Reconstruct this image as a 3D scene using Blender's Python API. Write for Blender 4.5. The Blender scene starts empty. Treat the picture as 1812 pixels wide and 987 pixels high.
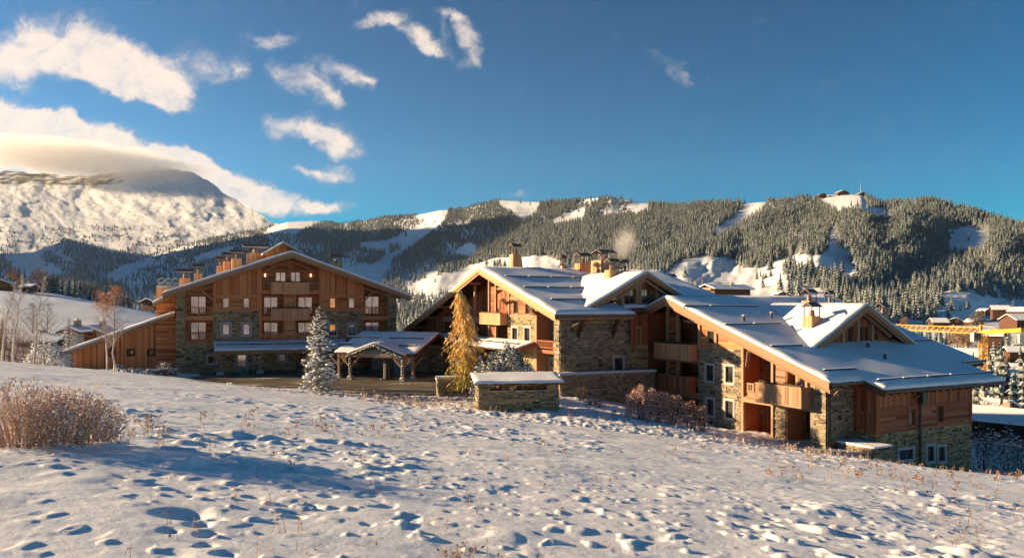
import bpy, math, random
import numpy as np
from mathutils import Vector, noise as mn

# ---------------------------------------------------------------- camera, sky, sun
S = bpy.context.scene
C = S.collection
F, CX, HY = 1409.0, 906.0, 535.0          # focal length and horizon in photograph pixels
cam_d = bpy.data.cameras.new('camera')
cam = bpy.data.objects.new('camera', cam_d); C.objects.link(cam); S.camera = cam
cam.location = (0, 0, 0); cam.rotation_euler = (math.pi / 2, 0, 0)
cam_d.sensor_width = 36; cam_d.lens = F / 1812 * 36; cam_d.shift_y = (HY - 493.5) / 1812
cam_d.clip_start = 0.3; cam_d.clip_end = 40000
S.view_settings.view_transform = 'Standard'; S.view_settings.look = 'None'
S.view_settings.exposure = 1.5; S.view_settings.gamma = 1
S.render.engine = 'CYCLES'
S.cycles.max_bounces = 6; S.cycles.transparent_max_bounces = 12; S.cycles.volume_bounces = 4
S.cycles.use_denoising = True
S.cycles.volume_step_rate = 1.0; S.cycles.volume_max_steps = 96
SUN_A, SUN_E = math.radians(10.5), math.radians(13.7)   # azimuth from -X towards +Y, elevation
sdir = Vector((-math.cos(SUN_A) * math.cos(SUN_E), math.sin(SUN_A) * math.cos(SUN_E), math.sin(SUN_E)))
sun_d = bpy.data.lights.new('sun', 'SUN'); sun = bpy.data.objects.new('sun', sun_d); C.objects.link(sun)
sun_d.energy = 5.0; sun_d.angle = math.radians(0.6); sun_d.color = (1.0, 0.72, 0.41)
sun.rotation_euler = sdir.to_track_quat('Z', 'Y').to_euler()

def newtree(nt):
    N, L = nt.nodes, nt.links
    def nd(t, **k):
        n = N.new(t)
        for a, b in k.items():
            if a.startswith('i_'):
                n.inputs[int(a[2:]) if a[2:].isdigit() else a[2:].replace('_', ' ')].default_value = b
            else: setattr(n, a, b)
        return n
    def mth(op, a, b=None, c=None, clamp=False):
        n = N.new('ShaderNodeMath'); n.operation = op; n.use_clamp = clamp
        for i, x in enumerate((a, b, c)):
            if x is None: continue
            if isinstance(x, (int, float)): n.inputs[i].default_value = x
            else: L.new(x, n.inputs[i])
        return n.outputs[0]
    return N, L, nd, mth

def ss(mth, x, a, b):      # smoothstep in nodes
    t = mth('DIVIDE', mth('SUBTRACT', x, a), b - a, clamp=True)
    return mth('MULTIPLY', mth('MULTIPLY', t, t), mth('SUBTRACT', 3.0, mth('MULTIPLY', t, 2.0)))

W = bpy.data.worlds.new('World'); S.world = W; W.use_nodes = True
N, L, nd, mth = newtree(W.node_tree)
for n in list(N): N.remove(n)
sky = nd('ShaderNodeTexSky', sky_type='NISHITA', sun_disc=False)
sky.sun_elevation = SUN_E
sky.sun_rotation = math.atan2(sdir.x, sdir.y)
sky.altitude = 2000; sky.air_density = 1.0; sky.dust_density = 1.3; sky.ozone_density = 2.4
hs = nd('ShaderNodeHueSaturation'); hs.inputs['Saturation'].default_value = 1.5; hs.inputs['Hue'].default_value = .484; hs.inputs['Value'].default_value = .31
gm = nd('ShaderNodeGamma'); gm.inputs[1].default_value = 1.55; L.new(sky.outputs[0], gm.inputs[0]); L.new(gm.outputs[0], hs.inputs['Color'])
tc = nd('ShaderNodeTexCoord'); sx = nd('ShaderNodeSeparateXYZ'); L.new(tc.outputs['Generated'], sx.inputs[0])
yy = mth('MAXIMUM', sx.outputs[1], 0.02)
# direction as tangents (units of 1/F), so clouds hang at fixed compass bearings and elevations
tx = mth('MULTIPLY_ADD', mth('DIVIDE', sx.outputs[0], yy), F, CX)
ty = mth('MULTIPLY_ADD', mth('DIVIDE', sx.outputs[2], yy), -F, HY)
cv = nd('ShaderNodeCombineXYZ'); L.new(tx, cv.inputs[0]); L.new(ty, cv.inputs[1])
def fnoise(scale, detail, rough, off=0.0, dist=0.0):
    mp = nd('ShaderNodeMapping'); mp.inputs['Scale'].default_value = (scale, scale * 1.15, 1); mp.inputs['Location'].default_value = (off, off * .7, off)
    L.new(cv.outputs[0], mp.inputs[0])
    n = nd('ShaderNodeTexNoise'); n.inputs['Scale'].default_value = 1; n.inputs['Detail'].default_value = detail
    n.inputs['Roughness'].default_value = rough; n.inputs['Distortion'].default_value = dist
    L.new(mp.outputs[0], n.inputs[0]); return n.outputs['Fac']
wx = mth('MULTIPLY_ADD', mth('SUBTRACT', fnoise(.013, 5, .6, 3.1), .5), 70, tx)
wy = mth('MULTIPLY_ADD', mth('SUBTRACT', fnoise(.015, 5, .6, 9.7), .5), 60, ty)
clouds = [(150,92,110,46,20,1),(228,128,95,40,22,1),(262,152,62,26,20,.9),(70,112,85,34,0,.75),(5,95,70,45,0,.8),(150,45,40,22,-20,.35),
 (370,112,62,26,14,.6),(428,122,16,26,0,.5),(310,190,36,11,10,.55),(330,140,60,30,0,.4),(190,22,20,20,0,.25),(42,35,14,10,-40,.3),
 (478,74,42,13,6,.75),(545,148,52,24,28,.9),(590,172,22,10,30,.6),(602,124,54,17,22,.9),(648,146,18,8,40,.6),(490,125,16,22,0,.4),
 (530,226,58,21,2,1),(588,252,48,19,22,1),(606,234,20,20,0,.6),(541,303,25,8,10,.9),(593,306,31,16,4,1),
 (672,34,48,13,-8,.85),(735,62,42,15,36,.85),(772,82,34,15,32,.8),(800,26,34,10,14,.75),(828,60,15,40,-14,.85),(826,112,16,18,20,.6),(790,50,9,20,-10,.5),
 (1186,112,36,15,32,.5),(1216,142,16,14,40,.4),(1140,150,30,6,0,.18),(925,344,17,6,0,.6),
 (425,338,62,26,18,1),(505,358,70,19,8,1),(585,364,42,11,3,.9),
 (60,255,240,46,12,1.3),(230,272,150,36,18,1.3),(-60,230,160,60,6,1.3),(330,312,80,30,26,1.2),(150,300,260,34,6,1.1)]
tot = None
for (cx, cy, rx, ry, ang, amp) in clouds:
    a = math.radians(ang); ca, sa = math.cos(a), math.sin(a)
    dx = mth('SUBTRACT', wx, cx); dy = mth('SUBTRACT', wy, cy)
    u = mth('ADD', mth('MULTIPLY', dx, ca / rx), mth('MULTIPLY', dy, sa / rx))
    v = mth('ADD', mth('MULTIPLY', dx, -sa / ry), mth('MULTIPLY', dy, ca / ry))
    r2 = mth('ADD', mth('MULTIPLY', u, u), mth('MULTIPLY', v, v))
    b = mth('MULTIPLY', mth('SUBTRACT', 1.0, mth('MULTIPLY', r2, .46), clamp=True), amp)
    tot = b if tot is None else mth('ADD', tot, b)
tot = mth('MINIMUM', tot, 1.25)
det = mth('MULTIPLY_ADD', mth('SUBTRACT', fnoise(.024, 12, .7, 20.3, .5), .5), 1.75, tot)
cl = ss(mth, det, .06, 1.55)
front = mth('GREATER_THAN', sx.outputs[1], .05)
cl = mth('MULTIPLY', cl, front)
# colour: sunlit cream with greyer undersides and thin parts
cr = nd('ShaderNodeMix', data_type='RGBA'); cr.inputs[6].default_value = (2.7, 2.75, 3.1, 1); cr.inputs[7].default_value = (6.3, 5.3, 4.5, 1)
L.new(ss(mth, mth('ADD', det, mth('MULTIPLY', mth('SUBTRACT', fnoise(.02, 6, .6, 41), .5), 1.2)), .25, 1.15), cr.inputs[0])
mx = nd('ShaderNodeMix', data_type='RGBA')
L.new(mth('MULTIPLY', cl, .93), mx.inputs[0]); L.new(hs.outputs[0], mx.inputs[6]); L.new(cr.outputs[2], mx.inputs[7])
bg = nd('ShaderNodeBackground'); bg.inputs[1].default_value = 0.06; L.new(mx.outputs[2], bg.inputs[0])
wo = nd('ShaderNodeOutputWorld'); L.new(bg.outputs[0], wo.inputs[0])

# ---------------------------------------------------------------- helpers
rng = random.Random(7); nr = np.random.default_rng(7)
def tag(o, label=None, cat=None, group=None, kind=None):
    if label: o['label'] = label
    if cat: o['category'] = cat
    if group: o['group'] = group
    if kind: o['kind'] = kind
    return o
def empty(name, loc, label=None, cat=None, group=None):
    o = bpy.data.objects.new(name, None); C.objects.link(o); o.location = loc; o.empty_display_size = .5
    return tag(o, label, cat, group)
def link(name, me, parent=None, **k):
    o = bpy.data.objects.new(name, me); C.objects.link(o)
    if parent:
        o.parent = parent
        base = parent
        while base.parent: base = base.parent
        if parent.type == 'EMPTY' and not parent.get('local'): o.location = -parent.location
    return tag(o, **k)
class MB:
    """collects faces, builds one mesh; tint is a per-face random shade"""
    def __init__(s): s.v = []; s.f = []; s.t = []; s.m = []
    def face(s, pts, t=0., m=0):
        i = len(s.v); s.v += [tuple(p) for p in pts]; s.f.append(tuple(range(i, i + len(pts)))); s.t.append(t); s.m.append(m)
    def hexa(s, p, t=0., m=0, skip=()):
        """p: 4 bottom (ccw) + 4 top"""
        i = len(s.v); s.v += [tuple(q) for q in p]
        fs = [(3,2,1,0),(4,5,6,7),(0,1,5,4),(1,2,6,5),(2,3,7,6),(3,0,4,7)]
        for k, f in enumerate(fs):
            if k in skip: continue
            s.f.append(tuple(i + j for j in f)); s.t.append(t); s.m.append(m)
    def beam(s, a, b, w, h, t=0., m=0, up=(0, 0, 1)):
        a = Vector(a); b = Vector(b); d = (b - a).normalized(); up = Vector(up)
        if abs(d.dot(up)) > .98: up = Vector((0, 1, 0))
        x = d.cross(up).normalized() * (w / 2); y = x.cross(d).normalized() * (h / 2)
        s.hexa([a - x - y, a + x - y, b + x - y, b - x - y, a - x + y, a + x + y, b + x + y, b - x + y], t, m)
    def tube(s, a, b, r0, r1, n=6, t=0., m=0, cap=True):
        a = Vector(a); b = Vector(b); d = (b - a)
        if d.length < 1e-6: return
        d.normalize(); x = d.orthogonal().normalized(); y = d.cross(x); i = len(s.v)
        for c, r in ((a, r0), (b, r1)):
            for k in range(n):
                an = 2 * math.pi * k / n; s.v.append(tuple(c + x * (r * math.cos(an)) + y * (r * math.sin(an))))
        for k in range(n):
            j = (k + 1) % n; s.f.append((i + k, i + j, i + n + j, i + n + k)); s.t.append(t); s.m.append(m)
        if cap: s.f.append(tuple(i + n + k for k in range(n))); s.t.append(t); s.m.append(m)
    def blob(s, c, rx, ry, rz, t=0., m=0, j=.15):
        i = len(s.v); ring = 6
        for z, r in ((-.6, .75), (.25, .95)):
            for k in range(ring):
                an = 2 * math.pi * (k + (z > 0) * .5) / ring; q = 1 + rng.uniform(-j, j)
                s.v.append((c[0] + rx * r * q * math.cos(an), c[1] + ry * r * q * math.sin(an), c[2] + rz * z))
        s.v.append((c[0], c[1], c[2] + rz)); s.v.append((c[0], c[1], c[2] - rz))
        for k in range(ring):
            k2 = (k + 1) % ring
            s.f += [(i + k, i + k2, i + ring + k), (i + k2, i + ring + k2, i + ring + k), (i + ring + k, i + ring + k2, i + 2 * ring), (i + k2, i + k, i + 2 * ring + 1)]
            s.t += [t] * 4; s.m += [m] * 4
    def mesh(s, name, mats, smooth=False):
        me = bpy.data.meshes.new(name); me.from_pydata(s.v, [], s.f)
        for m in (mats if isinstance(mats, (list, tuple)) else [mats]): me.materials.append(m)
        at = me.attributes.new('tint', 'FLOAT', 'FACE'); at.data.foreach_set('value', s.t)
        if any(s.m): me.polygons.foreach_set('material_index', s.m)
        if smooth: me.polygons.foreach_set('use_smooth', [True] * len(s.f))
        me.update(); return me
    def build(s, name, mats, parent=None, smooth=False, **k):
        if not s.f: return None
        return link(name, s.mesh(name, mats, smooth), parent, **k)

# ---------------------------------------------------------------- materials
def ramp(nd, L, fac, stops):
    r = nd('ShaderNodeValToRGB'); e = r.color_ramp.elements
    while len(e) < len(stops): e.new(.5)
    for i, (p, c) in enumerate(stops): e[i].position = p; e[i].color = (*c, 1)
    if fac is not None: L.new(fac, r.inputs[0])
    return r.outputs[0]
def base_mat(name, rough=.7, spec=.3):
    m = bpy.data.materials.new(name); m.use_nodes = True
    N, L, nd, mth = newtree(m.node_tree); b = N['Principled BSDF']
    b.inputs['Roughness'].default_value = rough; b.inputs['Specular IOR Level'].default_value = spec
    return m, N, L, nd, mth, b
def noise_tex(nd, L, scale=(1, 1, 1), sc=1., detail=4, rough=.55, coord='Object'):
    t = nd('ShaderNodeTexCoord'); mp = nd('ShaderNodeMapping'); mp.inputs['Scale'].default_value = scale
    L.new(t.outputs[coord], mp.inputs[0]); n = nd('ShaderNodeTexNoise'); L.new(mp.outputs[0], n.inputs[0])
    n.inputs['Scale'].default_value = sc; n.inputs['Detail'].default_value = detail; n.inputs['Roughness'].default_value = rough
    return n.outputs['Fac']
def bump(nd, L, b, h, strength=.3, dist=.02):
    n = nd('ShaderNodeBump'); n.inputs['Strength'].default_value = strength; n.inputs['Distance'].default_value = dist
    L.new(h, n.inputs['Height']); L.new(n.outputs[0], b.inputs['Normal'])
def tinted(name, stops, rough=.75, gscale=(1, 1, 1), gsc=3., amt=.45, bumpd=.01, spec=.25, gap=None):
    """colour = ramp(tint + noise); a tint below 0 gives the gap/mortar colour"""
    m, N, L, nd, mth, b = base_mat(name, rough, spec)
    at = nd('ShaderNodeAttribute', attribute_name='tint')
    n = noise_tex(nd, L, gscale, gsc, 5, .6)
    f = mth('ADD', at.outputs['Fac'], mth('MULTIPLY', mth('SUBTRACT', n, .5), amt), clamp=True)
    c = ramp(nd, L, f, stops)
    if gap:
        g = nd('ShaderNodeMix', data_type='RGBA'); L.new(mth('LESS_THAN', at.outputs['Fac'], -.5), g.inputs[0])
        L.new(c, g.inputs[6]); g.inputs[7].default_value = (*gap, 1); c = g.outputs[2]
    L.new(c, b.inputs['Base Color'])
    if bumpd: bump(nd, L, b, n, .5, bumpd)
    return m
def wood(name, dark, mid, lite, gap=(.02, .01, .006)):
    return (tinted(name + '_vertical', [(0, dark), (.5, mid), (1, lite)], .7, (9, 9, .7), 1.6, .7, .006, gap=gap),
            tinted(name + '_horizontal', [(0, dark), (.5, mid), (1, lite)], .7, (.8, .8, 12), 1.6, .7, .006, gap=gap))
wl_v, wl_h = wood('larch_wood', (.27, .080, .028), (.50, .18, .068), (.67, .30, .13))
wr_v, wr_h = wood('red_larch_wood', (.14, .040, .017), (.31, .10, .038), (.46, .19, .085))
wt_v, wt_h = wood('timber', (.17, .085, .045), (.32, .18, .10), (.44, .28, .17))
wg_v, wg_h = wood('weathered_wood', (.30, .13, .06), (.56, .28, .135), (.70, .40, .22))
wd_v, wd_h = wood('dark_wood', (.04, .018, .01), (.09, .04, .022), (.16, .075, .04))
stone_m = tinted('schist_stone', [(0, (.06, .055, .045)), (.25, (.23, .175, .095)), (.5, (.35, .275, .15)), (.72, (.45, .33, .175)), (.88, (.44, .28, .14)), (1, (.56, .48, .33))], .85, (1, 1, 1), 7, .35, .02, gap=(.10, .09, .075))
stone_t = tinted('tan_stone', [(0, (.09, .07, .05)), (.25, (.21, .17, .12)), (.5, (.31, .25, .17)), (.72, (.38, .30, .20)), (.88, (.42, .28, .16)), (1, (.52, .46, .37))], .85, (1, 1, 1), 7, .35, .02, gap=(.13, .105, .08))
surr_m = tinted('dressed_stone', [(0, (.30, .31, .31)), (1, (.42, .43, .43))], .8, (1, 1, 1), 4, .6, .004)
metal_m = tinted('dark_metal', [(0, (.03, .025, .022)), (1, (.07, .05, .04))], .45, amt=.5, spec=.5)
copper_m = tinted('weathered_copper', [(0, (.12, .07, .05)), (1, (.28, .17, .12))], .5, amt=.8, spec=.5)
def glass_mat(name, base, metal, rough, curtain):
    m, N, L, nd, mth, b = base_mat(name, rough, .6)
    n = noise_tex(nd, L, (1, 1, 1), .9, 2, .5)
    c = ramp(nd, L, n, [(.35, base), (.65, curtain)])
    L.new(c, b.inputs['Base Color']); b.inputs['Metallic'].default_value = metal
    n2 = noise_tex(nd, L, (1, 1, 1), .35, 1, .5); bump(nd, L, b, n2, .12, .12)
    return m
glass_b = glass_mat('reflecting_glass', (.38, .34, .34), .85, .06, (.62, .55, .52))
glass_d = glass_mat('dark_glass', (.03, .03, .032), .35, .08, (.10, .09, .085))
def snow_mat(name, lump=0., fine=.01):
    m, N, L, nd, mth, b = base_mat(name, .55, .25)
    n = noise_tex(nd, L, (1, 1, 1), .7, 3, .5)
    L.new(ramp(nd, L, n, [(.3, (.80, .81, .83)), (.7, (.86, .86, .87))]), b.inputs['Base Color'])
    b.inputs['Subsurface Weight'].default_value = 0
    g = noise_tex(nd, L, (1, 1, 1), 22, 6, .7); bump(nd, L, b, g, .6, fine)
    return m
snow_m = snow_mat('snow', fine=.016); snow_r = snow_mat('roof_snow', fine=.006)

# ---------------------------------------------------------------- placing by sight lines onto real planes
def ray(px, py): return Vector(((px - CX) / F, 1.0, -(py - HY) / F))
def at(px, py, Y): return ray(px, py) * Y
class Face:
    """vertical plane: origin O (z ignored), A along it, N outward"""
    def __init__(s, O, A, Nn): s.O = Vector((O[0], O[1], 0)); s.A = Vector((A[0], A[1], 0)).normalized(); s.N = Vector((Nn[0], Nn[1], 0)).normalized()
    def P(s, a, z, d=0.): p = s.O + s.A * a + s.N * d; return Vector((p.x, p.y, z))
    def az(s, px, py, d=0.):
        r = ray(px, py); t = (s.N.dot(s.O) + d) / r.dot(s.N); p = r * t
        return (p - s.O).dot(s.A), p.z
    def rect(s, x0, y0, x1, y1, d=0.):
        a0 = s.az(x0, y0, d)[0]; a1 = s.az(x1, y0, d)[0]; xm = (x0 + x1) / 2
        z1 = s.az(xm, y0, d)[1]; z0 = s.az(xm, y1, d)[1]
        return min(a0, a1), z0, max(a0, a1), z1
    def box(s, mb, a0, z0, a1, z1, d0, d1, t=0., m=0, skip=()):
        P = s.P
        p = [P(a0, z0, d1), P(a1, z0, d1), P(a1, z0, d0), P(a0, z0, d0), P(a0, z1, d1), P(a1, z1, d1), P(a1, z1, d0), P(a0, z1, d0)]
        if s.A.cross(s.N).z > 0: p = [p[1], p[0], p[3], p[2], p[5], p[4], p[7], p[6]]
        mb.hexa(p, t, m, skip)
def spans(poly, z, ax=1):
    """intervals of the polygon along one axis at constant other"""
    o = []; n = len(poly)
    for i in range(n):
        p, q = poly[i], poly[(i + 1) % n]
        if (p[ax] > z) != (q[ax] > z):
            t = (z - p[ax]) / (q[ax] - p[ax]); o.append(p[1 - ax] + t * (q[1 - ax] - p[1 - ax]))
    o.sort(); return list(zip(o[::2], o[1::2]))
def cut(iv, holes):
    for h0, h1 in holes:
        r = []
        for a, b in iv:
            if h1 <= a or h0 >= b: r.append((a, b)); continue
            if h0 > a: r.append((a, h0))
            if h1 < b: r.append((h1, b))
        iv = r
    return iv
def backing(mb, f, poly, holes, d, step=.5):
    zs = sorted(set([p[1] for p in poly] + [h[1] for h in holes] + [h[3] for h in holes]))
    for z0, z1 in zip(zs, zs[1:]):
        if z1 - z0 < 1e-4: continue
        k = max(1, int(math.ceil((z1 - z0) / step)))
        for i in range(k):
            a = z0 + (z1 - z0) * i / k; b = z0 + (z1 - z0) * (i + 1) / k; e = (b - a) * .02
            sa = cut(spans(poly, a + e), [(h[0], h[2]) for h in holes if h[1] < (a + b) / 2 < h[3]])
            sb = cut(spans(poly, b - e), [(h[0], h[2]) for h in holes if h[1] < (a + b) / 2 < h[3]])
            for (p, q), (r, s_) in zip(sa, sb):
                mb.face([f.P(p, a, d), f.P(q, a, d), f.P(s_, b, d), f.P(r, b, d)], -1)
def fill(kind, name, f, poly, holes, mats, parent, d=0., label=None, bt=None):
    """real courses of stones or boards over a polygon, joined in one mesh"""
    mb = MB(); th = .06; amin = min(p[0] for p in poly); amax = max(p[0] for p in poly)
    zmin = min(p[1] for p in poly); zmax = max(p[1] for p in poly)
    backing(mb, f, poly, holes, d)
    if kind == 'stone':
        z = zmin
        while z < zmax:
            h = rng.choice((.07, .09, .11, .13, .16, .20)); zm = z + h / 2
            iv = cut(spans(poly, min(zm, zmax - .01)), [(o[0], o[2]) for o in holes if o[1] < zm < o[3]])
            for a, b in iv:
                x = a
                while x < b:
                    w = h * rng.uniform(1.3, 4.2)
                    if b - x - w < .12: w = b - x
                    t = min(1, max(0, rng.gauss(.45, .22)))
                    g = .012
                    f.box(mb, x + g, z + g, x + w - g, z + h - g, d - .005, d + rng.uniform(.015, .10), t, skip=(3,) if 0 else ())
                    x += w
            z += h
    elif kind in ('v', 'h'):
        axis = 0 if kind == 'v' else 1
        lo, hi = (amin, amax) if kind == 'v' else (zmin, zmax)
        x = lo
        while x < hi - .02:
            w = min(rng.uniform(.15, .24) if kind == 'v' else rng.uniform(.17, .22), hi - x); xm = x + w / 2
            hol = [((o[1], o[3]) if kind == 'v' else (o[0], o[2])) for o in holes if ((o[0] < xm < o[2]) if kind == 'v' else (o[1] < xm < o[3]))]
            iv = cut(spans(poly, xm, axis), hol)
            for a, b in iv:
                cuts = [a]
                L0 = rng.uniform(1.6, 4.5)
                while kind == 'h' and cuts[-1] + L0 < b - .6: cuts.append(cuts[-1] + L0); L0 = rng.uniform(2, 4.5)
                cuts.append(b)
                for p, q in zip(cuts, cuts[1:]):
                    t = min(1, max(0, rng.gauss(.5, .24))); dd = d + .03 + rng.uniform(0, .016)
                    if kind == 'v': f.box(mb, x + .008, p, x + w - .008, q, d, dd, t)
                    else: f.box(mb, p + .004, x + .007, q - .004, x + w - .007, d, dd, t)
            x += w
    nm = {'stone': 'stone_course', 'v': 'board_cladding', 'h': 'board_cladding'}[kind]
    return mb.build(name or nm, mats, parent, kind='stuff', label=label)
def window(f, r, parent, glass, d=0., surround=None, wood_m=None, leaves=1, sill=False, depth=.12, name='window'):
    """r=(a0,z0,a1,z1) of the opening; frame mesh with its pane as a child"""
    a0, z0, a1, z1 = r; mb = MB(); w = .07
    mats = [wood_m or wt_v, surr_m]
    q = d - depth
    xs = [a0 + (a1 - a0) * i / leaves for i in range(leaves + 1)]
    f.box(mb, a0, z0, a1, z0 + w, q, d - .03, .4); f.box(mb, a0, z1 - w, a1, z1, q, d - .03, .5)
    for i, x in enumerate(xs):
        ww = w if 0 < i < leaves else w
        x0 = min(max(x - ww / 2, a0), a1 - ww); f.box(mb, x0, z0 + w, x0 + ww, z1 - w, q, d - .034, rng.uniform(.3, .7))
    if surround:
        s = {'stone': .2, 'wood': .11}[surround]; mi = 1 if surround == 'stone' else 0; dd = d + (.09 if surround == 'stone' else .07)
        f.box(mb, a0 - s, z1, a1 + s, z1 + s * 1.05, q, dd, .6, mi); f.box(mb, a0 - s, z0 - s, a1 + s, z0, q, dd + .03, .7, mi)
        f.box(mb, a0 - s, z0, a0, z1, q, dd - .004, .4, mi); f.box(mb, a1, z0, a1 + s, z1, q, dd - .004, .5, mi)
    wn = mb.build(name, mats, parent)
    g = MB()
    for p, s_ in zip(xs, xs[1:]):
        g.face([f.P(p + .03, z0 + .03, q + .02), f.P(s_ - .03, z0 + .03, q + .02), f.P(s_ - .03, z1 - .03, q + .02), f.P(p + .03, z1 - .03, q + .02)])
    g.build('pane', glass, wn)
    return wn
def hole(r, surround=None):
    s = {'stone': .19, 'wood': .1, None: 0}[surround]
    return (r[0] - s, r[1] - s, r[2] + s, r[3] + s)
def railing(f, a0, a1, z0, z1, d, parent, mat, t=.6, posts=(), gapz=.16):
    mb = MB(); f.box(mb, a0, z1 - .09, a1, z1, d - .05, d + .05, t); f.box(mb, a0, z0 + gapz, a1, z0 + gapz + .08, d - .03, d + .03, t)
    for p in [a0 + .05, a1 - .05] + list(posts): f.box(mb, p - .05, z0, p + .05, z1 - .09, d - .045, d + .045, t * .9)
    n = max(2, int((a1 - a0) / .17))
    for i in range(1, n):
        x = a0 + (a1 - a0) * i / n; f.box(mb, x - .03, z0 + gapz + .08, x + .03, z1 - .09, d - .015, d + .015, t * rng.uniform(.6, 1.1))
    return mb.build('railing', mat, parent)
def parapet(f, r, d0, d1, parent, mat, side=True):
    """board-clad balcony front that stands out from d0 to d1"""
    a0, z0, a1, z1 = r; mb = MB(); x = a0 + .08
    while x < a1 - .08:
        w = min(rng.uniform(.16, .22), a1 - .08 - x); f.box(mb, x + .006, z0 + .15, x + w - .006, z1 - .08, d1 - .04, d1 - rng.uniform(0, .012), min(1, max(0, rng.gauss(.55, .2)))); x += w
    f.box(mb, a0, z1 - .08, a1, z1, d1 - .1, d1 + .05, .7); f.box(mb, a0, z0, a1, z0 + .15, d1 - .1, d1 + .02, .6)
    for x in (a0, (a0 * 2 + a1) / 3, (a0 + a1 * 2) / 3, a1 - .08): f.box(mb, x, z0 + .15, x + .08, z1 - .08, d1 - .08, d1 + .012, .5)
    for x0 in (a0, a1 - .06):
        f.box(mb, x0, z0 + .003, x0 + .06, z1 - .003, d0, d1 - .1, .45)
    f.box(mb, a0 + .06, z0 + .02, a1 - .06, z0 + .14, d0, d1 - .1, .2)
    return mb.build('balcony_front', mat, parent)
def roof_plane(name, c, th, mat, parent, snow=.17, inset=.05, t=.5, seed=0, res=.6, edge=.0):
    """c: four corners of the top face (ccw from above): slab, with its snow cover as a child"""
    c = [Vector(p) for p in c]; mb = MB(); dz = Vector((0, 0, -th))
    mb.hexa([c[0] + dz, c[1] + dz, c[2] + dz, c[3] + dz, c[0], c[1], c[2], c[3]], t)
    o = mb.build(name, mat, parent)
    if snow:
        nu = max(3, int((c[1] - c[0]).length / res)); nv = max(3, int((c[3] - c[0]).length / res))
        lu = (c[1] - c[0]).length; lv = (c[3] - c[0]).length; V = []; Fc = []
        def Q(u, v): return c[0] * (1 - u) * (1 - v) + c[1] * u * (1 - v) + c[2] * u * v + c[3] * (1 - u) * v
        iu, ivv = inset / lu, inset / lv
        us = [0, .004] + [i / nu for i in range(1, nu)] + [.996, 1]; vs = [0, .006] + [i / nv for i in range(1, nv)] + [.994, 1]
        for j, v in enumerate(vs):
            for i, u in enumerate(us):
                p = Q(iu + u * (1 - 2 * iu), ivv + v * (1 - 2 * ivv))
                n = mn.noise(p * .45) * .05 + mn.noise(p * 1.7) * .018
                h = snow * (1 + 0) + n
                if i in (0, len(us) - 1) or j in (0, len(vs) - 1): h = snow * .55 + mn.noise(p * 2.3) * .05
                V.append((p.x, p.y, p.z + max(.03, h)))
        w = len(us)
        for j in range(len(vs) - 1):
            for i in range(w - 1): Fc.append((j * w + i, j * w + i + 1, (j + 1) * w + i + 1, (j + 1) * w + i))
        b = [i for i in range(w)] + [j * w + w - 1 for j in range(1, len(vs))] + [(len(vs) - 1) * w + i for i in range(w - 2, -1, -1)] + [j * w for j in range(len(vs) - 2, 0, -1)]
        k = len(V)
        for i in b:
            x, y, z = V[i]; 
            V.append((x, y, z - snow * .9 - .02))
        for q in range(len(b)): q2 = (q + 1) % len(b); Fc.append((b[q2], b[q], k + q, k + q2))
        me = bpy.data.meshes.new('snow_cover'); me.from_pydata(V, [], Fc); me.materials.append(snow_r)
        me.polygons.foreach_set('use_smooth', [True] * len(Fc)); me.update()
        link('snow_cover', me, o)
    return o
def guard(a, b, parent, h=.24, seg=2.6):
    """log snow guard along a roof with snow on top and feet"""
    a = Vector(a); b = Vector(b); n = max(1, int((b - a).length / seg)); mb = MB(); ms = MB()
    for i in range(n):
        p = a.lerp(b, (i + .03) / n); q = a.lerp(b, (i + .97) / n); zz = Vector((0, 0, h))
        mb.tube(p + zz, q + zz, .085, .08, 6, .3); mb.beam(p + zz * .0, p + zz * 1.1, .07, .07, .1); mb.beam(q, q + zz * 1.1, .07, .07, .1)
        mid = (p + q) / 2 + zz + Vector((0, 0, .10)); d = (q - p)
        ms.beam(p + zz + Vector((0, 0, .1)), q + zz + Vector((0, 0, .1)), .14, .05, 0)
    o = mb.build('snow_guard', metal_m, parent); ms.build('snow_strip', snow_r, o); return o
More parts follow.
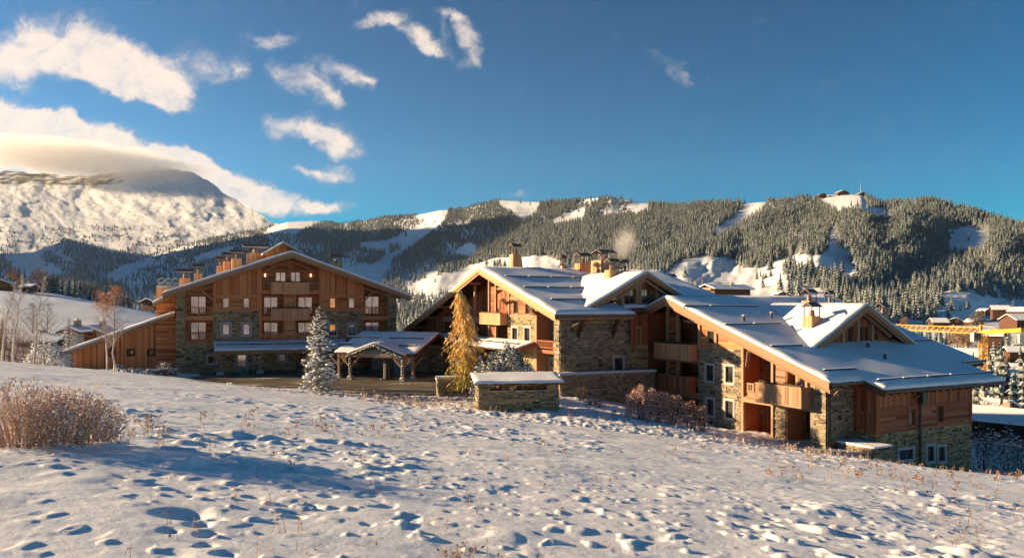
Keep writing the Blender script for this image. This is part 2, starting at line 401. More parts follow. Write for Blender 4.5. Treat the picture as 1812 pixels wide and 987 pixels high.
def flue(c, w, d, z0, z1, parent, A, B, mat=None, taper=.82, cap=True, capw=1.35, mat_cap=None, kind='flat'):
    """tapering board-clad chimney with an open canopy on posts"""
    c = Vector(c); w *= 1.12; A = Vector((*A, 0)) if len(A) == 2 else A; B = Vector((*B, 0)) if len(B) == 2 else B
    mb = MB(); n = max(3, int(w / .22))
    def ring(s, z): return [c + A * (sx_ * w / 2 * s) + B * (sy_ * d / 2 * s) + Vector((0, 0, z - c.z)) for sx_, sy_ in ((-1, -1), (1, -1), (1, 1), (-1, 1))]
    b, t = ring(1, z0), ring(taper, z1)
    mb.hexa(b + t, -1)
    for k in range(4):
        p0, p1, q0, q1 = b[k], b[(k + 1) % 4], t[k], t[(k + 1) % 4]; nn = (p1 - p0).cross(q0 - p0).normalized() * .025
        m_ = max(3, int((p1 - p0).length / .2))
        for i in range(m_):
            u0, u1 = (i + .04) / m_, (i + .96) / m_
            a_ = [p0.lerp(p1, u0), p0.lerp(p1, u1), q0.lerp(q1, u1), q0.lerp(q1, u0)]
            mb.hexa([a_[0], a_[1], a_[2], a_[3]] + [x + nn for x in a_], rng.uniform(.3, .9))
    o = mb.build('chimney', mat or wg_v, parent)
    if cap:
        mc = MB(); h = (z1 - z0) * .0 + .75; e = Vector((0, 0, 1))
        tp = ring(taper * .92, z1)
        for p in tp: mc.beam(p, p + e * h, .07, .07, .2)
        mc.tube(c + e * (z1 - c.z), c + e * (z1 - c.z + .5), w * .2, w * .17, 8, .6)
        q = ring(taper * capw, z1 + h)
        r0 = (q[0] + q[3]) / 2 + e * .35; r1 = (q[1] + q[2]) / 2 + e * .35; th = e * .05
        for s0, s1, s2, s3 in ((q[0], q[1], r1, r0), (q[2], q[3], r0, r1)):
            mc.hexa([s0, s1, s2, s3, s0 + th, s1 + th, s2 + th, s3 + th], .6)
        cp = mc.build('chimney_cap', copper_m, o)
    return o
# ---------------------------------------------------------------- near terrain
_T = nr.random((256, 256))
def vnoise(x, y):
    xi = np.floor(x).astype(int); yi = np.floor(y).astype(int); fx = x - xi; fy = y - yi
    fx = fx * fx * fx * (fx * (fx * 6 - 15) + 10); fy = fy * fy * fy * (fy * (fy * 6 - 15) + 10)
    a = _T[xi & 255, yi & 255]; b = _T[(xi + 1) & 255, yi & 255]; c = _T[xi & 255, (yi + 1) & 255]; d = _T[(xi + 1) & 255, (yi + 1) & 255]
    return (a + (b - a) * fx) * (1 - fy) + (c + (d - c) * fx) * fy
def fbm(x, y, o=4, g=.5):
    s = 0; a = 1; n = 0
    for i in range(o): s = s + a * vnoise(x * 2 ** i + 17 * i, y * 2 ** i - 9 * i); n += a; a *= g
    return s / n
def sst(x, a, b): t = np.clip((x - a) / (b - a), 0, 1); return t * t * (3 - 2 * t)
def plane(X, Y): return -1.5 - .117 * Y - .107 * X
ctrl = []
crest = [(-300, 52), (0, 60), (150, 66), (310, 71), (450, 67), (600, 63), (730, 58), (850, 54), (1020, 52), (1200, 50), (1380, 49), (1560, 48), (1812, 48), (2100, 48)]
for px, Yc in crest:
    for f_ in (.03, .15, .3, .45, .6, .75, .9, 1.0):
        Y = Yc * f_; X = (px - CX) / F * Y; ctrl.append((X, Y, plane(X, Y)))
def cp(px, Y, z): ctrl.append(((px - CX) / F * Y, Y, z))
for px in (330, 420, 520, 600, 700, 780):
    for Y in (74, 80, 88, 100): cp(px, Y, -7.78)
cp(600, 69, -7.76); cp(680, 64, -7.74); cp(760, 62, -7.75); cp(480, 72, -7.75); cp(380, 75, -7.7); cp(830, 66, -7.76); cp(830, 76, -7.78)
for px, Y, z in [(200, 78, -6.8), (120, 80, -6.9), (30, 78, -7.0), (-150, 80, -7), (250, 84, -6.95), (120, 92, -7.4), (0, 100, -8), (-200, 110, -8), (200, 105, -8.3), (300, 100, -7.9),
                 (850, 60, -7.7), (920, 60, -7.75), (990, 60, -7.8), (990, 65, -7.9), (1060, 63, -8.2), (1110, 62, -8.3), (1110, 69, -9.0), (1010, 69, -8.1), (1110, 56, -8.2), (1180, 57, -8.6), (1240, 59, -9.4),
                 (1180, 64, -9.5), (1240, 68, -10.5), (1290, 60, -9.9), (1350, 61, -10.6), (1350, 55, -9.9), (1440, 56.5, -10.6), (1440, 52, -9.9), (1500, 56, -10.7), (1500, 51, -10.1), (1350, 70, -10.75), (1450, 64, -10.75),
                 (1560, 53, -11.2), (1620, 56, -12.6), (1700, 60, -13.8), (1560, 60, -12), (1700, 54, -12.2), (1800, 58, -13.2), (1812, 70, -14.6), (1740, 72, -15), (1900, 75, -16.5), (2100, 60, -14),
                 (1600, 90, -15), (1800, 100, -18), (2100, 100, -20), (1300, 100, -12), (1000, 100, -9), (900, 110, -9), (700, 120, -9.5), (400, 125, -9.2), (0, 130, -8.6), (-300, 130, -8.5), (1200, 130, -15), (1600, 130, -19), (2100, 130, -21)]:
    cp(px, Y, z)
ctrl = np.array(ctrl)
def _phi(r): return r
_n = len(ctrl)
_A = np.zeros((_n + 3, _n + 3)); _d = np.hypot(ctrl[:, None, 0] - ctrl[None, :, 0], ctrl[:, None, 1] - ctrl[None, :, 1])
_A[:_n, :_n] = _phi(_d) - np.eye(_n) * .02; _A[:_n, _n] = 1; _A[:_n, _n + 1:] = ctrl[:, :2]; _A[_n, :_n] = 1; _A[_n + 1:, :_n] = ctrl[:, :2].T
_w = np.linalg.solve(_A, np.concatenate([ctrl[:, 2], [0, 0, 0]]))
def ground0(X, Y):
    X = np.asarray(X, float); Y = np.asarray(Y, float); out = np.full(X.shape, _w[_n]) + _w[_n + 1] * X + _w[_n + 2] * Y
    for i in range(_n): out = out + _w[i] * np.hypot(X - ctrl[i, 0], Y - ctrl[i, 1])
    return out
_cp = np.array([c[0] for c in crest], float); _cy = np.array([c[1] for c in crest], float)
def crestY(X, Y): return np.interp(X / np.maximum(Y, 1) * F + CX, _cp, _cy)
def _sp(px, py): t = (px - CX) / F; Y = 1.5 / ((py - HY) / F - .117 - .107 * t); return t * Y, Y
PRINTS = [(*_sp(px, py), r, d) for px, py, r, d in ((325, 905, .24, .11), (352, 925, .10, .08), (368, 940, .09, .07), (362, 958, .08, .06), (378, 915, .09, .07), (396, 975, .08, .06), (300, 935, .08, .05),
  (520, 905, .1, .07), (548, 888, .09, .06), (580, 872, .1, .07), (612, 858, .1, .07), (640, 845, .1, .07), (1330, 930, .1, .07), (1365, 912, .1, .07), (1395, 897, .1, .07))]
def bumps(X, Y):
    c = crestY(X, Y); fieldm = 1 - sst(Y, c - 2, c + 3)
    near = sst(30 - Y, 0, 26)
    n1 = fbm(X * 1.35 + 3 + .5 * vnoise(X * .4, Y * .4), Y * 1.15, 2); n1b = fbm(X * 2.6 + 40, Y * 2.1 + 5, 2); n2 = fbm(X * .45, Y * .4 + 9, 3); n3 = fbm(X * 6.5, Y * 6.5, 3)
    patch = sst(fbm(X * .16 + 5, Y * .14, 2), .38, .62)
    n1c = fbm(X * 4.6 + 13, Y * 3.6 + 35, 2); tuft = sst(n1, .67, .88) * .10 * (.25 + patch) + sst(n1b, .67, .86) * .075 * (.2 + .9 * patch) + sst(n1c, .68, .87) * .035 * near - sst(1 - n1b, .70, .9) * .03
    soft = (n2 - .5) * .20 + (n3 - .5) * .018
    left = sst(-X / np.maximum(Y, 1), .30, .62)
    for (fx_, fy_, fr, fd) in PRINTS: tuft = tuft - fd * np.exp(-(((X - fx_) / fr) ** 2 + ((Y - fy_) / (fr * 1.2)) ** 2) ** 1.6)
    tuft = tuft * (.5 + .5 * near)
    h = (tuft * (1 - .6 * left) + soft * .6 - .03) * fieldm
    rough = (sst(fbm(X * 1.6 + 70, Y * 1.6, 3), .48, .75) * .08 + (n2 - .5) * .2 - .04) * (1 - fieldm) * sst(78 - Y, 0, 8) * sst(X, -16, -8)
    # a heaped rim along the edge between field and forecourt
    rim = np.exp(-((Y - c - .5) / 1.6) ** 2) * (sst(n1b, .42, .7) * .12 - .10) * sst(X, -45, -30)
    flat = 1 - sst(Y, 70, 76)
    return h + rough * flat + rim
def ground(X, Y): return ground0(X, Y) + bumps(np.asarray(X, float), np.asarray(Y, float))
def gz(x, y): return float(ground(np.array([x]), np.array([y]))[0])
def grid_mesh(name, X, Y, Z, mats, smooth=True):
    h, w = X.shape; me = bpy.data.meshes.new(name); V = np.stack([X, Y, Z], -1).reshape(-1, 3)
    i = np.arange(h * w).reshape(h, w); q = np.stack([i[:-1, :-1], i[:-1, 1:], i[1:, 1:], i[1:, :-1]], -1).reshape(-1, 4)
    me.vertices.add(len(V)); me.vertices.foreach_set('co', V.ravel()); me.loops.add(q.size); me.loops.foreach_set('vertex_index', q.ravel().astype(np.int32))
    me.polygons.add(len(q)); me.polygons.foreach_set('loop_start', np.arange(0, q.size, 4, dtype=np.int32)); me.polygons.foreach_set('loop_total', np.full(len(q), 4, np.int32))
    if smooth: me.polygons.foreach_set('use_smooth', np.ones(len(q), bool))
    for m in mats: me.materials.append(m)
    me.update(calc_edges=True); me.validate(); return me
cols = np.concatenate([np.linspace(-1500, -120, 40), np.linspace(-100, 1912, 780), np.linspace(1930, 3300, 40)])
rows = np.concatenate([np.geomspace(3.5, 76, 540), np.linspace(76.6, 140, 60)])
PX, YY = np.meshgrid(cols, rows); XX = (PX - CX) / F * YY
link('snow_field', grid_mesh('snow_field', XX, YY, ground(XX, YY), [snow_m]), kind='structure', label='snow covered hummocky field sloping down to the chalets')
xs = np.linspace(-260, 260, 120); ys = np.linspace(-320, 3.4, 120); bx, by = np.meshgrid(xs, ys)
link('snow_field_behind', grid_mesh('snow_field_behind', bx, by, -1.5 - .117 * by - .107 * bx * np.clip(1 + by / 150, 0, 1) + .3 * (fbm(bx * .5, by * .5) - .5) - .02, [snow_m]), kind='structure', label='snow field behind the viewpoint')
# forecourt paving
m, N, L, nd, mth, b = base_mat('wet_paving', .5, .4)
n = noise_tex(nd, L, (1, 2.2, 1), .22, 6, .65); n2 = noise_tex(nd, L, (1, 1, 1), 3, 4, .6)
L.new(ramp(nd, L, mth('ADD', n, mth('MULTIPLY', mth('SUBTRACT', n2, .5), .35)), [(.34, (.055, .045, .035)), (.5, (.12, .10, .075)), (.62, (.20, .17, .12)), (.70, (.75, .76, .78))]), b.inputs['Base Color'])
bump(nd, L, b, n2, .4, .02); pave_m = m
pv = []; 
outl = [(330, 73), (430, 71.5), (520, 69.5), (600, 67.5), (680, 66.5), (760, 66.5), (800, 68), (836, 72), (850, 84), (850, 101), (330, 101)]
gx, gy = np.meshgrid(np.linspace(0, 1, 60), np.linspace(0, 1, 30))
fpx = 330 + gx * 516; y0 = np.interp(fpx, [330, 430, 520, 600, 680, 760, 800, 846], [75.5, 72.5, 70, 68, 67, 67, 68, 72]); fy = y0 + gy * (102 - y0); fx = (fpx - CX) / F * fy
fzz = np.maximum(-7.70, -99) + 0 * fx
link('forecourt', grid_mesh('forecourt', fx, fy, np.maximum(fzz, ground(fx, fy) * 0 - 7.70), [pave_m]), kind='structure', label='wet paved forecourt before the timber chalets')
# ---------------------------------------------------------------- roofs
def roof_slope(parent, P, rects, th=.3, mat=None, snow=.23, name='roof', step=.55, skip_edge=()):
    """P(s,t) is the top of the slab; rects (s0,t0,s1,t1) tile the slope; its snow is a child"""
    mb = MB(); dz = Vector((0, 0, -th)); mat = mat or wd_h
    for (s0, t0, s1, t1) in rects:
        c = [P(s0, t0), P(s1, t0), P(s1, t1), P(s0, t1)]
        if (c[1] - c[0]).cross(c[3] - c[0]).z < 0: c = [c[1], c[0], c[3], c[2]]
        mb.hexa([x + dz for x in c] + c, .5)
    o = mb.build(name, mat, parent)
    if not snow: return o
    def lines(vals):
        vals = sorted(set(round(v, 4) for v in vals)); out = []
        for a, b in zip(vals, vals[1:]):
            n = max(1, int(round((b - a) / step))); out += [a + (b - a) * i / n for i in range(n)]
        return out + [vals[-1]]
    ss_ = lines([r[0] for r in rects] + [r[2] for r in rects] + [min(r[0] for r in rects) + .12, max(r[2] for r in rects) - .12])
    ts_ = lines([r[1] for r in rects] + [r[3] for r in rects] + [min(r[1] for r in rects) + .12, max(r[3] for r in rects) - .12])
    ins = lambda s, t: any(r[0] < s < r[2] and r[1] < t < r[3] for r in rects)
    ns, nt = len(ss_) - 1, len(ts_) - 1
    cell = [[ins((ss_[i] + ss_[i + 1]) / 2, (ts_[j] + ts_[j + 1]) / 2) for j in range(nt)] for i in range(ns)]
    V = []; idx = {}; Fc = []
    def vert(i, j):
        if (i, j) in idx: return idx[(i, j)]
        full = all(0 <= i + a < ns and 0 <= j + b < nt and cell[i + a][j + b] for a in (-1, 0) for b in (-1, 0))
        p = P(ss_[i], ts_[j]); h = snow + mn.noise(p * .4) * .06 + mn.noise(p * 1.6) * .02
        if not full: h = snow * .5 + mn.noise(p * 1.3) * .09
        idx[(i, j)] = len(V); V.append((p.x, p.y, p.z + max(.03, h))); return idx[(i, j)]
    ed = {}
    for i in range(ns):
        for j in range(nt):
            if cell[i][j]:
                q = [vert(i, j), vert(i + 1, j), vert(i + 1, j + 1), vert(i, j + 1)]
                Fc.append(q)
                for k in range(4):
                    e = (q[k], q[(k + 1) % 4]); ed[e] = 1
    low = {}
    def lo(i):
        if i not in low: low[i] = len(V); V.append((V[i][0], V[i][1], V[i][2] - snow * .9)); 
        return low[i]
    for (a, b) in list(ed):
        if (b, a) not in ed: Fc.append([b, a, lo(a), lo(b)])
    me = bpy.data.meshes.new('snow_cover'); me.from_pydata(V, [], Fc); me.materials.append(snow_r)
    me.polygons.foreach_set('use_smooth', [True] * len(Fc)); me.update()
    import bmesh
    bm = bmesh.new(); bm.from_mesh(me); bmesh.ops.recalc_face_normals(bm, faces=bm.faces); bm.to_mesh(me); bm.free()
    link('snow_cover', me, o)
    return o
def rake(parent, p0, p1, out, mat, h=.34, h2=.26):
    """two stepped barge boards under the roof edge; out = outward direction"""
    p0 = Vector(p0); p1 = Vector(p1); out = Vector(out); mb = MB(); z = Vector((0, 0, 1))
    for k, (dd, hh, zz) in enumerate(((.04, h, -.5 * h - .01), (-.06, h2, -h - h2 * .5 + .06))):
        a = p0 + out * dd + z * zz; b = p1 + out * dd + z * zz
        o = out * .035; u = z * (hh / 2)
        mb.hexa([a - u - o, b - u - o, b - u + o, a - u + o, a + u - o, b + u - o, b + u + o, a + u + o], .55 - .2 * k)
    return mb.build('barge_board', mat, parent)
def beams(parent, lst, mat, name='beam', w=.2, t=.5):
    for a, b in lst:
        mb = MB(); mb.beam(a, b, w, w, rng.uniform(t - .15, t + .15)); mb.build(name, mat, parent)
def core(parent, f, poly, d0, d1, mat, name='wall'):
    mb = MB(); n = len(poly)
    A = [f.P(a, z, d0) for a, z in poly]; B = [f.P(a, z, d1) for a, z in poly]
    mb.face(A, .3); mb.face(B[::-1], .3)
    for i in range(n): mb.face([A[i], B[i], B[(i + 1) % n], A[(i + 1) % n]], .3)
    return mb.build(name, mat, parent)
def zone(f, kind, x0, x1, yt, yb, mats, parent, d=0., holes=(), roofU=None, ridge=None, zt=None, zb=None, name=None):
    a0, a1 = sorted((f.az(x0, 500, d)[0], f.az(x1, 500, d)[0])); xm = (x0 + x1) / 2
    zb = f.az(xm, yb, d)[1] if zb is None else zb
    if zt is None and yt is not None: zt = f.az(xm, yt, d)[1]
    if zt is not None: poly = [(a0, zb), (a1, zb), (a1, zt), (a0, zt)]
    else:
        poly = [(a0, zb), (a1, zb), (a1, roofU(a1))]
        if ridge is not None and a0 < ridge < a1: poly.append((ridge, roofU(ridge)))
        poly.append((a0, roofU(a0)))
    return fill(kind, name, f, poly, [hole(*h) if isinstance(h[0], tuple) else h for h in holes], mats, parent, d)
def bay(f, x0, x1, z0, z1fun, depth, parent, mat, slabs=()):
    """side cheeks and floor slabs of a recessed balcony bay"""
    a0, a1 = sorted((f.az(x0, 500)[0], f.az(x1, 500)[0])); mb = MB()
    for a in (a0 - .0, a1): 
        s = 1 if a == a1 else -1
        f.box(mb, min(a, a + s * .14), z0, max(a, a + s * .14), z1fun(a), -depth, -.01, .5)
    for zt, zb in slabs: f.box(mb, a0 + .005, zb, a1 - .005, zt, -depth, -.02, .45)
    return mb.build('balcony_bay', mat, parent)

# ================================================================= LEFT CHALET
ca, sa = math.cos(math.radians(22)), math.sin(math.radians(22))
Lf = Face(((311 - CX) / F * 86, 86), (ca, sa), (sa, -ca))
RL, ZL = 11.97, 5.63
zL = lambda a: ZL - .3535 * (RL - a) if a < RL else ZL - .355 * (a - RL)
uL = lambda a: zL(a) - .36
LC = empty('timber_chalet', Lf.P(12, -7.7), 'broad four-storey chalet of orange timber over green-grey stone, seen front-on behind the snowy fir', 'chalet')
GZ = -7.75
roof_slope(LC, lambda s, t: Lf.P(s, zL(s), -t), [(-1.24, -1.5, RL, 24)], .3)
roof_slope(LC, lambda s, t: Lf.P(s, zL(s), -t), [(RL, -1.5, 25.58, 24)], .3)
for a0, a1 in ((-1.24, RL), (25.58, RL)):
    rake(LC, Lf.P(a0, zL(a0), 1.5), Lf.P(a1, zL(a1), 1.5), Lf.N, wt_h, .4, .3)
lst = []
for i in range(12):
    a = -.6 + i * 2.3
    if abs(a - RL) > .3: lst.append((Lf.P(a, zL(a) - .52, 1.3), Lf.P(a, zL(a) - .52, -.5)))
beams(LC, lst, wt_h, 'purlin', .26)
core(LC, Lf, [(.1, GZ - 1), (24.2, GZ - 1), (24.2, uL(24.2) - .05), (RL, uL(RL) - .05), (.1, uL(.1) - .05)], -1.75, -23, wl_v)
a_ = lambda x: Lf.az(x, 500)[0]
Z = lambda x, y, d=0: Lf.az(x, y, d)[1]
# stone corner piers
zone(Lf, 'stone', 311, 328, None, 0, stone_m, LC, .22, roofU=uL, zb=GZ - .3)
zone(Lf, 'stone', 686.5, 701.5, None, 0, stone_m, LC, .22, roofU=uL, zb=GZ - .3)
for x0, x1 in ((311, 328), (686.5, 701.5)):
    mb = MB()
    a0, a1 = sorted((Lf.az(x0, 500, .2)[0], Lf.az(x1, 500, .2)[0])); Lf.box(mb, a0 + .02, GZ - .5, a1 - .02, min(uL(a0), uL(a1)) - .05, -1.6, .2, .4); mb.build('pier', stone_m, LC)
# side bays
for x0, x1, w0, w1, lowy in ((328, 377, 337, 365, 606), (643, 686.5, 646, 671, 604)):
    zfl = Z(x0, 606 if x0 < 400 else 604); d = -1.6
    r1 = Lf.rect(w0, 523.5, w1, 557, d); r2 = Lf.rect(w0, 569.5, w1, 602, d)
    zone(Lf, 'h', x0 - 3, x1 + 3, None, 0, wl_h, LC, d, holes=[(r1, None), (r2, None)], roofU=uL, zb=zfl - .2)
    window(Lf, r1, LC, glass_b, d, None, wd_v, 2); window(Lf, r2, LC, glass_b, d, None, wd_v, 2)
    zs0, zs1 = Z((x0 + x1) / 2, 566.5), Z((x0 + x1) / 2, 558.5)
    bay(Lf, x0, x1, zfl, uL, 1.6, LC, wl_h, [(zs1, zs0), (zfl, zfl - .25)])
    a0, a1 = a_(x0), a_(x1); m2 = MB(); Lf.box(m2, a0, zs0, a1, zs1, -.02, .1, .7); m2.build('balcony_fascia', wl_h, LC); m2 = MB(); Lf.box(m2, a0, zfl - .25, a1, zfl + .02, -.02, .08, .5); m2.build('balcony_fascia', wl_h, LC)
    am = (a0 + a1) / 2
    railing(Lf, a0 + .05, a1 - .05, zs1, Z((x0 + x1) / 2, 543), .03, LC, wl_v, .7, (am,))
    railing(Lf, a0 + .05, a1 - .05, zfl, Z((x0 + x1) / 2, 589.3), .03, LC, wl_v, .7, (am,))
    zc = min(uL(a0), uL(a1)) - .55
    if x0 < 400: beams(LC, [(Lf.P(a0, zc + .1, -.1), Lf.P(a1, zc + 1.0, -.1)), (Lf.P(a1, zc - .6, -.1), Lf.P(a1 - 1.2, zc + .55, -.1))], wt_h, 'brace', .2)
    else: beams(LC, [(Lf.P(a0, zc + 1.0, -.1), Lf.P(a1, zc + .1, -.1)), (Lf.P(a0, zc - .6, -.1), Lf.P(a0 + 1.2, zc + .55, -.1))], wt_h, 'brace', .2)
    m3 = MB()   # table and chairs standing dark on the loggia
# timber zones with windows
for x0, x1, wins in ((377, 459, ((394, 405.5), (430.5, 441.5))), (567, 643, ((583, 594), (617, 627.5)))):
    rr = [Lf.rect(w0, 527, w1, 545, .02) for w0, w1 in wins]
    zone(Lf, 'h', x0, x1, 524, 548.5, wl_h, LC, .02, holes=[(r, 'wood') for r in rr])
    zone(Lf, 'v', x0, x1, None, 523.5, wl_v, LC, .02, roofU=uL)
    for r in rr: window(Lf, r, LC, glass_b, .02, 'wood', wl_v)
    a0, a1 = a_(x0), a_(x1); zb = Z((x0 + x1) / 2, 549); zm = Z((x0 + x1) / 2, 524)
    m2 = MB()
    Lf.box(m2, a0 - .02, zb - .1, a1 + .02, zb + .16, 0, .14, .6); Lf.box(m2, a0 + .28, zm - .1, a1 - .28, zm + .1, 0, .12, .7)
    for a in (a0, a1 - .26): Lf.box(m2, a, zb + .16, a + .26, min(uL(a), uL(a + .26)) - .02, 0, .15, .6)
    m2.build('timber_frame', wl_v, LC)
    rs = [Lf.rect(w0 - .5, 573, w1 + 1, 592.5) for w0, w1 in wins]
    rg = []
    if x0 == 377: rg = [Lf.rect(371.5, 630, 383, 642), Lf.rect(420, 627, 436, 659), Lf.rect(450, 627.5, 463, 639), ]
    zone(Lf, 'stone', x0, x1, 549.5, 0, stone_m, LC, 0, holes=[(r, 'stone') for r in rs + (rg[1:] if rg else [])], zb=GZ - .3)
    for r in rs: window(Lf, r, LC, glass_b, 0, 'stone', wd_v)
    if rg:
        zone(Lf, 'stone', 328, 377, 605.5, 0, stone_m, LC, 0, holes=[(Lf.rect(368, 630, 376.9, 642),)[0]], zb=GZ - .3)
        window(Lf, Lf.rect(368.5, 630, 382, 642, .06), LC, wr_h, .06, 'stone', wr_v)
        window(Lf, rg[1], LC, glass_b, 0, 'stone', wr_v, name='door'); window(Lf, rg[2], LC, glass_b, 0, 'stone', wr_v, 2)
r4 = Lf.rect(493, 626.5, 505.5, 638.5)
r5 = Lf.rect(524, 627, 545, 660)
zone(Lf, 'stone', 459, 567, 604.5, 0, stone_m, LC, 0, holes=[(r4, 'stone'), (r5, None)], zb=GZ - .3)
window(Lf, r4, LC, glass_b, 0, 'stone', wr_v); window(Lf, r5, LC, glass_d, 0, None, wr_v, 2, name='door')
# centre bay
x0, x1, d = 459, 567, -1.6
w_up = [Lf.rect(487, 481, 506, 506, d), Lf.rect(514, 481, 532, 506, d)]
w_md = [Lf.rect(466.5, 525, 492, 557, d), Lf.rect(527, 525, 553, 557, d)]
w_lo = [Lf.rect(466.5, 570, 492, 600, d), Lf.rect(527, 570, 553, 600, d)]
zone(Lf, 'h', 456, 570, None, 604, wl_h, LC, d, holes=[(r, None) for r in w_up + w_md + w_lo], roofU=uL, ridge=RL)
for r in w_up + w_md + w_lo: window(Lf, r, LC, glass_b, d, None, wd_v, 2)
zA, zB = Z(513, 520), Z(513, 512.5); zC, zD = Z(513, 566), Z(513, 558.5); zE = Z(513, 604)
bay(Lf, x0, x1, zE, uL, 1.6, LC, wl_h, [(zB, zA), (zD, zC), (zE + .3, zE)])
a0, a1 = a_(x0), a_(x1)
for p, q in ((zA, zB), (zC, zD)): m2 = MB(); Lf.box(m2, a0, p, a1, q, -.02, .1, .65); m2.build('balcony_fascia', wl_h, LC)
for yt, yf in ((500.5, zB), (543.5, zD)):
    zt = Z(513, yt)
    railing(Lf, a_(460), a_(480.5), yf, zt, .04, LC, wl_v, .7); railing(Lf, a_(546.5), a_(566.5), yf, zt, .04, LC, wl_v, .7)
parapet(Lf, Lf.rect(480, 499.5, 547, 520.3, .9), .1, .9, LC, wg_v); parapet(Lf, Lf.rect(480, 546, 547, 566.5, .9), .1, .9, LC, wg_v)
zone(Lf, 'v', 460, 566.5, 593, 604.5, wl_v, LC, -.01)
railing(Lf, a_(460), a_(503), Z(480, 594), Z(480, 588.5), .02, LC, wl_v, .8, gapz=.05)
railing(Lf, a_(522), a_(566), Z(545, 594), Z(545, 588.5), .02, LC, wl_v, .8, gapz=.05)
m2 = MB()
for p in (503.5, 522): Lf.box(m2, a_(p) - .1, zE, a_(p) + .1, zA, -.2, .06, .6)
for p in (459, 565.2): Lf.box(m2, a_(p) - .02, zE, a_(p) + .24, min(uL(a_(p)), uL(a_(p) + .24)) - .05, -.1, .16, .6)
m2.build('timber_frame', wl_v, LC)
zone(Lf, 'h', 504.5, 521, 521, 604, wg_h, LC, -.12)
zT = Z(513, 479.5, -.9)
beams(LC, [(Lf.P(a_(461), zT, -.9), Lf.P(a_(565), zT, -.9)), (Lf.P(RL, zT, -.3), Lf.P(RL, uL(RL), -.3)), (Lf.P(a_(466), uL(a_(466)) - .7, -.3), Lf.P(RL, uL(RL) - .55, -.3)), (Lf.P(a_(560), uL(a_(560)) - .7, -.3), Lf.P(RL, uL(RL) - .55, -.3))], wt_h, 'truss', .2)
lamp_m, N, L, nd, mth, b = base_mat('lamp_glow', .4); b.inputs['Base Color'].default_value = (.9, .8, .6, 1); b.inputs['Emission Color'].default_value = (1, .8, .5, 1); b.inputs['Emission Strength'].default_value = .9
for px in (469, 549.7):
    m2 = MB(); a = Lf.az(px, 487, d)[0]; z = Lf.az(px, 487, d)[1]; Lf.box(m2, a - .06, z - .17, a + .06, z + .17, d + .06, d + .2, .5); m2.build('wall_lamp', lamp_m, LC)
# lean-to canopy along the ground floor
z_b, z_f = Z(378, 604), Lf.az(378, 620.5, 2.6)[1]; a0, a1 = a_(378), a_(610)
roof_slope(LC, lambda s, t: Lf.P(s, z_b + (z_f - z_b) * t / 2.75, t), [(a0, .06, a1, 2.75)], .16, wt_h, .14, 'canopy_roof')
guard(Lf.P(a0 + .1, z_b + (z_f - z_b) * .55, 1.5), Lf.P(a1 - 2, z_b + (z_f - z_b) * .55, 1.5), LC, .2)
m2 = MB(); Lf.box(m2, a0, z_f - .38, a1, z_f - .12, 2.5, 2.74, .5); m2.build('eave_beam', wt_h, LC)
for px in (388, 457):
    a = a_(px); m2 = MB(); Lf.box(m2, a - .12, GZ + .35, a + .12, z_f - .3, 2.4, 2.64, .5)
    m2.beam(Lf.P(a - .1, z_f - 1.1, 2.5), Lf.P(a - 1, z_f - .35, 2.5), .14, .14, .5); m2.beam(Lf.P(a + .1, z_f - 1.1, 2.5), Lf.P(a + 1, z_f - .35, 2.5), .14, .14, .5)
    o = m2.build('canopy_post', wt_v, LC); m3 = MB(); Lf.box(m3, a - .35, GZ - .2, a + .35, GZ + .35, 2.17, 2.87, .6); m3.build('post_base', surr_m, o)
# rear wing and long lean-to to the left
W1 = lambda x, y, d: Lf.az(x, y, d)
d = -4.0
p0 = W1(276, 541, d); p1 = W1(311, 526, d)
zone(Lf, 'h', 276, 311, None, 0, wl_h, LC, d, roofU=lambda a: p0[1] + (a - p0[0]) * (p1[1] - p0[1]) / (p1[0] - p0[0]), zb=GZ)
q0 = W1(270, 536.5, d + 1); q1 = W1(311, 518, d + 1); kq = (q1[1] - q0[1]) / (q1[0] - q0[0])
roof_slope(LC, lambda s, t: Lf.P(s, q0[1] + kq * (s - q0[0]), -t), [(q0[0], 3.0, q1[0] + .5, 14)], .25)
rake(LC, Lf.P(q0[0], q0[1], -3), Lf.P(q1[0], q1[1], -3), Lf.N, wt_h, .3, .2)
core(LC, Lf, [(p0[0] + .05, GZ - 1), (p1[0] + 1.5, GZ - 1), (p1[0] + 1.5, p1[1] - .1), (p0[0] + .05, p0[1] - .05)], d - .1, -14, wl_h)
d = -2.0
q0 = W1(110, 624, d + .8); q1 = W1(292, 559.5, d + .8); kq = (q1[1] - q0[1]) / (q1[0] - q0[0]); zq = lambda s: q0[1] + kq * (s - q0[0])
roof_slope(LC, lambda s, t: Lf.P(s, zq(s), -t), [(q0[0], 1.2, q1[0] + 1.0, 13)], .22)
rake(LC, Lf.P(q0[0], q0[1], -1.2), Lf.P(q1[0] + 1, zq(q1[0] + 1), -1.2), Lf.N, wt_h, .28, .22)
wl = [Lf.rect(190, 619, 199.5, 628.5, d), Lf.rect(226, 618.5, 237, 628.5, d), Lf.rect(263, 618.5, 273, 628.5, d)]
zone(Lf, 'v', 115, 276, None, 0, wl_v, LC, d, roofU=lambda a: zq(a) - .3, zb=GZ - .2, holes=[(r, 'wood') for r in wl])
zone(Lf, 'h', 276, 311, None, 0, wl_h, LC, d, roofU=lambda a: min(zq(a) - .3, 2), zb=GZ - .2)
for r in wl: window(Lf, r, LC, glass_b, d, 'wood', wd_v)
core(LC, Lf, [(W1(117, 0, d)[0], GZ - 1), (W1(312, 0, d)[0], GZ - 1), (W1(312, 0, d)[0], zq(W1(312, 0, d)[0]) - .6), (W1(117, 0, d)[0], zq(W1(117, 0, d)[0]) - .28)], d - .1, -13, wl_v)
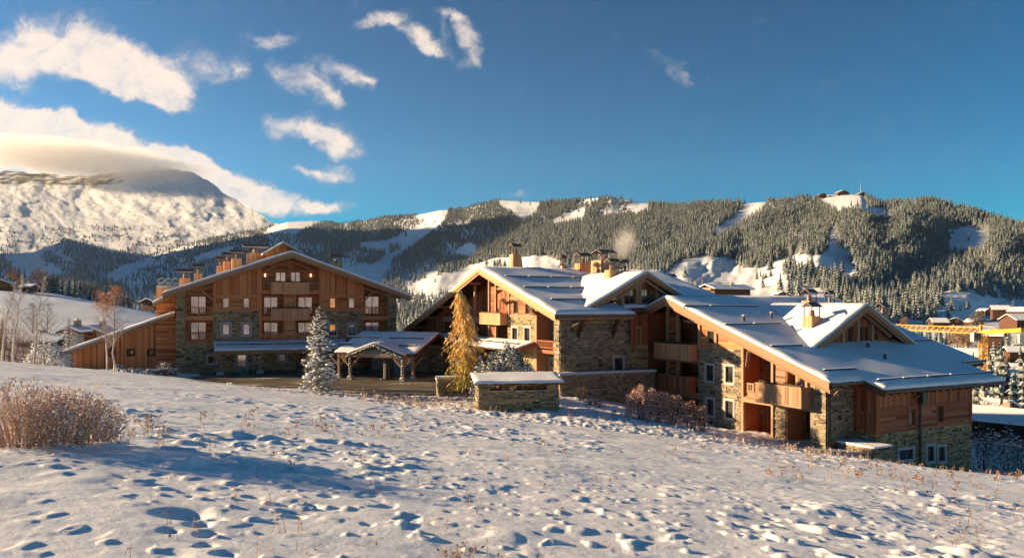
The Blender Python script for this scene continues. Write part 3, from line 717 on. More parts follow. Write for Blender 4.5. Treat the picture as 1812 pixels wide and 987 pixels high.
rb = Lf.rect(298.5, 586, 311.5, 607, -.9); m2 = MB(); Lf.box(m2, rb[0], rb[1], rb[2], rb[1] + .45, -1.9, -.9, .7)
m2.build('balcony_fascia', wl_h, LC); railing(Lf, rb[0], rb[2], rb[1] + .45, rb[3], -.95, LC, wl_v, .8)
# chimneys on the roof behind
for px, yt, yb, w, dd in ((327, 492, 512, 16.5, -12), (350.5, 484, 505, 12.5, -9), (390, 470, 490, 10, -13), (402.5, 462.5, 485, 12.5, -12.2), (418.8, 458, 482, 15, -11), (452, 448, 472, 27, -11)):
    a, z1 = Lf.az(px, yt, dd); _, z0 = Lf.az(px, yb, dd); c = Lf.P(a, z0, dd); wm = w / F * c.y
    flue(c, wm, min(wm, 1.1), zL(a) - .3, z1, LC, Lf.A, Lf.N * -1, taper=.95, capw=1.5)
a, z1 = Lf.az(298, 508, -9); c = Lf.P(a, z1, -9)
oc = flue(c, 2.3, 1.1, z1 - 2.6, z1, LC, Lf.A, Lf.N * -1, taper=1, cap=False)
m2 = MB(); Lf.box(m2, a - 1.25, z1, a + 1.25, z1 + .18, -9.7, -8.3, .9)
for k in (-1, 0, 1):
    ak = a + k * .78
    Lf.box(m2, ak - .3, z1 + .18, ak + .3, z1 + .6, -9.3, -8.7, .8)
    for s in range(5):
        an0, an1 = math.pi * s / 5, math.pi * (s + 1) / 5
        m2.hexa([Lf.P(ak + .36 * math.cos(an0), z1 + .6 + .4 * math.sin(an0), -8.5), Lf.P(ak + .36 * math.cos(an1), z1 + .6 + .4 * math.sin(an1), -8.5), Lf.P(ak + .36 * math.cos(an1), z1 + .6 + .4 * math.sin(an1), -9.5), Lf.P(ak + .36 * math.cos(an0), z1 + .6 + .4 * math.sin(an0), -9.5),
                 Lf.P(ak + .42 * math.cos(an0), z1 + .62 + .46 * math.sin(an0), -8.5), Lf.P(ak + .42 * math.cos(an1), z1 + .62 + .46 * math.sin(an1), -8.5), Lf.P(ak + .42 * math.cos(an1), z1 + .62 + .46 * math.sin(an1), -9.5), Lf.P(ak + .42 * math.cos(an0), z1 + .62 + .46 * math.sin(an0), -9.5)], .9)
m2.build('chimney_cap', surr_m, oc)
a, z1 = Lf.az(595, 465, -10); flue(Lf.P(a, z1, -10), 1.2, .9, zL(a) - .3, z1, LC, Lf.A, Lf.N * -1, taper=1, capw=1.3)
# roof turret
dd = -8; az0 = Lf.az(464, 449.5, dd); az1 = Lf.az(502, 428.5, dd); az2 = Lf.az(535, 444, dd)
rt = az1[0]; kz = (az1[1] - az0[1]) / (az1[0] - az0[0]); zt = lambda a: az1[1] - kz * abs(a - rt)
fill('v', 'turret_cladding', Lf, [(az0[0] + .5, 2), (az2[0] - .4, 2), (az2[0] - .4, zt(az2[0] - .4) - .25), (rt, zt(rt) - .25), (az0[0] + .5, zt(az0[0] + .5) - .25)], [], wl_v, LC, dd - .8)
core(LC, Lf, [(az0[0] + .5, 2), (az2[0] - .4, 2), (az2[0] - .4, zt(az2[0] - .4) - .27), (rt, zt(rt) - .27), (az0[0] + .5, zt(az0[0] + .5) - .27)], dd - .82, dd - 5, wl_v, 'turret')
for s0, s1 in ((az0[0], rt), (rt, az2[0] + .2)):
    roof_slope(LC, lambda s, t: Lf.P(s, zt(s), dd - t), [(s0, 0, s1, 5.6)], .16, None, .12, 'turret_roof')
rake(LC, Lf.P(az0[0], zt(az0[0]), dd), Lf.P(rt, zt(rt), dd), Lf.N, wt_h, .22, .1); rake(LC, Lf.P(az2[0] + .2, zt(az2[0] + .2), dd), Lf.P(rt, zt(rt), dd), Lf.N, wt_h, .22, .1)

# ================================================================= ENTRANCE PORCH
cp_, sp_ = math.cos(math.radians(-19)), math.sin(math.radians(-19))
Pf = Face(((735 - CX) / F * 78.5, 78.5), (-cp_, -sp_), (sp_, -cp_))     # a runs left from the near right corner
PC = empty('entrance_porch', Pf.P(5, GZ), 'low snow-roofed timber porch with a small central gable and carved name beam', 'porch')
a_l = Pf.az(592, 622)[0]; ze = Pf.az(735, 626)[1]; kp = .33; dep = 5.6; zr_ = ze + kp * dep
roof_slope(PC, lambda s, t: Pf.P(s, ze + kp * t, -t), [(0, 0, a_l, dep)], .2, wd_h, .16)
roof_slope(PC, lambda s, t: Pf.P(s, zr_ - kp * (t - dep), -t), [(0, dep, a_l, dep * 1.8)], .2, wd_h, .16)
for t0, t1 in ((0, dep), (dep * 1.8, dep)):
    z0 = ze + kp * t0 if t0 < dep else zr_ - kp * (t0 - dep)
    rake(PC, Pf.P(0, z0, -t0), Pf.P(0, zr_, -t1), Pf.A * -1, wd_h, .3, .15)
for (xa, xb, t) in ((614, 672, .63), (688, 750, .63), (600, 624, .3), (705, 738, .28), (688, 694, .42)):
    y_t = Pf.az(xa, 600, -dep * t)[0]; y_u = Pf.az(xb, 600, -dep * t)[0]; aa, bb = sorted((y_t, y_u)); aa = max(aa, .15)
    guard(Pf.P(aa, ze + kp * dep * t, -dep * t), Pf.P(bb, ze + kp * dep * t, -dep * t), PC, .2, 1.8)
# little front gable
gd = .9; g0 = Pf.az(614, 624.5, gd); g1 = Pf.az(661, 606.5, gd); g2 = Pf.az(712, 626, gd)
zg = lambda a: g1[1] - (g1[1] - g0[1]) / abs(g0[0] - g1[0]) * abs(a - g1[0])
roof_slope(PC, lambda s, t: Pf.P(s, zg(s), gd - t), [(g1[0], 0, g0[0], 3.5)], .12, wd_h, .12, 'gable_roof'); roof_slope(PC, lambda s, t: Pf.P(s, zg(s), gd - t), [(g2[0], 0, g1[0], 3.5)], .12, wd_h, .12, 'gable_roof')
rake(PC, Pf.P(g0[0], zg(g0[0]), gd), Pf.P(g1[0], g1[1], gd), Pf.N, wd_h, .14, .08); rake(PC, Pf.P(g2[0], zg(g2[0]), gd), Pf.P(g1[0], g1[1], gd), Pf.N, wd_h, .14, .08)
# snowy garland along the gable and down the posts
green_m = tinted('fir_green', [(0, (.018, .035, .018)), (.6, (.05, .085, .04)), (1, (.09, .12, .055))], .8, amt=.4, bumpd=0)
def frosted(name, cols, thr=.25, soft=.35, snowc=(.82, .83, .86), amount=1., rough=.75):
    """foliage whose upward faces carry snow"""
    m, N, L, nd, mth, b = base_mat(name, rough, .15)
    at_ = nd('ShaderNodeAttribute', attribute_name='tint'); g = nd('ShaderNodeNewGeometry'); sp = nd('ShaderNodeSeparateXYZ'); L.new(g.outputs['Normal'], sp.inputs[0])
    n = noise_tex(nd, L, (1, 1, 1), 3.0, 3, .6)
    c = ramp(nd, L, mth('ADD', at_.outputs['Fac'], mth('MULTIPLY', mth('SUBTRACT', n, .5), .5), clamp=True), cols)
    f = ss(mth, mth('ADD', sp.outputs[2], mth('MULTIPLY', mth('SUBTRACT', n, .5), .7)), thr, thr + soft)
    mx = nd('ShaderNodeMix', data_type='RGBA'); L.new(mth('MULTIPLY', f, amount), mx.inputs[0]); L.new(c, mx.inputs[6]); mx.inputs[7].default_value = (*snowc, 1)
    L.new(mx.outputs[2], b.inputs['Base Color']); return m
FIRC = [(0, (.02, .04, .02)), (.5, (.055, .09, .042)), (1, (.12, .15, .065))]
fir_m = frosted('snowy_fir', FIRC, .5, .5, amount=.38)
mg = MB()
def garl(p, q, n, r):
    for i in range(n):
        c = Vector(p).lerp(Vector(q), (i + rng.random()) / n); mg.blob((c.x + rng.uniform(-.06, .06), c.y + rng.uniform(-.1, .02), c.z + rng.uniform(-.08, .08)), r * rng.uniform(.7, 1.3), r, r * rng.uniform(.6, 1.1), rng.random())
garl(Pf.P(g0[0], zg(g0[0]) - .3, gd + .12), Pf.P(g1[0], g1[1] - .3, gd + .12), 46, .13); garl(Pf.P(g2[0], zg(g2[0]) - .3, gd + .12), Pf.P(g1[0], g1[1] - .3, gd + .12), 50, .13)
pz = {}
for px in (620, 712.5):
    a = Pf.az(px, 640, gd)[0]; pz[px] = a
    garl(Pf.P(a, GZ + .7, gd + .1), Pf.P(a, zg(g0[0]) - .3, gd + .1), 22, .11)
tag(mg.build('fir_garland', frosted('garland_fir', FIRC, .0, .3)), 'snow-dusted fir garland along the little porch gable and down its posts', 'garland')
zbm0, zbm1 = Pf.az(665, 632.5, gd)[1], Pf.az(665, 624.5, gd)[1]
m2 = MB(); Pf.box(m2, min(pz[712.5], pz[620]) - .3, zbm0, max(pz.values()) + .3, zbm1, gd - .28, gd - .02, .55); nb = m2.build('name_beam', wt_h, PC)
fc = bpy.data.curves.new('lettering', 'FONT'); fc.body = 'FOUR SEASONS'; fc.align_x = 'CENTER'; fc.align_y = 'CENTER'; fc.size = .43; fc.space_character = 1.12; fc.extrude = .015
let_m, N, L, nd, mth, b = base_mat('pale_lettering', .6); b.inputs['Base Color'].default_value = (.62, .5, .42, 1); fc.materials.append(let_m)
_t = bpy.data.objects.new('lettering_source', fc); C.objects.link(_t); bpy.context.view_layer.update(); _me = bpy.data.meshes.new_from_object(_t); bpy.data.objects.remove(_t)
fo = bpy.data.objects.new('lettering', _me); C.objects.link(fo); fo.parent = nb
am = Pf.az(665.5, 628, gd)[0]; pp = Pf.P(am, (zbm0 + zbm1) / 2, gd + .01)
from mathutils import Matrix
X_ = -Pf.A; Z_ = Vector((0, 0, 1)); Mx = Matrix(((X_.x, Z_.x, Pf.N.x, 0), (X_.y, Z_.y, Pf.N.y, 0), (X_.z, Z_.z, Pf.N.z, 0), (0, 0, 0, 1)))
fo.matrix_local = Matrix.Translation(pp) @ Mx
for k, px in enumerate((600, 620, 712.5, 731)):
    dd = gd - .15 if 0 < k < 3 else -.5
    a = Pf.az(px, 640, dd)[0]; a = max(a, .25); m2 = MB(); Pf.box(m2, a - .13, GZ + .34, a + .13, ze - .2, dd - .13, dd + .13, .55)
    for s in (-1, 1):
        m2.beam(Pf.P(a + s * .1, ze - 1.35, dd), Pf.P(a + s * 1.05, ze - .35, dd), .15, .15, .6)
    o = m2.build('porch_post', wt_v, PC)
    m3 = MB(); Pf.box(m3, a - .25, GZ - .1, a + .25, GZ + .35, dd - .25, dd + .25, .3); o2 = m3.build('post_base', surr_m, o)
    m4 = MB(); m4.blob(Pf.P(a, GZ + .36, dd + .1), .28, .28, .08); m4.build('snow_pad', snow_r, o)
m2 = MB(); Pf.box(m2, .15, ze - .5, a_l - .2, ze - .22, -.66, -.4, .5); m2.build('eave_beam', wt_h, PC)
# back wall of the porch
bf = Face(Pf.P(0, 0, -9.6), Pf.A, Pf.N)
rdo = [(a_l - 4.0, GZ, a_l - 1.6, GZ + 2.6)]
fill('stone', None, bf, [(-3.0, GZ - .3), (a_l + 1, GZ - .3), (a_l + 1, zr_ - 1.3), (-3.0, zr_ - 1.3)], [rdo[0]], stone_t, PC)
window(bf, rdo[0], PC, glass_b, 0, None, wr_v, 2, name='door')
m2 = MB()
for a in (a_l - 4.4, a_l - 6.2, a_l - 8.0, 3): bf.box(m2, a - .14, GZ, a + .14, ze, .3, .58, .5)
m2.build('inner_post', wt_v, PC)
# dark vent stack by the porch entry
c = at(685.5, 666, 80); c.z = GZ
vs = empty('flue_stack', c, 'tall black metal brazier stack standing under the porch gable on the forecourt', 'brazier'); m2 = MB()
m2.tube((c.x, c.y, GZ), (c.x, c.y, GZ + .12), .75, .7, 16, .2); m2.build('base', metal_m, vs)
m2 = MB(); m2.tube((c.x, c.y, GZ + .12), (c.x, c.y, GZ + 2.2), .42, .38, 12, .1); m2.tube((c.x, c.y, GZ + 2.2), (c.x, c.y, GZ + 2.6), .38, .2, 12, .1); m2.build('body', metal_m, vs)
# ================================================================= MIDDLE CHALET
E_ = (.883, .469); G_ = (-.469, .883)
MO = ((990.5 - CX) / F * 70, 70.0)
Mg = Face(MO, G_, (-.883, -.469)); Ms = Face(MO, E_, (.469, -.883))
RM, ZM = 13.99, 3.54
zM = lambda u: ZM - .2988 * (RM - u) if u < RM else ZM - .3195 * (u - RM)
uM = lambda u: zM(u) - .38
MP = lambda u, v, z: Mg.P(u, z, -v)
MC = empty('timber_chalet', MP(8, 4, -8), 'middle chalet of red timber and tan stone whose sunlit gable stands behind the golden larch', 'chalet')
roof_slope(MC, lambda s, t: MP(s, t, zM(s)), [(-1.27, -1.2, 1.0, 7.3), (1.0, -1.2, RM, 22)], .3)
roof_slope(MC, lambda s, t: MP(s, t, zM(s)), [(RM, -1.2, 36.3, 16)], .3)
for u0 in (-1.27, 36.3): rake(MC, MP(u0, -1.2, zM(u0)), MP(RM, -1.2, ZM), Mg.N, wg_h, .42, .3)
beams(MC, [(MP(u, -1.15, zM(u) - .55), MP(u, .4, zM(u) - .55)) for u in (1.2, 4.5, 7.8, 11, 13.99, 17, 21, 25, 29, 33)], wt_h, 'purlin', .26)
for u in (2.2, 6.1, 9.9):   # rows of snow guards
    guard(MP(u, -.3 if u > 3 else .3, zM(u)), MP(u, 10.2 if u > 3 else 5, zM(u)), MC, .26)
a_ = lambda x: Mg.az(x, 500)[0]
ZZ = lambda x, y, d=0: Mg.az(x, y, d)[1]
core(MC, Mg, [(.3, -10), (35.5, -10), (35.5, uM(35.5) - .05), (RM, uM(RM) - .05), (.3, uM(.3) - .05)], -1.75, -21, wr_v)
# gable front
zone(Mg, 'stone', 980.8, 990.4, None, 0, stone_t, MC, .0, roofU=uM, zb=-10)
r1 = Mg.rect(957, 579.5, 971.5, 603, -1.5)
zone(Mg, 'stone', 945, 984, None, 0, stone_t, MC, -1.5, roofU=uM, zb=-10, holes=[(r1, 'stone')])
window(Mg, r1, MC, glass_d, -1.5, 'stone', wd_v)
m2 = MB(); zf = ZZ(965, 619); Mg.box(m2, a_(981), zf - .3, a_(949), zf, -1.5, .02, .5); m2.build('balcony_slab', wr_h, MC)
railing(Mg, a_(980.5), a_(949), zf, ZZ(965, 602), .0, MC, wr_v, .5)
r_ = Mg.rect(956, 634, 972, 664, -1.2)
zone(Mg, 'stone', 947.5, 981, 622, 0, stone_m, MC, -1.2, zb=-10, holes=[(r_, 'stone')]); window(Mg, r_, MC, glass_d, -1.2, 'stone', wr_v, name='door')
m2 = MB(); a0, a1 = a_(951), a_(946.5); Mg.box(m2, min(a0, a1), -10, max(a0, a1), uM(a_(949)) - .3, -1.5, .1, .6); m2.build('timber_post', wt_v, MC)
wr = [Mg.rect(907.5, 580, 916.5, 604.5), Mg.rect(929, 580, 938.5, 605.5)]
zone(Mg, 'stone', 899, 946.5, 559.5, 0, stone_m, MC, 0, zb=-10, holes=[(r, 'stone') for r in wr])
for r in wr: window(Mg, r, MC, glass_d, 0, 'stone', wd_v)
wo_ = [Mg.rect(909.5, 531, 917.5, 555), Mg.rect(930.5, 533, 938.5, 556)]
zone(Mg, 'h', 901, 947, None, 559, wr_h, MC, 0, roofU=uM, holes=[(r, 'wood') for r in wo_])
for r in wo_: window(Mg, r, MC, glass_d, 0, 'wood', wt_v)
m2 = MB(); z_ = ZZ(925, 560); Mg.box(m2, a_(948), z_ - .1, a_(899), z_ + .15, 0, .14, .6); Mg.box(m2, a_(902.5) - .1, z_, a_(902.5) + .12, uM(a_(902.5)), 0, .16, .7)
z_ = ZZ(918, 527); Mg.box(m2, a_(927), z_ - .1, a_(902), z_ + .1, 0, .12, .7); m2.build('timber_frame', wt_v, MC)
beams(MC, [(MP(a_(948), .0, ZZ(955, 556)), MP(a_(957), -1.0, ZZ(963, 546)))], wt_h, 'brace', .26)
beams(MC, [(MP(a_(898), .0, ZZ(900, 538)), MP(a_(903), -1.0, ZZ(905, 528)))], wt_h, 'brace', .26)
# recessed bay 790-899
d = -1.7
wn = [Mg.rect(854, 533, 864, 558, d), Mg.rect(884, 531, 896, 556, d)]
wn2 = [Mg.rect(848, 573, 863, 600, d), Mg.rect(882, 574, 899, 601, d)]
zone(Mg, 'v', 786, 903, None, 640, wr_v, MC, d, roofU=uM, ridge=RM, holes=[(r, None) for r in wn + wn2])
for r in wn + wn2: window(Mg, r, MC, glass_d, d, None, wd_v, 2)
zs, zs2 = ZZ(864, 572), ZZ(864, 562); zs3 = ZZ(864, 606)
bay(Mg, 786, 899, -10, uM, 1.7, MC, wr_h, [(zs2, zs), (zs3 + .2, zs3)])
parapet(Mg, Mg.rect(848.5, 554, 885, 574, .9), .1, .9, MC, wg_v)
railing(Mg, a_(899), a_(884), zs2 + .0, ZZ(892, 550), .05, MC, wr_v, .5); railing(Mg, a_(850), a_(832), zs2, ZZ(841, 549), .05, MC, wr_v, .5)
railing(Mg, a_(899), a_(845), zs3, ZZ(870, 597.5), .05, MC, wr_v, .5)
m2 = MB(); Mg.box(m2, a_(899), zs, a_(786), zs2, -.02, .12, .55)
for p in (865.5, 877.5, 840): Mg.box(m2, a_(p) - .11, zs3, a_(p) + .11, uM(a_(p)) - .25, -.15, .08, .7)
m2.build('timber_frame', wt_v, MC)
zone(Mg, 'h', 866.5, 876.5, 507, 606, wr_h, MC, -.12)
beams(MC, [(MP(a_(903), .1, ZZ(890, 511.5)), MP(a_(878), .1, ZZ(890, 510.5)))], wt_h, 'beam', .2)
# boarded flank far left
zone(Mg, 'v', 700, 789, None, 640, wr_v, MC, -.3, roofU=uM)
m2 = MB()
for p in (722, 747, 765, 784): Mg.box(m2, a_(p) - .12, -8, a_(p) + .12, uM(a_(p)), -.3, -.1, .3)
m2.build('timber_post', wr_v, MC)
# low roof in front of the gable
pA = Mg.az(947.5, 610.5, .1); c0 = (a_(949), ZZ(949, 609.5)); c1 = (a_(800), ZZ(800, 604)); kz_ = .30
zc0 = c0[1]
roof_slope(MC, lambda s, t: MP(s, -t, zc0 + .25 - kz_ * t), [(c0[0], .05, c0[0] + 26, 2.3)], .18, wd_h, .15, 'porch_roof')
guard(MP(c0[0] + 1, -1.3, zc0 + .25 - kz_ * 1.3), MP(c0[0] + 24, -1.3, zc0 + .25 - kz_ * 1.3), MC, .2)
rake(MC, MP(c0[0], -.05, zc0 + .25), MP(c0[0], -2.3, zc0 + .25 - kz_ * 2.3), Vector((.469, -.883, 0)), wr_h, .3, .1)
# right side wall
ws = Ms.rect(1087, 632.5, 1101.5, 657)
zone(Ms, 'stone', 990.5, 1117, None, 0, stone_t, MC, 0, roofU=lambda a: -1.05, zb=-11, holes=[(ws, 'stone')])
zone(Ms, 'stone', 1117, 1146, 611, 0, stone_m, MC, 0, zb=-11)
window(Ms, ws, MC, glass_d, 0, 'stone', wr_v)
zone(Ms, 'v', 1115, 1146, 556, 611, wr_v, MC, .35)
wq = Ms.rect(1126, 580, 1133, 609, .4); window(Ms, wq, MC, glass_d, .45, 'wood', wt_v)
m2 = MB()
for p, y0, y1 in ((1022.5, 643, 650), (1062.5, 641, 649)):
    r = Ms.rect(p - 3, y0, p + 3, y1); Ms.box(m2, r[0], r[1], r[2], r[3], .0, .09, .1)
m2.build('vent_grille', metal_m, MC)
beams(MC, [(MP(.05, v, -3.1), MP(-1.0, v, -1.35)) for v in (1.9, 5.6)] + [(MP(.0, v, -1.35), MP(-1.25, v, -1.35)) for v in (1.9, 5.6)], wd_h, 'bracket', .26)
m2 = MB(); ec = [MP(-1.2, -1.1, zM(-1.27) - .38), MP(-1.2, 7.2, zM(-1.27) - .38)]; m2.beam(*ec, .2, .2, .4); m2.build('eave_beam', wt_h, MC)
m2 = MB(); g0 = MP(-1.36, -1.2, zM(-1.27) - .12); g1 = MP(-1.36, 7.3, zM(-1.27) - .12); m2.tube(g0, g1, .09, .09, 8, .5)
a1v, z1v = Ms.az(1000, 577, .2); m2.tube(MP(-1.3, 1.3, zM(-1.27) - .15), MP(-1.3, 1.25, -1.75), .05, .05, 6, .5); m2.tube(MP(-1.3, 1.25, -1.75), MP(-.12, .55, -2.35), .055, .055, 6, 1); m2.tube(MP(-.12, .55, -2.35), MP(-.12, .55, -6.4), .05, .05, 6, .3)
m2.build('gutter', copper_m, MC)
# cross gable
uf = -.05; v0, za = 2.57, -.66; va, zt_ = 9.55, 2.85; kd = (zt_ - za) / (va - v0)
zD_ = lambda v: zt_ - kd * abs(v - va)
roof_slope(MC, lambda s, t: MP(s, t, zD_(t)), [(uf, v0, 12.2, va)], .25, name='cross_roof')
roof_slope(MC, lambda s, t: MP(s, t, zD_(t)), [(uf, va, 12.2, 16.6)], .25, name='cross_roof')
rake(MC, MP(uf, v0, za), MP(uf, va, zt_), Ms.N, wt_h, .36, .26); rake(MC, MP(uf, 16.6, zD_(16.6)), MP(uf, va, zt_), Ms.N, wt_h, .36, .26)
dd = -.95   # wall set back
dw = [Ms.rect(1077.5, 521, 1093.5, 538, dd), Ms.rect(1105.5, 510, 1123, 538, dd), Ms.rect(1135.5, 512, 1147, 537, dd), Ms.rect(1151, 516, 1158, 537, dd), Ms.rect(1166, 522, 1176, 537, dd)]
fill('v', None, Ms, [(v0 + 1.6, za + .0), (16.6 - 1.6, za), (va + .01, zt_ - .62), (va - .01, zt_ - .62)], [hole(r) for r in dw], wr_v, MC, dd)
for r in dw: window(Ms, r, MC, glass_b, dd, None, wt_v, 2, name='window')
core(MC, Ms, [(v0 + 1.6, za - .3), (16.6 - 1.6, za - .3), (va, zt_ - .64)], dd - .1, dd - 6, wd_v, 'cross_wall')
m2 = MB()
for p in (1101, 1127, 1132.5, 1162): 
    a = Ms.az(p, 500, dd + .1)[0]; Ms.box(m2, a - .13, za, a + .13, zD_(a) - .3, dd, dd + .2, .7)
a0 = v0 + 1.2; Ms.box(m2, a0, za - .25, 15.8, za + .05, dd, dd + .25, .7); m2.build('timber_frame', wt_v, MC)
beams(MC, [(MP(.3, va - 3.4, zD_(va - 3.4) - .9), MP(.3, va, zt_ - .75)), (MP(.3, va + 3.4, zD_(va + 3.4) - .9), MP(.3, va, zt_ - .75))], wt_h, 'truss', .22)
guard(MP(3.2, 4.8, zD_(4.8)), MP(7.8, 4.8, zD_(4.8)), MC, .2)
# low wall continuing right of the cross gable, roof over it
roof_slope(MC, lambda s, t: MP(s, t, -1.02 - .0 + .2988 * (s + 1.27)), [(.5, 7.35, .98, 14.0)], .2, name='eave_roof')
A2, B2 = Vector((*E_, 0)), Vector((*G_, 0))
def m_flue(px, yt, yb, w, Y, **k):
    c = at(px, yb, Y); z1 = at(px, yt, Y).z; return flue(c, w / F * Y * .72, w / F * Y * .72, c.z - .6, z1, MC, A2, B2, **k)
m_flue(912, 450, 476, 27, 84.8, taper=.72, capw=1.25)
m_flue(1083, 478, 499, 32, 78, taper=.72, capw=1.2)
m_flue(1060, 464, 490, 22, 84, taper=1.0, cap=False)
m_flue(1031, 466, 480, 26, 87, taper=1, capw=1.2); m_flue(1069, 461, 482, 44, 84.2, taper=.95, capw=1.05); m_flue(1106, 478, 489, 12, 84, taper=1, capw=1.3)
m_flue(996, 470, 482, 9, 86.5, taper=1, capw=1.5); m_flue(1187, 502, 520, 14, 92, taper=.95, capw=1.6)

# ================================================================= RIGHT CHALET
RO = ((1462 - CX) / F * 58, 58.0)
Rg = Face(RO, G_, (-.883, -.469)); Rs = Face(RO, E_, (.469, -.883))
RR, ZR = 16.95, .46
zR = lambda u: ZR - .3355 * (RR - u) if u < RR else ZR - .338 * (u - RR)
uR = lambda u: zR(u) - .38
RP = lambda u, v, z: Rg.P(u, z, -v)
RC = empty('timber_chalet', RP(8, 6, -10.7), 'nearest chalet at right with one huge blue-shaded snowy roof sweeping over sunlit orange balconies', 'chalet')
roof_slope(RC, lambda s, t: RP(s, t, zR(s)), [(-1.32, -1.2, 0.4, 2.4), (-2.95, 2.4, .4, 17), (.4, -1.2, RR, 2.4), (.4, 2.4, RR, 19.6)], .3)
roof_slope(RC, lambda s, t: RP(s, t, zR(s)), [(RR, -1.2, 22.4, 19.6)], .3)
for u0 in (-1.32, 22.4): rake(RC, RP(u0, -1.2, zR(u0)), RP(RR, -1.2, ZR), Rg.N, wt_h, .5, .34)
rake(RC, RP(-2.95, 2.4, zR(-2.95)), RP(-1.32, 2.4, zR(-1.32)), Rg.N, wd_h, .4, .2)
beams(RC, [(RP(u, -1.15, zR(u) - .6), RP(u, .4, zR(u) - .6)) for u in (1.0, 4.2, 7.4, 10.6, 13.8, 16.95, 20)], wt_h, 'purlin', .28)
beams(RC, [(RP(-1.3, v, zR(-1.3) - .42), RP(.3, v, zR(.3) - .42)) for v in (-.9, .2, 1.3, 2.2)] + [(RP(-2.9, v, zR(-2.9) - .42), RP(-1.9, v, zR(-1.9) - .42)) for v in [2.6 + .8 * i for i in range(18)]], wd_h, 'rafter', .13)
def rguard(x0, y0, x1, y1):
    pts = []
    for px, py in ((x0, y0), (x1, y1)):
        r = ray(px, py); n_ = Vector((0, 0, 1)) - Vector((*G_, 0)) * .3355
        c_ = n_.dot(RP(0, 0, zR(0))); pts.append(r * (c_ / n_.dot(r)))
    return pts
for x0, y0, x1, y1 in ((1210, 544, 1342, 544.5), (1281, 577.5, 1382, 575), (1363, 616, 1421, 614.5), (1456, 659, 1517, 656), (1552, 676.5, 1757, 661.5), (1702, 645, 1745, 641), (1608, 605.5, 1650, 605)):
    p, q = rguard(x0, y0 + 2, x1, y1 + 2); guard(p, q, RC, .24)
for px, py in ((1365, 566), (1536, 619), (1566, 639), (1316, 572)):
    p, _ = rguard(px, py, px, py); m2 = MB(); m2.tube(p - Vector((0, 0, .1)), p + Vector((0, 0, .65)), .14, .13, 8, .2); o = m2.build('vent_pipe', metal_m, RC)
    m3 = MB(); m3.blob(p + Vector((0, 0, .68)), .17, .17, .08); m3.build('snow_pad', snow_r, o)
a_ = lambda x: Rg.az(x, 500)[0]
ZZ = lambda x, y, d=0: Rg.az(x, y, d)[1]
GR = -10.9
core(RC, Rg, [(.3, -12), (22, -12), (22, uR(22) - .05), (RR, uR(RR) - .05), (.3, uR(.3) - .05)], -1.9, -16.6, wr_v)
# corner pier
zone(Rg, 'stone', 1440.5, 1462, None, 0, stone_t, RC, .15, roofU=uR, zb=GR - .5)
m2 = MB(); Rg.box(m2, .02, GR - .5, 1.32, uR(.1), -1.7, .14, .4); m2.build('pier', stone_t, RC)
# ground floor and first floor bay 1316-1440
d = -1.8; z1b, z1t = ZZ(1400, 716), ZZ(1400, 711)
wA = [Rg.rect(1326, 648, 1338, 674, d), Rg.rect(1352, 644, 1364, 676, d), Rg.rect(1399, 654, 1406, 690, d), Rg.rect(1424, 668, 1440, 694, d)]
wB = [Rg.rect(1324, 712, 1345, 742, d), Rg.rect(1350, 714, 1366, 770, d), Rg.rect(1400, 722, 1416, 768, d), Rg.rect(1424, 722, 1440, 768, d)]
zone(Rg, 'h', 1312, 1444, None, 0, wr_h, RC, d, roofU=uR, zb=GR, holes=[(r, None) for r in wA + wB])
for r in wA + wB: window(Rg, r, RC, glass_d, d, None, wt_v, 2)
bay(Rg, 1316, 1440.5, GR, uR, 1.8, RC, wr_h, [(z1t, z1b), (GR + .25, GR - .2)])
zone(Rg, 'h', 1371, 1391, None, 713, wt_h, RC, -.1, roofU=uR); zone(Rg, 'stone', 1371, 1391, 713, 0, stone_t, RC, -.1, zb=GR)
m2 = MB(); Rg.box(m2, a_(1391), GR, a_(1371), uR(a_(1391)) - .05, -1.8, -.11, .6); m2.build('pier', wl_h, RC)
zone(Rg, 'h', 1408, 1426, None, 690, wt_h, RC, -.6, roofU=uR)
m2 = MB()
for p, yt in ((1367.5, None), (1315, None), (1428, 645)): Rg.box(m2, a_(p) - .11, GR if p < 1400 else z1t, a_(p) + .11, uR(a_(p)) - .2, -.15, .1, .75)
Rg.box(m2, a_(1440), z1b - .3, a_(1316), z1b + .1, -.05, .12, .7); m2.build('timber_frame', wt_v, RC)
parapet(Rg, Rg.rect(1336, 681, 1418, 717, 1.3), .1, 1.3, RC, wt_v)
railing(Rg, a_(1336), a_(1324), ZZ(1330, 696), ZZ(1330, 677.5), .1, RC, wt_v, .8); railing(Rg, a_(1441), a_(1424), ZZ(1432, 704), ZZ(1432, 686), .1, RC, wt_v, .8)
m2 = MB(); r = Rg.rect(1323, 696, 1441, 710, .1); Rg.box(m2, r[0], z1b, r[2], z1t + .35, 0, .12, .6); m2.build('balcony_fascia', wt_h, RC)
beams(RC, [(RP(a_(1322), .0, ZZ(1322, 648)), RP(a_(1340), -.9, ZZ(1342, 621)))], wt_h, 'brace', .26)
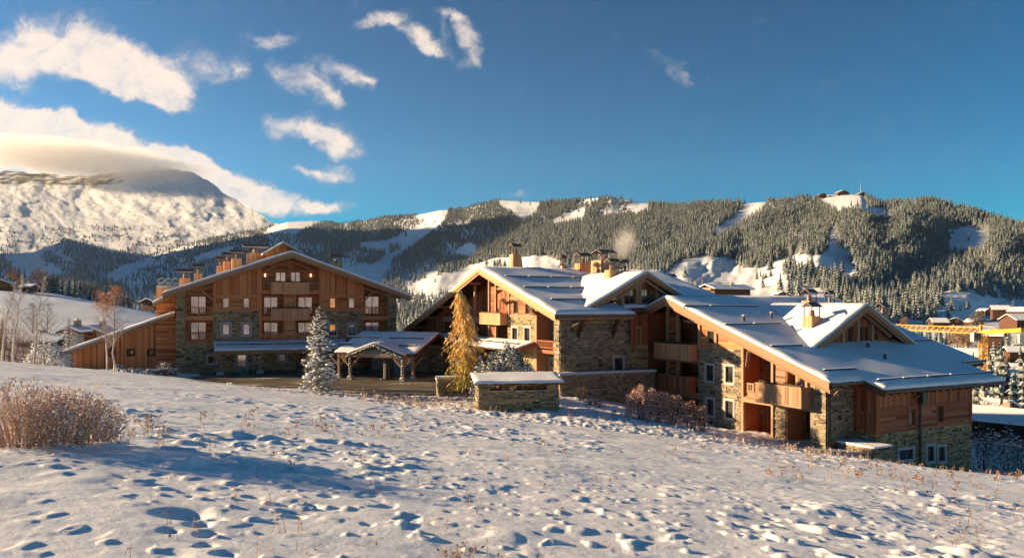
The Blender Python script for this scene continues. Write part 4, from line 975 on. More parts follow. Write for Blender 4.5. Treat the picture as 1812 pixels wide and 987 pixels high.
# stone block with four windows
ws = [Rg.rect(1250.5, 646, 1263, 673.5), Rg.rect(1285, 648, 1298, 676.5), Rg.rect(1251.5, 706, 1263.5, 734), Rg.rect(1284.5, 709, 1298, 738.5)]
zone(Rg, 'stone', 1237, 1315.5, 617, 0, stone_t, RC, 0, zb=GR - .3, holes=[(r, 'stone') for r in ws])
for r in ws: window(Rg, r, RC, glass_d, 0, 'stone', wd_v)
wt_ = [Rg.rect(1252, 585, 1264, 608)]
zone(Rg, 'h', 1240, 1315.5, None, 617, wl_h, RC, -.03, roofU=uR, holes=[(r, 'wood') for r in wt_]); window(Rg, wt_[0], RC, glass_d, -.03, 'wood', wt_v)
m2 = MB()
for p in (1238.8, 1268): Rg.box(m2, a_(p) - .12, ZZ(p, 616), a_(p) + .12, uR(a_(p)) - .05, -.03, .16, .8)
m2.build('timber_post', wt_v, RC)
# left bay with two balconies
d = -1.9; wC = [Rg.rect(1150, 584, 1160, 606, d), Rg.rect(1172, 582, 1178, 606, d), Rg.rect(1202, 580, 1233, 607, d), Rg.rect(1206, 635, 1234, 665, d), Rg.rect(1152, 637, 1175, 664, d)]
zone(Rg, 'v', 1140, 1240, None, 0, wr_v, RC, d, roofU=uR, ridge=RR, zb=GR, holes=[(r, None) for r in wC])
for r in wC: window(Rg, r, RC, glass_d, d, None, wt_v, 2)
sl = []
for yb, yt in ((637, 630), (697, 690)): sl.append((ZZ(1195, yt), ZZ(1195, yb)))
bay(Rg, 1143, 1237, GR, uR, 1.9, RC, wr_h, sl)
for (y0, y1, yr, x1) in ((608, 633.5, 604, 1221), (663, 690, 664, 1219)):
    parapet(Rg, Rg.rect(1157, y0, x1, y1 + 2, .9), .1, .9, RC, wg_v if y0 < 640 else wr_v)
    railing(Rg, a_(1237), a_(x1), ZZ(1228, y1 - 4), ZZ(1228, yr + 2), .05, RC, wr_v, .7); railing(Rg, a_(1157), a_(1144), ZZ(1150, y1 - 6), ZZ(1150, yr), .05, RC, wr_v, .4)
m2 = MB()
for (zt2, zb2) in sl: Rg.box(m2, a_(1237), zb2 - .1, a_(1143), zt2 + .1, -.02, .12, .5)
for p in (1181, 1199.5, 1145): Rg.box(m2, a_(p) - .12, GR, a_(p) + .12, uR(a_(p)) - .2, -.2, .08, .7)
m2.build('timber_frame', wt_v, RC)
zone(Rg, 'h', 1182, 1198.5, 556, 700, wr_h, RC, -.15)
beams(RC, [(RP(a_(1237), .0, ZZ(1225, 570)), RP(a_(1212), .0, ZZ(1225, 569)))], wt_h, 'beam', .22)
# side facing right, stone then boarded projection
zone(Rs, 'stone', 1462, 1513, None, 0, stone_t, RC, 0, roofU=lambda a: uR(0) - .02, zb=-13)
m2 = MB(); r = Rs.rect(1482.5, 733, 1488, 743); Rs.box(m2, r[0], r[1], r[2], r[3], .0, .09, .1); m2.build('vent_grille', metal_m, RC)
Bf = Face(RP(0, 2.87, 0), G_, (-.883, -.469)); ub = -1.95; zbt = uR(ub) - .02
bw = [Bf.rect(1519, 728, 1529, 759), Bf.rect(1533.5, 728, 1545, 760)]
fill('v', None, Bf, [(ub, -9.55), (.0, -9.55), (0, uR(0) - .02), (ub, zbt)], [hole(r) for r in bw], wr_v, RC, 0)
for r in bw: window(Bf, r, RC, glass_d, 0, None, wt_v)
fill('stone', None, Bf, [(ub, -14.5), (.0, -14.5), (0, -9.55), (ub, -9.55)], [], stone_m, RC, -.02)
Bs = Face(RP(ub, 2.87, 0), E_, (.469, -.883))
zmid = Bs.az(1550, 724)[1]; vend = Bs.az(1718, 700)[0]
bn = [Bs.rect(1607.5, 723, 1619, 753), Bs.rect(1658.5, 717, 1668.5, 746)]
fill('v', None, Bs, [(0, zmid), (vend, zmid), (vend, zbt), (0, zbt)], [], wr_v, RC, .03)
fill('h', None, Bs, [(0, -9.55), (vend, -9.55), (vend, zmid), (0, zmid)], [hole(r, 'wood') for r in bn], wr_h, RC, 0)
for r in bn: window(Bs, r, RC, glass_d, 0, 'wood', wr_v)
bl = [Bs.rect(1590, 795, 1615, 812), Bs.rect(1640, 789, 1652, 815), Bs.rect(1660, 790, 1671, 815)]
fill('stone', None, Bs, [(0, -15), (vend, -15), (vend, -9.55), (0, -9.55)], [hole(r, 'stone') for r in bl], stone_m, RC, -.02)
for r in bl: window(Bs, r, RC, glass_d, -.02, 'stone', wd_v, 1)
m2 = MB()
for a in (0, vend - .22): Bs.box(m2, a - .02, -9.55, a + .22, zbt, 0, .12, .6)
Bs.box(m2, .22, zmid - .1, vend - .22, zmid + .08, .0, .11, .4)
m2.build('timber_frame', wr_v, RC)
core(RC, Bs, [(.05, -9.5), (vend - .05, -9.5), (vend - .05, zbt - .05), (.05, zbt - .05)], -.2, -3, wr_v); core(RC, Bs, [(.05, -15), (vend - .05, -15), (vend - .05, -9.55), (.05, -9.55)], -.2, -3, stone_m)
zone(Face(RP(ub, 2.87 + vend, 0), (-.469, .883), (.883, .469)), 'v', 1719, 1719.1, None, 0, wr_v, RC, 0, roofU=lambda a: -7, zb=-9) if False else None
# drain with hopper, wall lantern
m2 = MB(); a, z = Bs.az(1632, 700, .1); Bs.box(m2, a - .5, z - .55, a + .1, z + .35, .05, .5, .2); m2.tube(Bs.P(a - .35, z - .5, .2), Bs.P(a - .35, -14.5, .2), .09, .09, 8, .2)
m2.beam(Bs.P(a - .6, z + .1, .3), Bs.P(a - 1.2, z - .1, .3), .1, .1, .4); m2.beam(Bs.P(a, z + .15, .3), Bs.P(a + 1.5, z + .45, .3), .1, .1, .4); m2.build('rain_hopper', metal_m, RC)
# gutter at the tip with its paler outlet
m2 = MB(); m2.tube(RP(-1.42, -1.2, zR(-1.32) - .15), RP(-1.42, 2.4, zR(-1.32) - .15), .09, .09, 8, .3); m2.tube(RP(-1.4, .2, zR(-1.32) - .2), RP(-.12, .3, -7.0), .05, .05, 6, 1.); m2.tube(RP(-.12, .3, -7.0), RP(-.12, .3, -10.6), .05, .05, 6, .2)
m2.tube(RP(-3.05, 2.4, zR(-2.95) - .15), RP(-3.05, 17, zR(-2.95) - .15), .1, .1, 8, .2); m2.build('gutter', copper_m, RC)
# cross gable
uf = 4.1; v0, za = 3.08, -3.85; va, zt2_ = 9.71, -.19; kd2 = (zt2_ - za) / (va - v0); v9 = 2 * va - v0
zD2 = lambda v: zt2_ - kd2 * abs(v - va)
roof_slope(RC, lambda s, t: RP(s, t, zD2(t)), [(uf, v0, 16.2, va)], .28, name='cross_roof'); roof_slope(RC, lambda s, t: RP(s, t, zD2(t)), [(uf, va, 16.2, v9)], .28, name='cross_roof')
for vv in (v0, v9): rake(RC, RP(uf, vv, za), RP(uf, va, zt2_), Rs.N, wt_h, .42, .3)
dd = -(uf + 1.0)
dw = [Rs.rect(1500.5, 577, 1508, 604, dd), Rs.rect(1521.5, 577, 1527.5, 605, dd), Rs.rect(1529.5, 577, 1536, 605, dd), Rs.rect(1546, 588, 1554, 604, dd)]
fill('v', None, Rs, [(v0 + 2, za + .3), (v9 - 2, za + .3), (va + .01, zt2_ - .7), (va - .01, zt2_ - .7)], [hole(r) for r in dw], wr_v, RC, dd)
for r in dw: window(Rs, r, RC, glass_d, dd, None, wt_v)
core(RC, Rs, [(v0 + 1.6, za - .2), (v9 - 1.6, za - .2), (va, zt2_ - .72)], dd - .1, dd - 6, wd_v, 'cross_wall')
m2 = MB()
for p in (1491, 1517.5, 1543): a = Rs.az(p, 500, dd + .1)[0]; Rs.box(m2, a - .15, za + .3, a + .15, zD2(a) - .4, dd, dd + .22, .75)
a0 = Rs.az(1457, 500, dd)[0]; a1 = Rs.az(1584, 500, dd)[0]; Rs.box(m2, a0, za + .1, a1, za + .42, dd, dd + .3, .75); m2.build('timber_frame', wt_v, RC)
beams(RC, [(RP(uf + .5, va - 3.6, zD2(va - 3.6) - .75), RP(uf + .5, va, zt2_ - .7)), (RP(uf + .5, va + 3.6, zD2(va + 3.6) - .75), RP(uf + .5, va, zt2_ - .7))], wt_h, 'truss', .24)
pq = [Vector(RP(10.5, 4.9, zD2(4.9))), Vector(RP(7.2, 4.9, zD2(4.9)))]; guard(pq[0], pq[1], RC, .22)
def r_flue(px, yt, yb, w, Y, **k):
    c = at(px, yb, Y); z1 = at(px, yt, Y).z; return flue(c, w / F * Y * .74, w / F * Y * .74, c.z - .8, z1, RC, A2, B2, **k)
r_flue(1436.5, 559, 590, 33, 67, taper=.76, capw=1.35)
r_flue(1432, 532, 541, 28, 76, taper=.8, capw=1.2, mat=wg_v); r_flue(1468, 535, 541, 15, 74, taper=1, capw=1.2); r_flue(1562, 556, 572, 20, 79, taper=.85, capw=1.5)
# patio slab under the stone pier
m2 = MB(); m2.hexa([RP(-2.3, -1.6, -10.95), RP(-2.3, 2.7, -10.95), RP(6, 2.7, -10.95), RP(6, -1.6, -10.95), RP(-2.3, -1.6, -10.62), RP(-2.3, 2.7, -10.62), RP(6, 2.7, -10.62), RP(6, -1.6, -10.62)][::1], .5)
m2.build('patio', surr_m, RC)
m2 = MB(); m2.hexa([RP(-3.2, 1.0, -11.4), RP(-3.2, 2.8, -11.4), RP(-.2, 2.8, -11.4), RP(-.2, 1.0, -11.4), RP(-3.2, 1.0, -10.2), RP(-3.2, 2.8, -10.2), RP(-.2, 2.8, -10.2), RP(-.2, 1.0, -10.2)], .5); o = m2.build('terrace_wall', stone_m, RC)
fill('stone', None, Face(RP(-3.2, 1.0, 0), E_, (.469, -.883)), [(0, -11.6), (1.8, -11.6), (1.8, -10.2), (0, -10.2)], [], stone_m, o, .01)
fill('stone', None, Face(RP(-3.2, 1.0, 0), G_, (-.883, -.469)), [(0, -11.6), (3, -11.6), (3, -10.2), (0, -10.2)], [], stone_t, o, .01)
m2 = MB(); m2.hexa([RP(-3.3, .9, -10.2), RP(-3.3, 2.85, -10.2), RP(-.1, 2.85, -10.2), RP(-.1, .9, -10.2), RP(-3.3, .9, -10.08), RP(-3.3, 2.85, -10.08), RP(-.1, 2.85, -10.08), RP(-.1, .9, -10.08)], .5); m2.build('snow_pad', snow_r, o)

# ================================================================= GARDEN WALLS AND WOOD STORE
def stone_wall_thing(name, p0, p1, zb, zt0, zt1, th, label, cat, mats=None, cap=.12, snow_=.12, over=.12):
    """free-standing stone wall between two points with snow-covered coping"""
    p0 = Vector(p0); p1 = Vector(p1); a = (p1 - p0); Ln = a.length; a.normalize(); nn = Vector((a.y, -a.x, 0))
    if nn.y > 0: nn = -nn
    f = Face(p0, a, nn); root = empty(name, (p0.x, p0.y, zb), label, cat); mats = mats or stone_t
    fill('stone', None, f, [(0, zb), (Ln, zb), (Ln, zt1), (0, zt0)], [], mats, root, 0)
    for e_, s_ in ((p0, -1), (p1, 1)):
        fe = Face(e_, nn, a * s_); zt = zt0 if s_ < 0 else zt1; fill('stone', None, fe, [(-th, zb), (0, zb), (0, zt), (-th, zt)], [], mats, root, 0)
    m = MB(); P = lambda q, z, d: Vector((q.x, q.y, z)) + nn * d
    m.hexa([P(p0, zb, -.01), P(p1, zb, -.01), P(p1, zb, -th), P(p0, zb, -th), P(p0, zt0, -.01), P(p1, zt1, -.01), P(p1, zt1, -th), P(p0, zt0, -th)], .4); m.build('wall_core', mats, root)
    m = MB(); q0 = p0 - a * over; q1 = p1 + a * over
    m.hexa([P(q0, zt0, over), P(q1, zt1, over), P(q1, zt1, -th - over), P(q0, zt0, -th - over), P(q0, zt0 + cap, over), P(q1, zt1 + cap, over), P(q1, zt1 + cap, -th - over), P(q0, zt0 + cap, -th - over)], .5); o = m.build('coping', surr_m, root)
    def top(s, t): q = q0.lerp(q1, s / (q1 - q0).length); return P(q, zt0 + (zt1 - zt0) * s / (q1 - q0).length + cap, over - t)
    V = []; Fc = []; n1 = max(2, int(Ln / .4)); lw = th + 2 * over
    for j, t in enumerate((0, .04, lw / 2, lw - .04, lw)):
        for i in range(n1 + 1):
            p = top((q1 - q0).length * i / n1, t); h = snow_ + mn.noise(p * 1.4) * .04
            if j in (0, 4): h = -.005
            V.append((p.x, p.y, p.z + h))
    w = n1 + 1
    for j in range(4):
        for i in range(n1): Fc.append((j * w + i, j * w + i + 1, (j + 1) * w + i + 1, (j + 1) * w + i))
    me = bpy.data.meshes.new('snow_cover'); me.from_pydata(V, [], Fc); me.materials.append(snow_r); me.polygons.foreach_set('use_smooth', [True] * len(Fc)); link('snow_cover', me, o)
    return root
ta0 = MP(-1.1, -.6, 0); ta1 = MP(-1.1, 9.6, 0)
stone_wall_thing('terrace_wall', ta0, ta1, -11.2, at(990, 666, 69).z + .1, at(1142, 658, 73.5).z, .5, 'long tan stone terrace wall below the middle chalet with a sloping snowy coping', 'wall')
w0 = at(775, 668, 66); w1 = at(850, 665, 67); w0.z = w1.z = 0
stone_wall_thing('garden_wall', w0, w1, -8.0, at(775, 671, 66).z, at(850, 671, 66.5).z, .55, 'short pale stone wall with snowy cap at the forecourt edge behind the larch', 'wall')
w0 = at(265, 650, 80); w1 = at(312, 650, 82); w0.z = w1.z = 0
stone_wall_thing('planter_wall', at(240, 650, 80) * Vector((1, 1, 0)) if False else w0, w1, -8.0, -6.95, -7.0, .45, 'low planter wall with a snowy coping at the foot of the left chalet pier', 'wall')
# wood store: stone box with slatted openings and a single snowy roof
ga = Vector((at(847, 700, 57).x, 57, 0)); gb = Vector((at(988, 700, 57.8).x, 57.8, 0)); a = (gb - ga).normalized(); nn = Vector((a.y, -a.x, 0)); Ln = (gb - ga).length
Gf = Face(ga, a, nn); GS = empty('wood_store', Gf.P(Ln / 2, -7.9, -1), 'small stone shelter with slatted openings and a flat snowy roof before the rounded bush', 'shelter')
zt_g = at(860, 681, 57).z; zb_g = -8.2
op = [Gf.rect(867, 683, 902, 690.5), Gf.rect(913, 682, 968, 690)]
fill('stone', None, Gf, [(0, zb_g), (Ln, zb_g), (Ln, zt_g), (0, zt_g)], op, stone_m, GS, 0)
fe = Face(ga, nn, -a); fill('stone', None, fe, [(-2.2, zb_g), (0, zb_g), (0, zt_g), (-2.2, zt_g)], [], stone_t, GS, 0)
fe = Face(gb, nn, a); fill('stone', None, fe, [(-2.2, zb_g), (0, zb_g), (0, zt_g), (-2.2, zt_g)], [], stone_t, GS, 0)
m = MB(); Gf.box(m, .02, zb_g, Ln - .02, zt_g, -2.2, -2.0, .4); Gf.box(m, .02, zb_g, Ln - .02, op[0][1], -2.0, -.01, .4); m.build('wall_core', stone_m, GS)
for r in op:
    m = MB(); Gf.box(m, r[0], r[1] - .05, r[2], r[1], -.2, .1, .9); m.build('sill', surr_m, GS)
    m = MB(); k = int((r[2] - r[0]) / .45)
    for i in range(k + 1): x = r[0] + (r[2] - r[0] - .05) * i / k; Gf.box(m, x, r[1], x + .05, r[3], -.1, -.03, .4)
    Gf.box(m, r[0], (r[1] + r[3]) / 2, r[2], (r[1] + r[3]) / 2 + .04, -.12, -.05, .6); m.build('slat_screen', wr_v, GS)
    m = MB()
    for i in range(int((r[2] - r[0]) / .2)):
        for j in range(1): m.tube(Gf.P(r[0] + .1 + i * .2, r[1] + .08 + rng.uniform(0, .1), -1.2), Gf.P(r[0] + .1 + i * .2, r[1] + .08 + rng.uniform(0, .1), -.35), .085, .085, 6, rng.random())
    m.build('log_stack', wt_h, GS, kind='stuff')
zr0 = at(860, 679, 56.6).z + .02
roof_slope(GS, lambda s, t: Gf.P(s, zr0 + .14 * t, .45 - t), [(-.35, 0, Ln + .35, 3.1)], .12, wd_h, .13, 'roof', step=.3)
# ---------------------------------------------------------------- valley, hills and mountain
def interp2(px, tab_px, tab): return np.interp(px, tab_px, tab)
VPX = [-1200, -400, 0, 100, 200, 340, 500, 700, 1000, 1300, 1700, 2300, 3200]
VY = [118, 150, 200, 280, 350, 450, 600, 800, 1000, 1300]
VZ = [[-9,-8,-2,8,14,18,22,30,30,30],[-9,-8,-3,4,9,10,14,18,20,20],[-9,-8,-4,2.5,6.2,4,3,4,2,0],[-9.5,-8.5,-5,0,3.7,1,0,0,-2,-6],[-10,-9,-6.3,-2.6,-.9,-5,-8,-8,-8,-12],
      [-10,-9.5,-8.6,-8,-7.6,-12,-20,-26,-30,-34],[-10,-11,-13,-16,-18,-24,-32,-40,-46,-50],[-11,-13,-18,-24,-30,-38,-46,-54,-60,-66],[-11,-14,-17,-20,-22,-24,-26,-30,-34,-40],
      [-15,-19,-21,-22,-22,-22,-22,-22,-22,-22],[-21,-23,-24,-24,-23,-22,-21,-20,-19,-18],[-23,-25,-26,-26,-25,-22,-18,-14,-8,-4],[-24,-25,-26,-26,-24,-20,-15,-8,0,8]]
VZ = np.array(VZ, float)
def valley_z(PXa, Ya):
    cx = np.interp(PXa, VPX, np.arange(len(VPX))); cy = np.interp(np.log(Ya), np.log(VY), np.arange(len(VY)))
    i = np.clip(cx.astype(int), 0, len(VPX) - 2); j = np.clip(cy.astype(int), 0, len(VY) - 2); u = cx - i; v = cy - j
    z = VZ[i, j] * (1 - u) * (1 - v) + VZ[i + 1, j] * u * (1 - v) + VZ[i, j + 1] * (1 - u) * v + VZ[i + 1, j + 1] * u * v
    X = (PXa - CX) / F * Ya
    return z + (fbm(X * .02 + 50, Ya * .02, 4) - .5) * np.clip(Ya / 220, .5, 4) + (fbm(X * .3, Ya * .3, 3) - .5) * .3
cols = np.linspace(-1200, 3200, 420); rows = np.geomspace(118, 1300, 150); PXg, Yg = np.meshgrid(cols, rows)
link('valley_floor', grid_mesh('valley_floor', (PXg - CX) / F * Yg, Yg, valley_z(PXg, Yg), [snow_m]), kind='structure', label='snowy meadows and valley floor behind the chalets')
# hill: columns (px, bottom py, bottom Y, ridge py, ridge Y)
HC = [(-900, 560, 900, 470, 4500), (-300, 545, 1000, 462, 5200), (0, 540, 1100, 449, 5200), (60, 540, 1100, 446, 5200), (115, 545, 1150, 422, 5200), (190, 550, 1200, 441, 5200), (270, 556, 1200, 451, 5200), (346, 560, 1250, 429, 5000),
      (385, 562, 1250, 420, 5000), (461, 572, 1200, 406, 4900), (508, 580, 1150, 393, 4700), (560, 590, 1150, 391, 4600), (600, 598, 1100, 396, 4500), (640, 605, 1100, 392, 4400), (670, 610, 1080, 386, 4300), (700, 612, 1060, 383, 4200), (740, 612, 1040, 380, 4100),
      (780, 608, 1000, 372, 3900), (820, 600, 980, 370, 3800), (850, 596, 960, 362, 3600), (885, 590, 940, 354, 3500), (920, 588, 920, 356, 3400), (960, 586, 900, 358, 3250), (1010, 584, 860, 358, 3100), (1040, 582, 820, 352, 3000), (1080, 580, 780, 349, 2900), (1130, 578, 740, 358, 2850),
      (1180, 577, 700, 364, 2750), (1220, 577, 680, 362, 2650), (1260, 576, 660, 359, 2600), (1310, 576, 650, 361, 2500), (1345, 575, 640, 358, 2450), (1390, 575, 640, 357, 2400), (1440, 575, 640, 351, 2350), (1465, 575, 640, 345, 2330), (1523, 576, 650, 344, 2300),
      (1560, 578, 660, 361, 2250), (1600, 580, 680, 358, 2200), (1650, 578, 720, 357, 2150), (1700, 572, 760, 369, 2050), (1750, 566, 800, 386, 1950), (1812, 560, 850, 402, 1850), (1900, 556, 900, 422, 1750), (2100, 550, 950, 460, 1700), (2600, 545, 1000, 500, 1700)]
HCa = np.array(HC, float)
def hill_pt(px, py):
    """real point of the hillside seen on a sight line; vectorised"""
    pb = np.interp(px, HCa[:, 0], HCa[:, 1]); Yb = np.interp(px, HCa[:, 0], HCa[:, 2]); pr = np.interp(px, HCa[:, 0], HCa[:, 3]); Yr = np.interp(px, HCa[:, 0], HCa[:, 4])
    s = np.clip((pb - py) / (pb - pr), 0, 1.0)
    Y = Yb * (Yr / Yb) ** s
    env = np.sin(np.pi * np.clip(s, 0, 1)) ** .6
    g = (fbm(px / 120 + 3, py / 75 + 8, 2) - .5) * .30 + (fbm(px / 34 + 30 + (py - 400) * .012, py / 30, 3) - .5) * .045 + (fbm(px / 11, py / 9 + 4, 2) - .5) * .008
    Y = Y * (1 + g * env)
    return (px - CX) / F * Y, Y, -(py - HY) / F * Y, s
cols = np.concatenate([np.linspace(-900, -70, 60), np.linspace(-60, 1870, 620), np.linspace(1890, 2600, 50)]); sr = np.linspace(0, 1, 150)
PXg, Sg = np.meshgrid(cols, sr)
pb = np.interp(PXg, HCa[:, 0], HCa[:, 1]); pr = np.interp(PXg, HCa[:, 0], HCa[:, 3]); PYg = pb + (pr - pb) * Sg
Xh, Yh, Zh, _ = hill_pt(PXg, PYg)
# far side of the ridge so that the hill is a solid landform
bk = [(1.03, 0.02), (1.12, -.03), (1.4, -.25)]
Xb = [Xh[-1] * k for k, _ in bk]; Yb_ = [Yh[-1] * k for k, _ in bk]; Zb_ = [Zh[-1] - (k - 1) * Yh[-1] * (.25 if q < 0 else .05) for k, q in bk]
Xh = np.vstack([Xh] + Xb); Yh = np.vstack([Yh] + Yb_); Zh = np.vstack([Zh] + Zb_)
hs_m, N, L, nd, mth, b = base_mat('hill_snow', .7, .15)
n = noise_tex(nd, L, (1, 1, 1), .012, 6, .6); n2 = noise_tex(nd, L, (1, 1, 1), .08, 4, .6)
L.new(ramp(nd, L, mth('ADD', mth('MULTIPLY', n, .7), mth('MULTIPLY', n2, .3)), [(.30, (.42, .38, .34)), (.40, (.74, .75, .77)), (.6, (.83, .84, .86))]), b.inputs['Base Color'])
link('forested_hill', grid_mesh('forested_hill', Xh, Yh, Zh, [hs_m]), kind='structure', label='long snowy hill rising behind the chalets')
# mountain
MC_ = [(-700, 470, 5600, 330, 8600), (-300, 470, 5600, 312, 8800), (-100, 470, 5600, 304, 9000), (0, 470, 5600, 303, 9000), (40, 470, 5600, 305, 9000), (100, 470, 5600, 309, 9000), (150, 470, 5600, 312, 9000), (190, 470, 5600, 306, 9000), (240, 470, 5600, 298, 9000), (300, 470, 5600, 296, 8900), (340, 470, 5600, 305, 8600), (378, 470, 5600, 325, 8150), (395, 470, 5600, 341, 7850),
       (415, 470, 5600, 351, 7600), (440, 470, 5500, 367, 7250), (465, 470, 5500, 383, 6950), (480, 470, 5500, 392, 6800), (520, 470, 5500, 412, 6450), (620, 480, 5500, 430, 6200)]
MCa = np.array(MC_, float)
def mount_pt(px, py):
    pb = np.interp(px, MCa[:, 0], MCa[:, 1]); Yb = MCa[0, 2]; pr = np.interp(px, MCa[:, 0], MCa[:, 3]); Yr = np.interp(px, MCa[:, 0], MCa[:, 4])
    s = np.clip((pb - py) / (pb - pr), 0, 1); Y = Yb * (Yr / Yb) ** s; env = np.sin(np.pi * s * .92 + .03) ** .5
    g = -(np.abs(fbm(px / 70 + 11 - (py - 380) * .01, py / 46 + 3, 4) - .5)) * .045 + (fbm(px / 16, py / 10 + 9, 4) - .5) * .006
    rk = sst(345 - py, 0, 25) * sst(300 - px, 0, 120) * (np.abs(fbm(px / 30, py / 7, 3) - .5)) * .03
    return Y * (1 + (g - rk) * env), s
cols = np.linspace(-700, 620, 620); PXg, Sg = np.meshgrid(cols, np.linspace(0, 1, 170))
pb = np.interp(PXg, MCa[:, 0], MCa[:, 1]); pr = np.interp(PXg, MCa[:, 0], MCa[:, 3]) + (fbm(PXg / 16, PXg * 0, 4) - .5) * 7; PYg = pb + (pr - pb) * Sg
Ym, _ = mount_pt(PXg, PYg); Xm = (PXg - CX) / F * Ym; Zm = -(PYg - HY) / F * Ym
Xm = np.vstack([Xm, Xm[-1] * 1.05, Xm[-1] * 1.3]); Ym2 = np.vstack([Ym, Ym[-1] * 1.05, Ym[-1] * 1.3]); Zm = np.vstack([Zm, Zm[-1] - 60, Zm[-1] - 900])
mm, N, L, nd, mth, b = base_mat('mountain_snow_and_rock', .8, .1)
g = nd('ShaderNodeNewGeometry'); sp = nd('ShaderNodeSeparateXYZ'); L.new(g.outputs['Normal'], sp.inputs[0]); ps = nd('ShaderNodeSeparateXYZ'); L.new(g.outputs['Position'], ps.inputs[0])
n = noise_tex(nd, L, (1, 1, 1.6), .004, 9, .68); n2 = noise_tex(nd, L, (.6, .6, 1.6), .006, 9, .72)
band = mth('MULTIPLY', ss(mth, ps.outputs[2], 1130, 1290), ss(mth, mth('MULTIPLY', ps.outputs[0], -1), 3900, 4500))
f = mth('ADD', mth('SUBTRACT', mth('MULTIPLY', n, 1.35), mth('MULTIPLY', sp.outputs[2], .42)), mth('MULTIPLY', mth('MULTIPLY', band, n2), .85))
L.new(ramp(nd, L, f, [(.54, (.84, .85, .87)), (.63, (.62, .62, .64)), (.70, (.26, .24, .22)), (.8, (.13, .12, .11))]), b.inputs['Base Color'])
bump(nd, L, b, noise_tex(nd, L, (1, 1, 1.4), .011, 9, .75), .9, 38)
link('snow_mountain', grid_mesh('snow_mountain', Xm, Ym2, Zm, [mm]), kind='structure', label='high snow mountain with rock bands under the cloud bank')
# ranges added out of view to shade the left hill and the mountain foot
ax, ay = np.meshgrid(np.linspace(0, 1, 60), np.linspace(-1, 1, 30))
rx = -3600 - 900 * ax + 900 * ay; ry = 2300 + 3800 * ax; rz = 1400 * np.sin(np.pi * np.clip(ax * .9 + .12, 0, 1)) ** .7 * (1 - np.abs(ay)) + (fbm(ax * 6, ay * 4 + 7, 4) - .5) * 160 - 60
link('added_far_range', grid_mesh('added_far_range', -7300 - 500 * ax + 1100 * ay, 6300 + 4600 * ax, 1560 * np.sin(np.pi * np.clip(ax * .8 + .14, 0, 1)) ** .4 * (1 - np.abs(ay)) + (fbm(ax * 7 + 30, ay * 4 + 3, 4) - .5) * 160 - 60, [mm]), kind='structure', label='unseen range added to shade the foot of the snow mountain')
link('added_side_range', grid_mesh('added_side_range', rx, ry, rz, [mm]), kind='structure', label='unseen range left of the view, added to shade the hill')

# ---------------------------------------------------------------- conifers of the hillside
def conifer_mesh(name, seed, mat, tiers=8, fr=8, h=1.0, r=.17, droop=.5, trunk=True):
    q = random.Random(seed); mb = MB()
    if trunk: mb.tube((0, 0, 0), (0, 0, .3), .018, .012, 5, 0, 1)
    mb.tube((0, 0, .05), (0, 0, .93), r * .5, .005, 6, .1, cap=False)
    for k in range(tiers):
        t = (k + .2) / tiers; z = .06 + .90 * t; rr = r * (1 - t) ** .85 * q.uniform(.85, 1.12) + .012; n = max(4, int(fr * (1 - .45 * t)))
        o = q.random() * 6
        for i in range(n):
            a = o + 2 * math.pi * i / n + q.uniform(-.25, .25); R_ = rr * q.uniform(.75, 1.2); w = 2.2 * rr / n + .012
            ca_, sa_ = math.cos(a), math.sin(a); dz = R_ * droop * q.uniform(.7, 1.3); tt = q.random()
            c0 = (0, 0, z + .055); tip = (ca_ * R_, sa_ * R_, z - dz)
            m1 = (ca_ * R_ * .6 - sa_ * w, sa_ * R_ * .6 + ca_ * w, z - dz * .75); m2_ = (ca_ * R_ * .6 + sa_ * w, sa_ * R_ * .6 - ca_ * w, z - dz * .75)
            mid = (ca_ * R_ * .55, sa_ * R_ * .55, z + .012)
            mb.face([c0, m2_, mid], tt); mb.face([c0, mid, m1], tt); mb.face([m2_, tip, mid], tt); mb.face([mid, tip, m1], tt)
    mb.tube((0, 0, .9), (0, 0, 1.0), .012, .001, 4, .4, cap=False)
    return mb.mesh(name, [mat, wd_v])
far_m = frosted('frosted_conifer', [(0, (.022, .032, .022)), (.5, (.052, .066, .038)), (1, (.085, .105, .06))], .22, .6, (.66, .70, .72), .52)
con = [conifer_mesh('conifer', 40 + i, far_m, 8, 8, r=(.15, .19, .17, .13)[i]) for i in range(4)]
